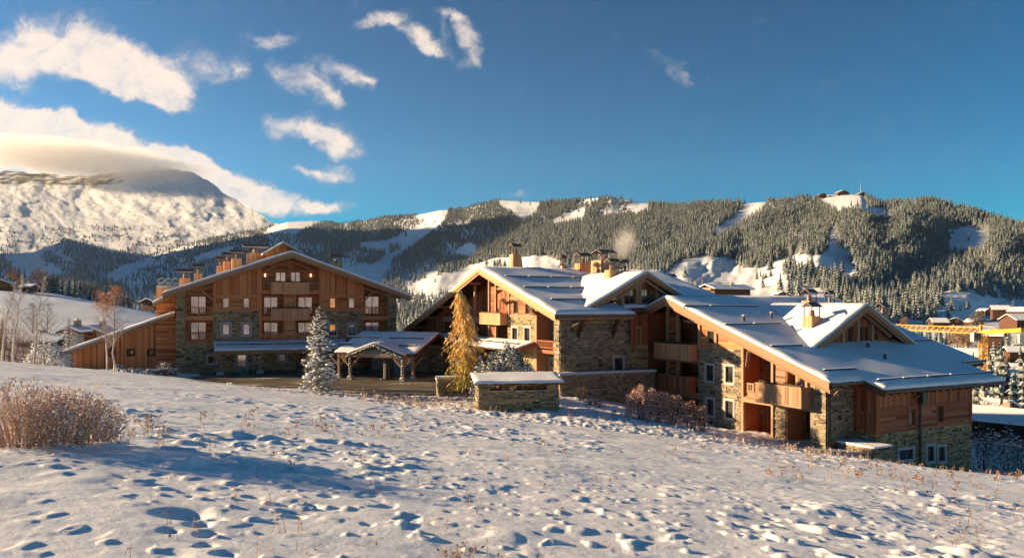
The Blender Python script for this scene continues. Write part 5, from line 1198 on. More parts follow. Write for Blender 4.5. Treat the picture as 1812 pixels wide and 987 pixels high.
PIST = [[(751,369),(793,369),(786,387),(758,412),(719,437),(696,456),(684,478),(668,500),(640,520),(560,520),(530,500),(560,478),(600,473),(640,471),(678,461),(680,440),(640,437),(636,430),(668,428),(700,420),(740,400),(754,387),(730,386),(742,376)],
 [(712,516),(735,500),(758,490),(804,483),(825,474),(843,466),(878,456),(913,456),(963,451),(1010,470),(1030,500),(1000,520),(850,520),(800,512),(760,512)],
 [(885,350),(961,350),(947,372),(926,388),(908,372),(884,362)], [(977,392),(1000,378),(1028,366),(1036,370),(1033,382),(985,393),(959,397)], [(805,446),(830,430),(848,438),(830,452)],
 [(1150,500),(1182,478),(1207,460),(1239,452),(1304,458),(1313,474),(1340,476),(1376,460),(1412,449),(1455,452),(1466,424),(1472,400),(1481,402),(1486,435),(1511,448),(1508,470),(1533,488),(1505,492),(1469,476),(1440,474),(1412,489),(1390,496),(1400,508),(1440,508),(1470,520),(1500,545),(1480,580),(1100,590),(1100,510)],
 [(1678,408),(1711,401),(1750,410),(1741,439),(1678,440)], [(1446,342),(1525,338),(1536,365),(1574,372),(1586,384),(1548,380),(1520,368),(1484,366),(1455,356)],
 [(1318,352),(1356,350),(1352,362),(1326,377),(1294,402),(1266,418),(1262,410),(1290,388),(1316,370)], [(1613,448),(1632,442),(1664,443),(1664,449),(1630,450)],
 [(1656,524),(1680,515),(1718,516),(1738,530),(1722,552),(1684,563),(1650,556),(1668,540)], [(1730,527),(1900,536),(1900,600),(1560,600),(1500,560),(1540,575),(1640,566),(1700,560)],
 [(8,453),(50,441),(86,438),(70,457),(114,482),(90,493),(100,520),(40,520),(38,487),(24,468)], [(187,489),(219,471),(266,457),(275,462),(236,479),(205,494)],
 [(468,410),(508,389),(556,384),(574,388),(545,400),(521,413)], [(1105,366),(1136,350),(1150,366),(1125,378)], [(1030,498),(1060,486),(1100,476),(1130,480),(1140,500),(1100,520)], [(340,455),(395,440),(430,436),(400,448),(350,462)]]
def inpoly(px, py):
    r = np.zeros(px.shape, bool)
    for P in PIST:
        c = np.zeros(px.shape, bool); n = len(P)
        for i in range(n):
            x0, y0 = P[i]; x1, y1 = P[(i + 1) % n]
            if y0 == y1: continue
            m_ = ((y0 > py) != (y1 > py)) & (px < (x1 - x0) * (py - y0) / (y1 - y0) + x0); c ^= m_
        r |= c
    return r
pts = []
py = 600.0
PYs = []
while py > 340: PYs.append(py); py -= 1.7 if py < 470 else (3.2 if py < 520 else 5.0)
for py in PYs:
    step = 2.2 if py < 430 else (3.2 if py < 480 else 5.2)
    px = np.arange(-70, 1900, step); px = px + nr.uniform(-.55, .55, px.shape) * step; pyv = py + nr.uniform(-1.2, 1.2, px.shape)
    pb = np.interp(px, HCa[:, 0], HCa[:, 1]); pr = np.interp(px, HCa[:, 0], HCa[:, 3]); ok = (pyv < pb) & (pyv > pr - .4)
    px, pyv = px[ok], np.maximum(pyv[ok], pr[ok] + .2); 
    pts.append(np.stack([px, pyv], 1))
pts = np.concatenate(pts)
X_h, Y_h, Z_h, s_h = hill_pt(pts[:, 0], pts[:, 1])
wob = (fbm(pts[:, 0] / 14, pts[:, 1] / 9, 2) - .5) * 9
hgt = nr.uniform(14, 24, len(pts)) * (.75 + .6 * fbm(pts[:, 0] / 18 + 60, pts[:, 1] / 12, 2)) * (1 - .3 * nr.random(len(pts)))
hp = hgt * F / Y_h
keep = ~inpoly(pts[:, 0] + wob * .6, pts[:, 1] + wob * .3) & ~inpoly(pts[:, 0] + wob * .5, pts[:, 1] - hp * .6)
# hidden behind the chalets: not needed
hid = ((pts[:, 0] > 300) & (pts[:, 0] < 700) & (pts[:, 1] > 505) & (pts[:, 1] > 447 + .35 * np.abs(pts[:, 0] - 516) + 15)) | ((pts[:, 0] > 860) & (pts[:, 0] < 1150) & (pts[:, 1] > 505)) | ((pts[:, 0] > 1150) & (pts[:, 0] < 1500) & (pts[:, 1] > 552))
thin = fbm(pts[:, 0] / 40 + 9, pts[:, 1] / 22, 3)
dens = np.clip(1.25 - hp / 60, .6, 1) * np.where(thin < .36, .35, 1); sparse = (pts[:, 0] > 1075) & (pts[:, 0] < 1140) & (pts[:, 1] < 380)
keep &= (nr.random(len(pts)) < dens) & ~hid & ~(sparse & (nr.random(len(pts)) < .7)) & (pts[:, 1] < 590)
# sparse trees on the meadows
lone = inpoly(pts[:, 0], pts[:, 1]) & (nr.random(len(pts)) < .006) & ~hid
sel = np.where(keep | lone)[0]
bpx, bpy_, hm = pts[sel, 0], pts[sel, 1], hgt[sel]; X3, Y3, Z3 = X_h[sel], Y_h[sel], Z_h[sel]
# extra copses set by hand: (px, py, height in px, distance)
extra = []
for (cx, cy, w, h, n, hpx, Y) in [(1230, 522, 26, 6, 9, 33, 880), (1262, 524, 24, 3, 6, 20, 900), (1398, 522, 20, 5, 9, 34, 880), (1385, 478, 24, 6, 8, 24, 1150), (1420, 486, 30, 10, 16, 30, 1050), (1350, 492, 16, 3, 5, 16, 1100), (1455, 500, 40, 8, 16, 34, 950), (700, 442, 10, 6, 16, 10, 3400), (880, 470, 22, 3, 14, 13, 2300),
                                  (1690, 640, 30, 10, 14, 30, 420), (1640, 610, 30, 8, 12, 26, 480), (1770, 650, 30, 20, 12, 48, 330), (1800, 610, 20, 10, 8, 34, 430), (1670, 574, 40, 4, 8, 14, 750), (760, 560, 60, 24, 60, 17, 1500), (720, 600, 30, 8, 14, 22, 1300), (1700, 545, 18, 6, 8, 16, 900)]:
    for i in range(n): extra.append((cx + rng.uniform(-w, w), cy + rng.uniform(-h, h), hpx * rng.uniform(.75, 1.2), Y * rng.uniform(.93, 1.07)))
ex = np.array(extra)
bpx = np.concatenate([bpx, ex[:, 0]]); bpy_ = np.concatenate([bpy_, ex[:, 1]]); 
eX, eY, eZ, _ = hill_pt(ex[:, 0], ex[:, 1]); useh = (ex[:, 3] > 640) & (ex[:, 0] > 600)
eY = np.where(useh, eY, ex[:, 3]); eX = (ex[:, 0] - CX) / F * eY; eZ = np.where(useh, -(ex[:, 1] - HY) / F * eY, valley_z(ex[:, 0], eY))
X3 = np.concatenate([X3, eX]); Y3 = np.concatenate([Y3, eY]); Z3 = np.concatenate([Z3, eZ]); hm = np.concatenate([hm, ex[:, 2] * eY / F])
pxh = hm * F / Y3; pxh = np.where((bpx < 0) | (bpx > 1812) | (bpy_ > 660), 0, pxh)
order = np.argsort(-pxh); near = order[:300]; rest = order[300:]
LAND = [(1205, 'behind the right end of the middle chalet roof'), (1250, 'in the small dark copse left of the far barn'), (1300, 'beside the broad meadow chalet'), (1345, 'right of the broad meadow chalet'), (1400, 'above the tiny hut on the meadow'), (1445, 'behind the right chalet far chimneys'), (1490, 'left of the right cross gable apex'), (1530, 'behind the right cross gable apex'),
        (1575, 'just right of the right cross gable apex'), (1620, 'above the tip of the crane jib'), (1665, 'left of the shaded snowy gully'), (1715, 'at the shaded snowy gully'), (1760, 'above the crane tower head'), (1900, 'near the right edge of the picture')]
def zone_label(px, py, Y, h):
    sz = 'tall' if h > 24 else ('slender' if h > 20 else ('medium' if h > 16 else 'small'))
    if px < 900: wh = 'in the wood between the left and middle chalets'
    elif px < 1160: wh = 'behind the middle chalet chimneys'
    else: wh = next(w for x, w in LAND if px < x)
    if Y < 700 and px > 1560: return 'dark %s valley spruce %s' % (sz, wh), 'spruces below the crane'
    row = 'lowest row' if py > 560 else ('low slope' if py > 535 else ('mid-slope' if py > 505 else 'higher up'))
    return 'frosted %s spruce, %s, %s' % (sz, row, wh), 'large spruces of the lower hillside'
for k, i in enumerate(near):
    o = bpy.data.objects.new('spruce_tree', con[k % 4]); C.objects.link(o); h = float(hm[i])
    o.location = (float(X3[i]), float(Y3[i]), float(Z3[i]) - h * .03); o.scale = (h * 1.35, h * 1.35, h); o.rotation_euler = (0, 0, rng.uniform(0, 6.28))
    lb, gp = zone_label(bpx[i], bpy_[i], Y3[i], h); tag(o, lb, 'tree', gp)
    if k < 4: src = (src if k else []) + [o]

def forest(name, X, Y, Z, H, label, srcs, wide=1.0):
    n = len(X); me = bpy.data.meshes.new(name); me.vertices.add(n); me.vertices.foreach_set('co', np.stack([X, Y, Z - H * .03], -1).ravel())
    for nm, ty, dat in (('h', 'FLOAT', H), ('rot', 'FLOAT', nr.uniform(0, 6.28, n)), ('wd', 'FLOAT', nr.uniform(1.0, 1.55, n) * wide)):
        a = me.attributes.new(nm, ty, 'POINT'); a.data.foreach_set('value', dat.astype(np.float32))
    a = me.attributes.new('pick', 'INT', 'POINT'); a.data.foreach_set('value', nr.integers(0, len(srcs), n).astype(np.int32))
    o = link(name, me, kind='stuff', label=label)
    ng = bpy.data.node_groups.new(name, 'GeometryNodeTree'); ng.interface.new_socket('Geometry', in_out='INPUT', socket_type='NodeSocketGeometry'); ng.interface.new_socket('Geometry', in_out='OUTPUT', socket_type='NodeSocketGeometry')
    N, L = ng.nodes, ng.links; gi = N.new('NodeGroupInput'); go = N.new('NodeGroupOutput'); g2i = N.new('GeometryNodeGeometryToInstance')
    for s_ in srcs[::-1]:
        oi = N.new('GeometryNodeObjectInfo'); oi.inputs['Object'].default_value = s_; oi.transform_space = 'ORIGINAL'; oi.inputs['As Instance'].default_value = True; L.new(oi.outputs['Geometry'], g2i.inputs[0])
    def na(nm, ty):
        a = N.new('GeometryNodeInputNamedAttribute'); a.data_type = ty; a.inputs['Name'].default_value = nm; return a.outputs[0]
    # one branch per source, picked by index
    j = N.new('GeometryNodeJoinGeometry')
    for k, s_ in enumerate(srcs):
        oi = N.new('GeometryNodeObjectInfo'); oi.inputs['Object'].default_value = s_; oi.transform_space = 'ORIGINAL'; oi.inputs['As Instance'].default_value = True
        cmp_ = N.new('FunctionNodeCompare'); cmp_.data_type = 'INT'; cmp_.operation = 'EQUAL'; L.new(na('pick', 'INT'), cmp_.inputs[2]); cmp_.inputs[3].default_value = k
        ip = N.new('GeometryNodeInstanceOnPoints'); L.new(gi.outputs[0], ip.inputs['Points']); L.new(cmp_.outputs[0], ip.inputs['Selection']); L.new(oi.outputs['Geometry'], ip.inputs['Instance'])
        cr_ = N.new('ShaderNodeCombineXYZ'); L.new(na('rot', 'FLOAT'), cr_.inputs[2]); L.new(cr_.outputs[0], ip.inputs['Rotation'])
        hh = na('h', 'FLOAT'); m_ = N.new('ShaderNodeMath'); m_.operation = 'MULTIPLY'; L.new(hh, m_.inputs[0]); L.new(na('wd', 'FLOAT'), m_.inputs[1])
        cs = N.new('ShaderNodeCombineXYZ'); L.new(m_.outputs[0], cs.inputs[0]); L.new(m_.outputs[0], cs.inputs[1]); L.new(hh, cs.inputs[2]); L.new(cs.outputs[0], ip.inputs['Scale'])
        L.new(ip.outputs[0], j.inputs[0])
    L.new(j.outputs[0], go.inputs[0]); N.remove(g2i)
    for n_ in list(N):
        if n_.type == 'OBJECT_INFO' and not n_.outputs['Geometry'].is_linked: N.remove(n_)
    md = o.modifiers.new('trees', 'NODES'); md.node_group = ng; return o
print('trees', len(order), 'smallest single', pxh[near[-1]])
forest('hillside_wood', X3[rest], Y3[rest], Z3[rest], hm[rest], 'frosted spruce wood covering the hillside', src, 1.25)
# scattered trees low on the snow mountain
mx = nr.uniform(-40, 470, 1500); my = nr.uniform(400, 462, 1500); th = fbm(mx / 22, my / 9, 3); w_ = (my - 385) / 80
k = (th > .60 - .22 * w_) ; mx, my = mx[k], my[k]; mY, ms = mount_pt(mx, my); pr = np.interp(mx, MCa[:, 0], MCa[:, 3]); k = my > pr + 12; mx, my, mY = mx[k], my[k], mY[k]
forest('mountain_foot_wood', (mx - CX) / F * mY, mY, -(my - HY) / F * mY, nr.uniform(16, 30, len(mx)), 'scattered spruces low on the snow mountain', src, 1.3)
# ---------------------------------------------------------------- far houses
plain_snow = snow_r
def house(name, px, py, Y, w, d, h, rot, label, cat='house', eave=.9, pitch=.38, wall=None, stone_base=False, wins=3, zc=None, group=None, snow=.35, balcony=False):
    """small chalet: walls, two roof slopes with snow, windows; gable towards local -y"""
    c = at(px, py, Y); 
    if zc is not None: c.z = zc
    wall = wall or wd_h; root = empty(name, c, label, cat, group); R_ = Matrix.Rotation(rot, 3, 'Z')
    T = lambda x, y, z: c + R_ @ Vector((x, y, z))
    rise = w / 2 * pitch; m = MB()
    f0 = [T(-w/2, -d/2, -2), T(w/2, -d/2, -2), T(w/2, -d/2, h), T(0, -d/2, h + rise), T(-w/2, -d/2, h)]; f1 = [T(-w/2, d/2, -2), T(w/2, d/2, -2), T(w/2, d/2, h), T(0, d/2, h + rise), T(-w/2, d/2, h)]
    m.face(f0, .6); m.face(f1[::-1], .6)
    for i in range(5): j = (i + 1) % 5; m.face([f0[i], f1[i], f1[j], f0[j]], .35)
    m.build('wall', wall, root)
    if stone_base:
        m = MB(); e = .06; m.hexa([T(-w/2-e, -d/2-e, -2), T(w/2+e, -d/2-e, -2), T(w/2+e, d/2+e, -2), T(-w/2-e, d/2+e, -2), T(-w/2-e, -d/2-e, h*.35), T(w/2+e, -d/2-e, h*.35), T(w/2+e, d/2+e, h*.35), T(-w/2-e, d/2+e, h*.35)], .6); m.build('stone_base', stone_t, root)
    ov = eave; hw = w / 2 + ov
    for s in (-1, 1):
        m = MB(); k = pitch; lo = h - ov * k
        a, b_, c_, d_ = T(s * hw, -d/2 - ov, lo), T(s * hw, d/2 + ov, lo), T(0, d/2 + ov, h + rise), T(0, -d/2 - ov, h + rise)
        q = [a, b_, c_, d_] if s > 0 else [b_, a, d_, c_]; up = Vector((0, 0, .22))
        m.hexa(q + [x + up for x in q], .4); o = m.build('roof', wd_h, root)
        m = MB(); e = .12; q2 = [x + up for x in q]; ce = sum(q2, Vector()) / 4; q2 = [x + (ce - x) * .012 for x in q2]; m.hexa(q2 + [x + Vector((0, 0, snow)) for x in q2], .5); m.build('snow_cover', plain_snow, o)
    for r_ in range(2 if h > 3.5 else 1):
        for i in range(wins):
            x = (i + .5) / wins * w - w / 2; z = .9 + r_ * 2.6; m = MB(); e = -d/2 - .05
            m.hexa([T(x-.5, e-.02, z), T(x+.5, e-.02, z), T(x+.5, e+.04, z), T(x-.5, e+.04, z), T(x-.5, e-.02, z+1.2), T(x+.5, e-.02, z+1.2), T(x+.5, e+.04, z+1.2), T(x-.5, e+.04, z+1.2)], .6); wn = m.build('window', wt_v, root)
            m = MB(); m.face([T(x-.4, e-.03, z+.1), T(x+.4, e-.03, z+.1), T(x+.4, e-.03, z+1.1), T(x-.4, e-.03, z+1.1)]); m.build('pane', glass_d, wn)
    if balcony:
        m = MB(); m.hexa([T(-w*.4, -d/2-1.1, 2.9), T(w*.4, -d/2-1.1, 2.9), T(w*.4, -d/2, 2.9), T(-w*.4, -d/2, 2.9), T(-w*.4, -d/2-1.1, 3.8), T(w*.4, -d/2-1.1, 3.8), T(w*.4, -d/2, 3.8), T(-w*.4, -d/2, 3.8)], .6); m.build('balcony', wt_v, root)
    m = MB(); x, y = w * .18, d * .1; z0 = h + rise - x * pitch - .2; m.hexa([T(x-.4, y-.4, z0), T(x+.4, y-.4, z0), T(x+.4, y+.4, z0), T(x-.4, y+.4, z0), T(x-.4, y-.4, z0+1.6), T(x+.4, y-.4, z0+1.6), T(x+.4, y+.4, z0+1.6), T(x-.4, y+.4, z0+1.6)], .6)
    o = m.build('chimney', stone_t, root); m = MB(); m.blob(T(x, y, z0 + 1.68), .5, .5, .2); m.build('snow_pad', plain_snow, o)
    return root
R90 = math.pi / 2
house('chalet_house', 6, 510, 330, 5.5, 5, 2.2, .2, 'small snow-roofed chalet at the far left on top of the white slope')
house('hay_barn', 52, 514, 335, 4, 4, 1.5, R90 * .9, 'low brown barn half hidden by trees left of the pasture top', 'barn', wins=1)
house('hay_barn', 187, 527, 380, 4, 4, 1.2, R90 * .9, 'little snow-covered barn behind the orange birch crown', 'barn', wins=1)
house('chalet_house', 270, 541, 330, 6.5, 5, 1.5, -.3, 'dark farmhouse at the right end of the white slope beside the left chalet roof')
house('chalet_house', 170, 604, 128, 4.6, 5, 1.2, .15, 'brown chalet gable showing just above the long lean-to roof', pitch=.42)
house('stone_hut', 132, 604, 122, 1.9, 2, 1.6, 0, 'grey rendered hut behind the round snowy bushes', 'hut', wall=surr_m, wins=1)
house('chalet_house', 78, 606, 150, 5, 7, .3, R90, 'low snow-covered roof among the brown shrubs at the left', wins=1)
house('summit_restaurant', 1490, 346, 2325, 36, 16, 8, .2, 'tiny restaurant building on the snowy summit plateau', 'mountain restaurant', wins=4)
house('lift_station', 1455, 349, 2325, 22, 12, 7, 0, 'small lift building at the left end of the summit plateau', 'lift station', wins=2)
house('chalet_house', 1524, 348, 2290, 26, 16, 7, .1, 'summit hut standing at the foot of the antenna mast', 'hut', wins=2)
house('barn', 1375, 465, 1450, 0.1, .1, .1, 0, '', 'barn') if False else None
house('hay_barn', 1476, 463, 1300, 13, 8, 2.6, R90 * .8, 'small wooden barn on the snowy meadow below the ski run', 'barn', wins=1)
house('hay_barn', 863, 467, 2300, 22, 12, 4, R90, 'tiny dark barn on the small meadow right of the ridge chimney', 'barn', wins=1)
house('hay_barn', 667, 432, 3500, 34, 18, 4, R90, 'tiny dark hut on the ski run above the left chalet', 'hut', wins=1)
# broad pavilion-like chalet with a stone chimney core behind the right roof
house('chalet_house', 1283, 527, 300, 8.5, 17, 3.4, -1.12, 'broad snow-roofed chalet with an open terrace on the meadow behind the right chalet ridge', stone_base=True, wins=2, pitch=.3, eave=1.3, balcony=True)
house('hay_barn', 1231, 526, 420, 4, 4, 1.6, .3, 'tiny snow-capped hut left of the broad chalet behind the ridge', 'hut', wins=1)
house('hay_barn', 1380, 526, 420, 4.5, 4, 1.8, .3, 'tiny hut with snowy roof right of the broad chalet behind the ridge', 'hut', wins=1)
vil = [(1660, 577, 640, 16, 11, 3.2, R90 * .85, 'long dark chalet with low snowy roof just above the crane jib'), (1690, 574, 700, 14, 10, 3, -.5, 'snow-roofed chalet behind the crane jib, second from the left of the village'),
       (1722, 575, 690, 12, 10, 3, .3, 'small chalet directly above the crane cab'), (1769, 560, 560, 13, 10, 5, 1.15, 'three-storey chalet with balcony among brown trees above the crane'),
       (1806, 562, 500, 12, 10, 4, .7, 'chalet cut by the right edge of the picture, above the jib'), (1799, 577, 430, 15, 9, 3.4, R90, 'broad chalet with a smooth snowy roof right above the counterweight'), (1742, 555, 800, 10, 9, 3, .4, 'small chalet on the slope under the dark gully'),
       (1755, 606, 330, 9, 8, 3, .9, 'chalet with orange gable just below the counter jib'), (1712, 640, 260, 9, 8, 2.2, .8, 'snow-roofed house at the foot of the crane mast'), (1800, 630, 260, 6, 6, 1.6, 1.3, 'white-roofed house at the right edge beside the crane'),
       (1620, 583, 720, 10, 8, 2.6, .2, 'small house behind the tip of the crane jib'), (1806, 652, 300, 5, 6, 1.0, 1.2, 'low house in the shade right of the crane mast')]
for (px, py, Y, w, d_, h_, r_, lb) in vil:
    house('village_house', px, py, Y, w, d_, h_, r_, lb, 'house', group='houses of the village in the valley', balcony=h_ > 3.5, wins=3)
hz_ = at(1765, 738, 98); house('chalet_house', 1790, 750, 96, 5.4, 7.5, .6, .72, 'dark chalet with a big half-sunlit snow roof at the right edge beyond the nearest chalet', pitch=.3, eave=1.2)
house('chalet_house', 1742, 724, 118, 4.2, 6, .5, .6, 'smaller chalet gable poking out behind the half-sunlit snow roof at right', pitch=.34)
# antenna mast
c = at(1523, 342, 2290); rt = empty('antenna_mast', c, 'thin antenna mast on the summit of the wooded hill', 'antenna'); m = MB()
m.tube(c, c + Vector((0, 0, 26)), 1.3, .7, 6, .5); m.build('mast', surr_m, rt); m = MB(); m.tube(c + Vector((0, 0, 26)), c + Vector((0, 0, 34)), .35, .2, 5, .5); m.build('aerial', surr_m, rt)
m = MB(); 
for k in (8, 14): m.tube(c + Vector((-3, 0, k)), c + Vector((3, 0, k)), .5, .5, 5, .5)
m.build('cross_arm', surr_m, rt)
# ---------------------------------------------------------------- tower crane
cran = tinted('crane_yellow', [(0, (.62, .27, .02)), (1, (.80, .38, .03))], .45, amt=.3, spec=.5, bumpd=0)
grey_m = tinted('grey_paint', [(0, (.30, .31, .30)), (1, (.42, .43, .42))], .5, amt=.3, bumpd=0)
Yc = 205; b0 = at(1740, 640, Yc); top = at(1740, 592, Yc); b0.z = valley_z(np.array([1740.]), np.array([float(Yc)]))[0]
CR = empty('tower_crane', b0, 'yellow tower crane standing in the valley right of the nearest chalet', 'crane')
def lattice(name, p, q, w, h, n, parent, r=.09, tri=False):
    p = Vector(p); q = Vector(q); d = (q - p); Ln = d.length; d.normalize(); s = d.cross(Vector((0, 0, 1))) if abs(d.z) < .9 else Vector((1, 0, 0)); s.normalize(); u = s.cross(d).normalized(); m = MB()
    cs = [s * w/2 - u * h/2, -s * w/2 - u * h/2, u * h/2 + s * (0 if tri else w/2)] + ([] if tri else [u * h/2 - s * w/2])
    for c_ in cs: m.beam(p + c_, q + c_, r * 2, r * 2, .5)
    for i in range(n):
        a, b_ = p.lerp(q, i / n), p.lerp(q, (i + 1) / n)
        prs = [(0, 2), (1, 2)] if tri else [(0, 2), (1, 3), (0, 1), (2, 3)]
        for (x, y) in prs:
            if x >= len(cs) or y >= len(cs): continue
            if tri: md = (a + b_) / 2; m.beam(a + cs[x], md + cs[y], r, r, .6); m.beam(md + cs[y], b_ + cs[x], r, r, .6)
            else: m.beam(a + cs[x], b_ + cs[y], r, r, .6); m.beam(b_ + cs[x], a + cs[y], r, r, .6)
        m.beam(a + cs[0], a + cs[1], r, r, .5)
    return m.build(name, cran, parent)
lattice('mast', b0, top, 1.5, 1.5, 9, CR)
jt = at(1585, 578.5, 250) ; jr = at(1738, 585, Yc); jl = at(1738, 585, Yc)
lattice('jib', jr, jt, 1.3, 1.5, 15, CR, .11, True)
ce = at(1812, 583, 188); m = MB(); m.beam(jr + Vector((0, 0, -.5)), ce + Vector((0, 0, -.1)), 1.5, .9, .8); m.build('counter_jib', cran, CR)
m = MB(); cw = jr.lerp(ce, .88); m.beam(cw + Vector((0, 0, -2.1)), cw + Vector((1.6, -.4, -2.1)), 1.6, 2.2, .5); m.beam(cw + Vector((1.8, -.4, .6)), cw + Vector((5, -1.2, .6)), 1.5, 1.6, .8); m.build('counterweight', grey_m, CR)
m = MB(); m.beam(jr + Vector((-.3, 0, -.6)), jr + Vector((-.3, 0, 1.6)), .5, .5, .5); m.beam(jr + Vector((-.3, 0, 1.5)), ce.lerp(jr, .55), .12, .12, .5); m.beam(at(1688, 574, 222), at(1688, 589.5, 222), .35, .35, .5); m.build('tower_head', cran, CR)
m = MB(); cb = at(1727, 596, Yc - 1); m.hexa([cb + Vector(v) for v in ((-1, -.8, -1.2), (1, -.8, -1.2), (1, .8, -1.2), (-1, .8, -1.2), (-1, -.8, 1.1), (1, -.8, 1.1), (1, .8, 1.1), (-1, .8, 1.1))], .8); cbo = m.build('cab', grey_m, CR)
m = MB(); m.face([cb + Vector(v) for v in ((-.8, -.83, -.7), (.8, -.83, -.7), (.8, -.83, .9), (-.8, -.83, .9))]); m.build('cab_window', glass_d, cbo)

# ---------------------------------------------------------------- trees and shrubs close by
def leaf(mb, c, d, w, l, t, m=0, q=rng):
    d = Vector(d).normalized(); s = d.cross(Vector((q.gauss(0, 1), q.gauss(0, 1), q.gauss(0, 1)))).normalized() * w; c = Vector(c)
    mb.face([c - s * .5, c + d * l * .5 - s * .1, c + d * l, c + d * l * .5 + s * .9][:4], t, m)
def spray(mb, p, d, l, w, n, t, m=0, droop=.25):
    """short feather of needles along a twig"""
    p = Vector(p); d = Vector(d).normalized(); s = d.cross(Vector((0, 0, 1))); s = s.normalized() if s.length > .01 else Vector((1, 0, 0))
    for i in range(n):
        u = (i + .5) / n; c = p + d * l * u - Vector((0, 0, droop * l * u * u)); k = w * (1 - .55 * u)
        for sg in (-1, 1):
            e = c + (s * sg * k + d * k * .5 - Vector((0, 0, k * rng.uniform(.1, .5))))
            mb.face([c, c + d * l * .13, e + d * .02, e - d * .02], min(1, max(0, t + rng.uniform(-.25, .25))), m)
# hero fir
bark_m = tinted('bark', [(0, (.05, .035, .025)), (1, (.13, .09, .065))], .9, (4, 4, 1), 3, .6, .02)
def make_fir(c, H, R_, label, seed=3, nb=190, name='fir_tree'):
    q = random.Random(seed); root = empty(name, c, label, 'tree'); m = MB(); c = Vector(c)
    m.tube(c - Vector((0, 0, .3)), c + Vector((0, 0, H * .55)), .12, .06, 8, .5); m.tube(c + Vector((0, 0, H * .55)), c + Vector((0, 0, H)), .06, .012, 6, .5); m.build('trunk', bark_m, root)
    g = MB(); sn = MB(); br = MB()
    for k in range(nb):
        t = (k / nb) ** .92; z = .04 * H + t * H * .95; L0 = R_ * (1 - t) ** .72 * q.uniform(.72, 1.12) + .07
        if t < .08: L0 *= .85
        a = k * 2.399 + q.uniform(-.3, .3); hd = Vector((math.cos(a), math.sin(a), 0)); up = .30 * (t) - .02; P0 = c + Vector((0, 0, z)); P_ = [P0]
        n = 5
        for i in range(1, n + 1): u = i / n; P_.append(P0 + hd * L0 * u + Vector((0, 0, L0 * (up * u * 1.4 - .42 * u * u * (1 - .5 * t)))))
        for i in range(n): br.beam(P_[i], P_[i + 1], .02, .02, .5)
        for i in range(n):
            a_0, b_0 = P_[i], P_[i + 1]; d = (b_0 - a_0)
            for j in range(3 if t < .85 else 2):
                p = a_0.lerp(b_0, (j + q.random()) / 3); side = d.cross(Vector((0, 0, 1))).normalized() * q.choice((-1, 1)); w = L0 * (.42 - .05 * i) * q.uniform(.6, 1.2)
                dd = (d.normalized() * .8 + side * q.uniform(.4, 1.1) + Vector((0, 0, q.uniform(-.3, .12))))
                spray(g, p, dd, max(.14, w * .8), max(.05, w * .20), 4, q.uniform(.15, .8))
            if i >= 1 and q.random() < (.46 if t < .9 else .2):
                p = a_0.lerp(b_0, q.random()); r = L0 * .085 * q.uniform(.5, 1.4) + .028
                sn.blob((p.x + q.uniform(-.05, .05), p.y + q.uniform(-.05, .05), p.z + .04), r * q.uniform(1, 1.7), r * q.uniform(1, 1.7), r * q.uniform(.4, .62), j=.3)
                if q.random() < .4:
                    p = p + d.cross(Vector((0, 0, 1))).normalized() * q.uniform(-.3, .3) * L0; r *= .75
                    sn.blob((p.x, p.y, p.z), r * 1.3, r * 1.2, r * .5, j=.3)
    br.build('branches', bark_m, root, kind='stuff'); g.build('needles', fir_m, root, kind='stuff'); sn.build('snow_load', snow_r, root, kind='stuff', smooth=True); return root
def on_ground(px, py, Y, off=0): p = at(px, py, Y); p.z = gz(p.x, p.y) + off; return p
cf = on_ground(566, 703, 66.2, -.1); make_fir(cf, (703 - 546) / F * 66.2, 2.0, 'tall snow-laden fir tree standing alone in front of the left chalet')
# larch
lar_o = tinted('larch_gold', [(0, (.66, .38, .07)), (.5, (.92, .60, .15)), (1, (.95, .76, .42))], .7, amt=.5, bumpd=0)
lar_g = tinted('larch_green', [(0, (.44, .34, .06)), (.5, (.72, .56, .11)), (1, (.86, .74, .26))], .7, amt=.5, bumpd=0)
cl_ = on_ground(826, 698, 65.5, -.1); LH = (698 - 507) / F * 65.5; LT = empty('larch_tree', cl_, 'golden larch with drooping sprays, orange at its leaning top and greener below', 'tree')
q = random.Random(11); tr = MB(); c = Vector(cl_); prof = [(0, 0), (.35, -.05), (.6, -.12), (.8, -.3), (1, -.62)]
def lx(t): return float(np.interp(t, [p_[0] for p_ in prof], [p_[1] for p_ in prof]))
tp = [c + Vector((lx(i / 12), 0, LH * i / 12)) for i in range(13)]
for i in range(12): tr.tube(tp[i], tp[i + 1], .11 * (1 - i / 13) + .012, .11 * (1 - (i + 1) / 13) + .012, 7, .3)
tr.build('trunk', bark_m, LT)
go, gg, br, sn = MB(), MB(), MB(), MB()
wprof = [(.0, .3), (.12, 1.0), (.18, 1.5), (.28, 2.3), (.36, 1.6), (.46, 1.8), (.55, 2.1), (.63, 1.6), (.72, 1.2), (.82, .9), (.92, .8), (1.0, .3)]
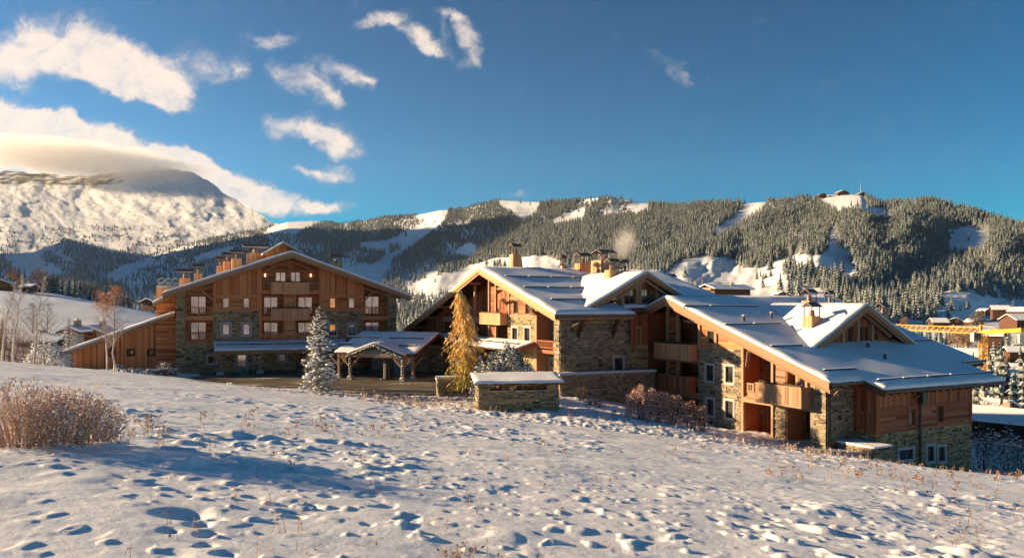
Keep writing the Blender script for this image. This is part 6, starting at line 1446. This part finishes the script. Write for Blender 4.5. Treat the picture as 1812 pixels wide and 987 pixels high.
for k in range(250):
    t = .13 + .87 * (k / 250); P0 = c + Vector((lx(t), 0, LH * t)); a = k * 2.399 + q.uniform(-.4, .4); L0 = float(np.interp(t, [p_[0] for p_ in wprof], [p_[1] for p_ in wprof])) * q.uniform(.55, 1.1)
    hd = Vector((math.cos(a), math.sin(a), 0)); pr_ = P0; n = 6
    for i in range(1, n + 1):
        u = i / n; p = P0 + hd * L0 * u + Vector((0, 0, L0 * (.28 * u - .75 * u * u))); br.beam(pr_, p, .014, .014, .5)
        tgt = go if (t + q.uniform(-.14, .14)) > .36 else gg
        for j in range(4):
            s = pr_.lerp(p, q.random()); ln = q.uniform(.14, .34); dd = Vector((q.uniform(-.5, .5), q.uniform(-.5, .5), -1)) + hd * .4
            spray(tgt, s, dd, ln, .055, 4, q.uniform(.2, .9), droop=.1)
        if q.random() < .10 and t > .3: sn.blob((p.x, p.y, p.z + .03), .1, .1, .035, j=.3)
        pr_ = p
br.build('branches', bark_m, LT, kind='stuff'); go.build('golden_needles', lar_o, LT, kind='stuff'); gg.build('green_needles', lar_g, LT, kind='stuff'); sn.build('snow_load', snow_r, LT, kind='stuff', smooth=True)
# shrubs
def shrub(name, c, rx, ry, rz, mat, label, seed=1, nstem=40, nleaf=1400, lw=.07, ll=.11, snow=0, srad=.07, stem_mat=None, cat='bush', hollow=.55, up=.0, flat=1.0, group=None, stuff=False):
    q = random.Random(seed); c = Vector(c); root = empty(name, c, label, cat, group); st = MB(); lf = MB(); sn = MB()
    for i in range(nstem):
        a = q.uniform(0, 6.28); r = q.random() ** .5; top = c + Vector((math.cos(a) * rx * r, math.sin(a) * ry * r, rz * math.sqrt(max(0, 1 - r * r * .8)) * q.uniform(.8, 1.12))); base = c + Vector((math.cos(a) * rx * .35 * r, math.sin(a) * ry * .35 * r, -.1))
        md = base.lerp(top, .5) + Vector((q.uniform(-.1, .1) * rx, q.uniform(-.1, .1) * ry, 0)); st.tube(base, md, .016, .011, 4, q.random(), cap=False); st.tube(md, top, .011, .004, 4, q.random(), cap=False)
        for _ in range(4):
            p = md.lerp(top, q.random()); e = p + Vector((q.gauss(0, .2) * rx, q.gauss(0, .2) * ry, q.uniform(.05, .3) * rz)); st.tube(p, e, .007, .002, 3, q.random(), cap=False)
    for i in range(nleaf):
        d = Vector((q.gauss(0, 1), q.gauss(0, 1), abs(q.gauss(0, 1)))).normalized(); r = (hollow + (1 - hollow) * q.random() ** .6) * (1 + .22 * mn.noise(d * 2.3 + Vector((seed, 0, 0))))
        p = c + Vector((d.x * rx * r, d.y * ry * r, max(0, d.z) ** .7 * rz * r)); dd = (d + Vector((q.gauss(0, .5), q.gauss(0, .5), q.gauss(0, .5) + up)))
        s = dd.normalized(); w = s.cross(Vector((q.gauss(0, 1), q.gauss(0, 1), q.gauss(0, 1)))).normalized() * lw * q.uniform(.6, 1.2); l = s * ll * q.uniform(.6, 1.3)
        lf.face([p, p + l * .5 - w * .5, p + l, p + l * .5 + w * .5], q.random())
        if snow and q.random() < snow and d.z > -.1: k = srad * q.uniform(.6, 1.3); sn.blob((p.x, p.y, p.z + .02), k * 1.3, k * 1.2, k * .55, j=.3)
    st.build('stems', stem_mat or bark_m, root, kind='stuff'); lf.build('leaves', mat, root, kind='stuff'); sn.build('snow_load', snow_r, root, kind='stuff', smooth=True); return root
lau_m = tinted('dark_green_leaf', [(0, (.03, .045, .02)), (.5, (.08, .10, .04)), (1, (.19, .20, .09))], .5, amt=.4, bumpd=0, spec=.4)
cc = on_ground(891, 672, 63.5, 0); shrub('laurel_bush', cc, 2.75, 1.7, 3.7, lau_m, 'rounded evergreen bush thick with snow clumps behind the stone shelter', 5, 50, 4800, .10, .17, .34, .075, hollow=.8)
cc = on_ground(902, 650, 64, 1.4); shrub('laurel_bush', cc, 1.15, .9, 3.0, lau_m, 'taller snowy spike of evergreen growing out of the rounded bush', 6, 20, 1100, .10, .17, .34, .07, hollow=.75)
cop_m = tinted('copper_leaf', [(0, (.16, .075, .05)), (.4, (.38, .19, .12)), (.8, (.56, .33, .24)), (1, (.70, .50, .42))], .7, amt=.4, bumpd=0)
cop_f = frosted('frosted_copper_leaf', [(0, (.18, .08, .05)), (.5, (.42, .21, .14)), (1, (.62, .38, .28))], .2, .6, (.82, .74, .72), .7)
for i, (px, py, Y, rx, rz, lb) in enumerate([(1130, 728, 57, .95, 2.3, 'left end of the copper-leaved beech hedge before the right chalet'), (1160, 734, 57.3, 1.15, 2.25, 'copper-leaved beech shrub, second from the left in the hedge'), (1190, 738, 57.6, 1.05, 2.1, 'copper-leaved beech shrub in the middle of the hedge'), (1222, 745, 58, .85, 1.9, 'darker thin shrub near the right end of the copper hedge'), (1243, 748, 58.2, .45, 1.8, 'sparse dark twiggy shrub at the right end of the copper hedge')]):
    cc = on_ground(px, py, Y, .0); shrub('beech_shrub', cc, rx, .8, rz, cop_f if i < 3 else cop_m, lb, 20 + i, 30, (3600, 4200, 3400, 1000, 380)[i], .075, .10, .03, .05, hollow=.7, group='beech shrubs of the copper hedge')
frost_m = frosted('frosted_twig_leaf', [(0, (.30, .15, .08)), (.5, (.55, .31, .17)), (1, (.74, .50, .32))], -.2, .8, (.88, .82, .78), .8)
frost_s = frosted('frosted_stem', [(0, (.24, .13, .08)), (1, (.50, .31, .21))], -.3, .9, (.86, .80, .78), .8)
for i, (px, py, Y, rx, rz, lb) in enumerate([(35, 790, 11.7, .85, .98, 'dense frosted reddish bush, largest of the left foreground thicket'), (110, 776, 12.3, .75, .86, 'frosted bush in the middle of the left foreground thicket'), (163, 758, 13.2, .55, .72, 'low thin frosted bush at the right end of the left foreground thicket')]):
    cc = on_ground(px, py, Y, -.05); shrub('frosted_bush', cc, rx, .7, rz, frost_m, lb, 60 + i, 60, 3300 if i != 2 else 1700, .021, .046, .05, .018, frost_s, hollow=.45, up=.5, group='frosted bushes of the left foreground thicket')
# left: round snowy bushes, brown thicket, planting by the lean-to
vib_m = frosted('snowy_leaf', [(0, (.03, .04, .022)), (.5, (.08, .085, .045)), (1, (.18, .13, .08))], .25, .4)
for i, (px, py, Y, rx, rz, lb) in enumerate([(78, 637, 72, 1.6, 2.7, 'round snow-laden bush beside the low end of the long lean-to roof'), (104, 640, 71, 1.2, 1.7, 'smaller snowy bush against the end of the lean-to'), (232, 655, 74, 1.2, .7, 'low snow-covered heap of shrub before the lean-to wall'), (210, 651, 77, .5, .8, 'tiny conifer bush under the first small lean-to window'), (262, 652, 77, .5, .8, 'tiny snowy shrub under the third small lean-to window'), (292, 652, 81, .9, 1.3, 'dark green shrub with yellow leaves at the foot of the stone pier')]):
    cc = on_ground(px, py, Y, 0); shrub('snowy_bush', cc, rx, rx * .8, rz, vib_m, lb, 80 + i, 20, int(900 * rx), .08, .14, .3 if i != 5 else .05, .085, hollow=.7, group='snowy bushes by the lean-to')
brn_m = tinted('brown_twig', [(0, (.10, .06, .045)), (.5, (.20, .13, .10)), (1, (.33, .22, .17))], .9, amt=.4, bumpd=0)
for i, (px, py, Y, rx, rz, lb) in enumerate([(10, 632, 82, 3.2, 5.6, 'brown leafless thicket at the left edge behind the field'), (50, 634, 88, 3.0, 4.0, 'pinkish brown thicket left of the round snowy bush'), (-40, 634, 90, 3.5, 5.5, 'brown thicket reaching in from the left edge')]):
    cc = on_ground(px, py, Y, 0); shrub('bare_thicket', cc, rx, 2.0, rz, brn_m, lb, 90 + i, 120, 2600, .035, .16, 0, stem_mat=brn_m, hollow=.2, up=.4, group='bare thickets at the left edge')
for i, (px, py, Y, rx, rz, lb) in enumerate([(1060, 716, 62, .5, .6, 'small frosted shrub in front of the terrace wall'), (1030, 700, 66, .7, 1.3, 'reddish bare shrub against the terrace wall'), (1046, 716, 62.5, .45, .5, 'low twiggy shrub beside the frosted one below the terrace wall')]):
    cc = on_ground(px, py, Y, 0); shrub('small_shrub', cc, rx, .5, rz, cop_f if i != 1 else brn_m, lb, 120 + i, 30, 260, .05, .09, .08 if i != 1 else 0, .06, hollow=.4)
# birches and bare trees
birch_b = tinted('birch_bark', [(0, (.38, .33, .28)), (1, (.66, .60, .54))], .8, (1, 1, 5), 3, .8, .004)
twig_m = frosted('frosted_twig', [(0, (.24, .19, .16)), (1, (.44, .38, .34))], .0, .8, (.80, .78, .78), .6)
leaf_o = tinted('orange_leaf', [(0, (.42, .15, .04)), (1, (.72, .34, .12))], .7, amt=.3, bumpd=0)
def birch(c, H, lean, R_, label, seed, leaves=0, bark=None, group=None, nb=36, name='birch_tree', twig=None, lowest=.3, ltop=.86, cat='tree'):
    q = random.Random(seed); c = Vector(c); root = empty(name, c, label, cat, group); m = MB(); tw = MB(); lf = MB(); pts_ = [c - Vector((0, 0, .3))]
    for i in range(1, 9): t = i / 8; pts_.append(c + Vector((lean * t * t + q.uniform(-.06, .06), q.uniform(-.1, .1), H * t)))
    for i in range(8): m.tube(pts_[i], pts_[i + 1], .085 * (1 - i / 8.5) + .012, .085 * (1 - (i + 1) / 8.5) + .012, 7, q.random())
    m.build('trunk', bark or birch_b, root)
    for k in range(nb):
        t = lowest + (1 - lowest) * k / nb; i = min(7, int(t * 8)); p = pts_[i].lerp(pts_[i + 1], t * 8 - i); a = q.uniform(0, 6.28); L0 = R_ * (1.15 - t) * q.uniform(.6, 1.2) + .15
        d = Vector((math.cos(a), math.sin(a), q.uniform(.7, 1.3))).normalized(); e = p + d * L0; tw.tube(p, e, .018, .007, 4, q.random(), cap=False)
        for _ in range(8):
            s = p.lerp(e, q.uniform(.25, 1)); d2 = (d + Vector((q.gauss(0, .6), q.gauss(0, .6), q.gauss(0, .4)))).normalized(); e2 = s + d2 * L0 * q.uniform(.25, .5); tw.tube(s, e2, .007, .003, 3, q.random(), cap=False)
            for _ in range(3): s3 = s.lerp(e2, q.uniform(.3, 1)); e3 = s3 + Vector((q.gauss(0, .12), q.gauss(0, .12), q.uniform(-.16, .1))) * R_ * .8; tw.tube(s3, e3, .004, .002, 3, q.random(), cap=False)
            if leaves and q.random() < leaves * (1 if t > .72 else .10):
                for _ in range(14): r = Vector((q.gauss(0, .17), q.gauss(0, .17), q.gauss(0, .17))); leaf(lf, e2 + r, (q.gauss(0, 1), q.gauss(0, 1), q.gauss(0, 1)), .06, .09, q.random())
    tw.build('branches', twig or twig_m, root, kind='stuff'); lf.build('leaves', leaf_o, root, kind='stuff'); return root
bt = 'birches by the lean-to'
birch(on_ground(190, 652, 75, 0), 7.4, -.75, 1.7, 'leaning pale birch with orange leaf tufts, left of the pair before the lean-to', 1, .45, nb=46)
birch(on_ground(201, 655, 74, 0), 8.0, .15, 1.9, 'straight pale birch with orange leaves, right of the pair before the lean-to', 2, .5, nb=54)
birch(on_ground(4, 632, 70, 0), 7.5, 1.2, 1.5, 'thin bare birch at the far left edge leaning right', 3, 0); birch(on_ground(24, 633, 68, 0), 7.6, .9, 1.6, 'bare white birch, middle of the three at the left edge', 4, 0); birch(on_ground(60, 634, 69, 0), 7.9, 1.0, 1.6, 'bare birch with frosted twigs behind the round snowy bush', 5, 0)
dk_tw = tinted('grey_twig', [(0, (.10, .085, .075)), (1, (.24, .20, .18))], .9, amt=.3, bumpd=0)
for i, (px, py, Y, H, R_, lb) in enumerate([(58, 585, 150, 8, 3.4, 'bare rounded tree standing on the white slope, left of a darker pair'), (84, 582, 150, 8, 3.2, 'dark bare tree on the white slope above the round snowy bush')]): 
    c = at(px, py, Y); c.z = valley_z(np.array([float(px)]), np.array([float(Y)]))[0]; birch(c, H, .1, R_, lb, 30 + i, 0, bark_m, nb=60, name='bare_tree', twig=dk_tw, lowest=.15)
# deciduous and conifer clump along the top of the white slope
c = on_ground(122, 640, 90, 0); 
def clone_spruce(px, py, Y, H, label, cat='tree', group=None, wide=1.15, z=None, mesh=0, name='spruce_tree'):
    o = bpy.data.objects.new(name, con[mesh % 4]); C.objects.link(o); p = at(px, py, Y)
    if z is None: z = gz(p.x, p.y) if Y < 130 else float(valley_z(np.array([float(px)]), np.array([float(Y)]))[0])
    o.location = (p.x, p.y, z - .1); o.scale = (H * wide, H * wide, H); o.rotation_euler = (0, 0, rng.uniform(0, 6)); tag(o, label, cat, group); return o
near_con = [conifer_mesh('near_conifer', 70 + i, frosted('near_frosted_conifer', FIRC, .3, .45, (.8, .81, .84), .85), 13, 11, r=.19) for i in range(2)]
con += near_con
make_fir(at(122, 635, 92), 4.7, 1.15, 'slim dark spruce rising behind the round snowy bushes at left', 17, 70)
clone_spruce(4, 560, 140, 6, 'dark spruce behind the bare birches at the left edge', mesh=5)
gr = 'trees along the top of the white slope'
for i in range(24):
    px = 8 + 225 * i / 24 + rng.uniform(-3, 3); Y = rng.uniform(350, 385); H = rng.uniform(6.5, 11) * F / 1409
    if px < 30 or 44 < px < 62: H *= .8
    clone_spruce(px, 515, Y, H * 1.05, 'frosted %s tree above the white slope, %s' % (('slim', 'broad')[i % 2], ('left of the low brown barn', 'by the low brown barn', 'right of the rounded russet tree', 'over the middle of the slope', 'near the orange birch crowns', 'at the right end of the belt')[min(5, i // 4)]), group=gr, mesh=i % 4, wide=1.7)
cr_m = tinted('russet_crown', [(0, (.12, .07, .045)), (.5, (.24, .14, .085)), (1, (.38, .24, .16))], .9, amt=.4, bumpd=0)
gy_m = tinted('grey_crown', [(0, (.07, .065, .06)), (.5, (.15, .13, .115)), (1, (.27, .235, .21))], .9, amt=.4, bumpd=0)
def round_tree(px, py, Y, H, R_, mat, label, seed, group=None, z=None, n=1500):
    c = at(px, py, Y); c.z = (float(valley_z(np.array([float(px)]), np.array([float(Y)]))[0]) if Y > 118 else gz(c.x, c.y)) if z is None else z
    q = random.Random(seed); root = empty('broadleaf_tree', c, label, 'tree', group); m = MB(); m.tube(c - Vector((0, 0, .4)), c + Vector((0, 0, H * .6)), H * .03, H * .012, 6, .4)
    for _ in range(9): a = q.uniform(0, 6.3); m.tube(c + Vector((0, 0, H * q.uniform(.25, .5))), c + Vector((math.cos(a) * R_ * .7, math.sin(a) * R_ * .7, H * q.uniform(.6, .95))), H * .012, H * .003, 4, .4, cap=False)
    m.build('trunk', bark_m, root); lf = MB()
    for _ in range(n):
        d = Vector((q.gauss(0, 1), q.gauss(0, 1), q.gauss(0, 1))).normalized(); r = q.random() ** .45 * (1 + .35 * mn.noise(d * 2 + Vector((seed, seed, 0)))); p = c + Vector((d.x * R_ * r, d.y * R_ * r, H * .58 + d.z * H * .42 * r))
        w = Vector((q.gauss(0, 1), q.gauss(0, 1), q.gauss(0, 1))).normalized() * H * .012; l = (d + Vector((q.gauss(0, .4), q.gauss(0, .4), .4))).normalized() * H * q.uniform(.05, .10); lf.face([p - w, p + w, p + l], q.random())
    lf.build('crown', mat, root, kind='stuff'); return root
for i, (px, H, R_, mt, lb) in enumerate([(24, 9, 3.2, cr_m, 'russet tree at the left end of the belt on the white slope'), (70, 10.5, 4.0, cr_m, 'rounded russet tree in the belt above the white slope'), (95, 9, 3.6, gy_m, 'grey leafless tree in the belt just right of the russet one'), (148, 8.5, 5.0, gy_m, 'wide grey leafless tree in the middle of the belt'), (165, 8, 4.6, gy_m, 'bushy grey tree near the right end of the belt'), (232, 6, 5, gy_m, 'grey woodland edge right of the orange birch crown'), (215, 6, 4, gy_m, 'low grey tree right of the little barn')]):
    round_tree(px, 520, 345 + 6 * i, H, R_, mt, lb, 200 + i)
# right of the nearest chalet
for i, (px, py, Y, H, R_, mt, lb) in enumerate([(1694, 640, 380, 11, 5, cr_m, 'russet tree left of the crane mast behind the roof edge'), (1713, 634, 360, 13, 6, cr_m, 'broad reddish tree just left of the crane mast'), (1775, 652, 150, 6.5, 2.6, cr_m, 'cone-shaped russet tree right of the crane mast'), (1806, 700, 110, 4.5, 2.2, cr_m, 'orange-brown tree above the half-sunlit roof at the right edge'),
        (1728, 530, 640, 14, 6, gy_m, 'grey tree above the village near the gully'), (1600, 570, 600, 11, 3, cr_m, 'thin reddish tree on the meadow behind the cross gable'), (1781, 582, 480, 13, 4, cr_m, 'tall russet tree between the village chalets'), (1768, 590, 420, 9, 5, gy_m, 'grey bare tree below the village chalets'),
        (1735, 700, 110, 5, 3.5, gy_m, 'grey frosted tree right of the nearest chalet corner')]): round_tree(px, py, Y, H, R_, mt, lb, 230 + i)
for i, (px, py, Y, H, lb) in enumerate([(1745, 668, 150, 9, 'dark spruce beside the crane foot'), (1757, 660, 130, 8.5, 'dark spruce in the shade right of the eave corner'), (1790, 660, 135, 9.5, 'tall dark spruce right of the russet cone-shaped tree'), (1810, 680, 130, 9, 'dark spruce cut by the right edge above the sunlit roof'), (1735, 690, 140, 7, 'dark spruce just past the nearest chalet eave')]):
    clone_spruce(px, py, Y, H, lb, mesh=4 + i % 2)
for i, (px, py, Y, rx, rz, lb) in enumerate([(1738, 800, 68, 2.0, 3.9, 'tall snow-flecked dark bush beside the nearest chalet corner'), (1775, 806, 70, 2.2, 3.6, 'dark snow-flecked bush under the half-sunlit roof'), (1806, 812, 68, 1.6, 3.0, 'dark bush with snow at the right edge of the picture')]):
    c = on_ground(px, py, Y, -.2); shrub('snowy_bush', c, rx, 1.6, rz, vib_m, lb, 250 + i, 40, 1500, .09, .15, .16, .09, hollow=.5)

q = random.Random(77)
for i, (px, py, Y, H) in enumerate([(1722, 668, 175, 9), (1733, 676, 165, 8), (1741, 690, 125, 6), (1752, 684, 150, 9.5), (1764, 690, 140, 8), (1772, 676, 190, 10), (1783, 688, 150, 9), (1795, 690, 140, 8), (1806, 676, 180, 10), (1727, 700, 112, 5.5), (1768, 655, 230, 9), (1748, 650, 240, 8), (1812, 700, 135, 8)]):
    clone_spruce(px, py, Y, H * 1.45, 'dark %s spruce in the shaded grove %s' % (('tall', 'short', 'slender')[i % 3], 'next to the nearest chalet eave' if px < 1745 else ('below the crane mast' if px < 1775 else 'at the right edge above the sunlit roof')), group='dark grove right of the nearest chalet', mesh=4 + i % 2, wide=1.3)
# ---------------------------------------------------------------- dry weeds poking through the snow
weed_m = tinted('dry_weed', [(0, (.10, .055, .03)), (.5, (.24, .14, .08)), (1, (.46, .32, .2))], .9, amt=.4, bumpd=0)
def weeds(name, label, plants, seed):
    q = random.Random(seed); m = MB()
    arr = np.array([(p[0], p[1]) for p in plants]); zz = ground(arr[:, 0], arr[:, 1])
    for (x, y, h, n), z in zip(plants, zz):
        for _ in range(n):
            b_ = Vector((x + q.gauss(0, .06), y + q.gauss(0, .06), z - .03)); hh = h * q.uniform(.5, 1.15); tp = b_ + Vector((q.gauss(0, .16) * hh, q.gauss(0, .16) * hh, hh)); r = .0012 + .00018 * y
            m.tube(b_, tp, r * 1.4, r * .7, 3, q.random(), cap=False)
            for _ in range(q.randint(1, 4)):
                s = b_.lerp(tp, q.uniform(.35, 1)); e = s + Vector((q.gauss(0, .25), q.gauss(0, .25), q.uniform(-.1, .3))) * hh * .5; m.tube(s, e, r, r * .5, 3, q.random(), cap=False)
                if q.random() < .6: w = Vector((q.gauss(0, 1), q.gauss(0, 1), q.gauss(0, 1))).normalized() * (r * 4.5); l = (e - s).normalized() * r * 12; m.face([e - w, e + l, e + w, e - l * .3], q.random())
    return m.build(name, weed_m if seed == 9 else frosted('frosted_weed', [(0, (.14, .08, .05)), (.5, (.32, .21, .14)), (1, (.55, .42, .32))], .0, .6, amount=.6), kind='stuff', label=label)
P_ = []
q = random.Random(5)
def scat(px0, px1, py0, py1, n, h, st):
    for _ in range(n):
        px, py = q.uniform(px0, px1), q.uniform(py0, py1); t = (px - CX) / F; k = (py - HY) / F - .117 - .107 * t
        if k < .006: continue
        Y = 1.5 / k
        if Y > crestY(np.array([t * Y]), np.array([Y]))[0]: Y = float(crestY(np.array([t * Y]), np.array([Y]))[0]) * q.uniform(.93, 1.0)
        P_.append((t * Y, Y, h * q.uniform(.6, 1.4), q.randint(*st)))
scat(200, 1100, 730, 990, 50, .20, (1, 3)); scat(200, 300, 740, 790, 14, .22, (3, 6)); scat(350, 720, 732, 775, 34, .26, (2, 5)); scat(700, 1812, 740, 990, 34, .2, (1, 3))
scat(1350, 1812, 812, 850, 80, .30, (2, 5)); scat(1600, 1812, 830, 880, 36, .26, (2, 4)); scat(1640, 1812, 860, 985, 26, .26, (1, 3)); scat(780, 900, 965, 987, 14, .14, (2, 4)); scat(900, 1500, 765, 812, 24, .25, (1, 3))
weeds('dry_weeds', 'dry brown weed stalks poking through the snow field', P_, 9)
P2 = []
for _ in range(260):   # bank between field and forecourt
    px = q.uniform(600, 1560); t = (px - CX) / F; yc = float(np.interp(px, _cp, _cy)); P2.append((t * (yc + 1), q.uniform(yc + .5, yc + 7), q.uniform(.15, .45), q.randint(1, 4)))
for _ in range(80): px = q.uniform(640, 830); Y = q.uniform(57, 65); P2.append(((px - CX) / F * Y, Y, q.uniform(.2, .6), q.randint(1, 4)))
for _ in range(60): px = q.uniform(1380, 1540); Y = q.uniform(48, 55); P2.append(((px - CX) / F * Y, Y, q.uniform(.2, .6), q.randint(2, 5)))
weeds('bank_grass', 'frosted dry grass and stalks on the bank below the chalets', P2, 10)
# snow-capped stones along the forecourt edge
q = random.Random(21)
for i, (px, py, Y, r) in enumerate([(331, 664, 76, .42), (356, 669, 74, .25), (405, 674, 73, .24), (410, 679, 72, .22), (715, 690, 64.5, .3), (352, 660, 77, .2)]):
    p = at(px, py, Y); p.z = max(gz(p.x, p.y), -7.72); rt = empty('edge_stone', p, ['large snow-capped stone at the foot of the left chalet pier', 'small stone right of the large snow-capped one', 'half-buried stone on the forecourt rim below the ground-floor door', 'lowest small stone of the forecourt rim below the door', 'round snowy stone at the forecourt edge right of the porch', 'small stone close under the pier of the left chalet'][i], 'stone')
    m = MB(); m.blob((p.x, p.y, p.z + r * .3), r * 1.2, r, r * .8, .5, j=.25); m.build('rock', stone_m, rt, smooth=False); m = MB(); m.blob((p.x, p.y, p.z + r * .75), r, r * .85, r * .38, .5, j=.2); m.build('snow_cap', snow_r, rt, smooth=True)
# balcony flower boxes (dark dry plants along the parapets)
pl = MB(); q = random.Random(31)
def boxrow(f, x0, x1, y, d, label):
    a0 = f.az(x0, y, d)[0]; a1 = f.az(x1, y, d)[0]; a0, a1 = min(a0, a1), max(a0, a1); z = f.az((x0 + x1) / 2, y, d)[1]; c = f.P((a0 + a1) / 2, z, d)
    rt = empty('flower_box', c, label, 'flower box', 'flower boxes on the balcony fronts'); m = MB(); f.box(m, a0, z - .02, a1, z + .1, d - .22, d - .02, .3); m.build('box', wd_h, rt); m = MB()
    n = int((a1 - a0) * 9)
    for i in range(n): p = f.P(q.uniform(a0, a1), z + .1, d - .12); e = p + Vector((q.gauss(0, .06), q.gauss(0, .06), q.uniform(.03, .2))); leaf(m, p, e - p, .09, q.uniform(.06, .2), q.random())
    m.build('dry_plants', lau_m, rt, kind='stuff')
boxrow(Lf, 481, 546, 499.3, .9, 'dark plant box on the upper middle balcony of the left chalet'); boxrow(Lf, 481, 546, 545.7, .9, 'dark plant box on the lower middle balcony of the left chalet')
boxrow(Mg, 849, 884, 553.6, .9, 'plant box on the balcony front of the middle chalet'); boxrow(Rg, 1340, 1416, 680.6, 1.3, 'plant box on the sunlit balcony front of the right chalet'); boxrow(Rg, 1160, 1218, 607.6, .9, 'plant box on the shaded upper balcony of the right chalet')
# ---------------------------------------------------------------- cloud on the mountain, chimney smoke, air
def vol(name, kind, c, r, dens, nsc, label, warm=(1, .96, .92), thr=.45, soft=.25, stretch=(1, 1, 1)):
    m = bpy.data.materials.new(name); m.use_nodes = True; N, L, nd, mth = newtree(m.node_tree)
    for n in list(N):
        if n.type == 'BSDF_PRINCIPLED': N.remove(n)
    t = nd('ShaderNodeTexCoord'); mp = nd('ShaderNodeMapping'); mp.inputs['Scale'].default_value = stretch; L.new(t.outputs['Object'], mp.inputs[0]); n = nd('ShaderNodeTexNoise'); n.inputs['Scale'].default_value = nsc; n.inputs['Detail'].default_value = 5; n.inputs['Roughness'].default_value = .6; L.new(mp.outputs[0], n.inputs[0])
    ln = nd('ShaderNodeVectorMath', operation='LENGTH'); L.new(t.outputs['Object'], ln.inputs[0])
    fo = mth('SUBTRACT', 1.0, ln.outputs['Value'], clamp=True)
    f = ss(mth, mth('ADD', mth('MULTIPLY', n.outputs['Fac'], .8), mth('MULTIPLY', fo, .9)), thr + .1, thr + .1 + soft)
    f = mth('MULTIPLY', f, ss(mth, fo, 0.0, .22))
    v = nd('ShaderNodeVolumePrincipled'); v.inputs['Color'].default_value = (*warm, 1); v.inputs['Anisotropy'].default_value = .2; L.new(mth('MULTIPLY', f, dens), v.inputs['Density']); L.new(v.outputs[0], N['Material Output'].inputs['Volume'])
    import bmesh
    bm = bmesh.new(); bmesh.ops.create_icosphere(bm, subdivisions=3, radius=1); me = bpy.data.meshes.new(name); bm.to_mesh(me); bm.free(); me.materials.append(m)
    o = link(name, me, label=label, kind=kind); o.location = c; o.scale = r; return o
vol('mountain_cloud', 'stuff', at(130, 280, 8450), (1750, 700, 235), 0.0026, 4.0, 'bright cloud bank lying over the top of the snow mountain', thr=.42, stretch=(1, 1, .7))
bpy.data.objects['mountain_cloud'].rotation_euler = (0, .10, 0)
o = vol('chimney_smoke', 'stuff', at(1106, 430, 96), (2.9, 1.4, 3.9), .6, 3.4, 'pale smoke rising above the chimneys of the middle chalet', warm=(.98, .95, .92), thr=.60, soft=.5); o.rotation_euler = (0, .35, 0)
# air
zb, zt = -110, 2400
import bmesh
bm = bmesh.new(); bmesh.ops.create_cube(bm, size=1); me = bpy.data.meshes.new('haze'); bm.to_mesh(me); bm.free()
hz = link('haze', me, kind='stuff', label='thin bluish air over the valley'); hz.scale = (26000, 14200, zt - zb); hz.location = (0, 14200 / 2 - 60, (zt + zb) / 2)
m = bpy.data.materials.new('air'); m.use_nodes = True; N, L, nd, mth = newtree(m.node_tree)
for n in list(N):
    if n.type == 'BSDF_PRINCIPLED': N.remove(n)
v = nd('ShaderNodeVolumePrincipled'); v.inputs['Color'].default_value = (.82, .92, 1, 1); v.inputs['Density'].default_value = 0.9e-5; v.inputs['Anisotropy'].default_value = .35; L.new(v.outputs[0], N['Material Output'].inputs['Volume']); me.materials.append(m)
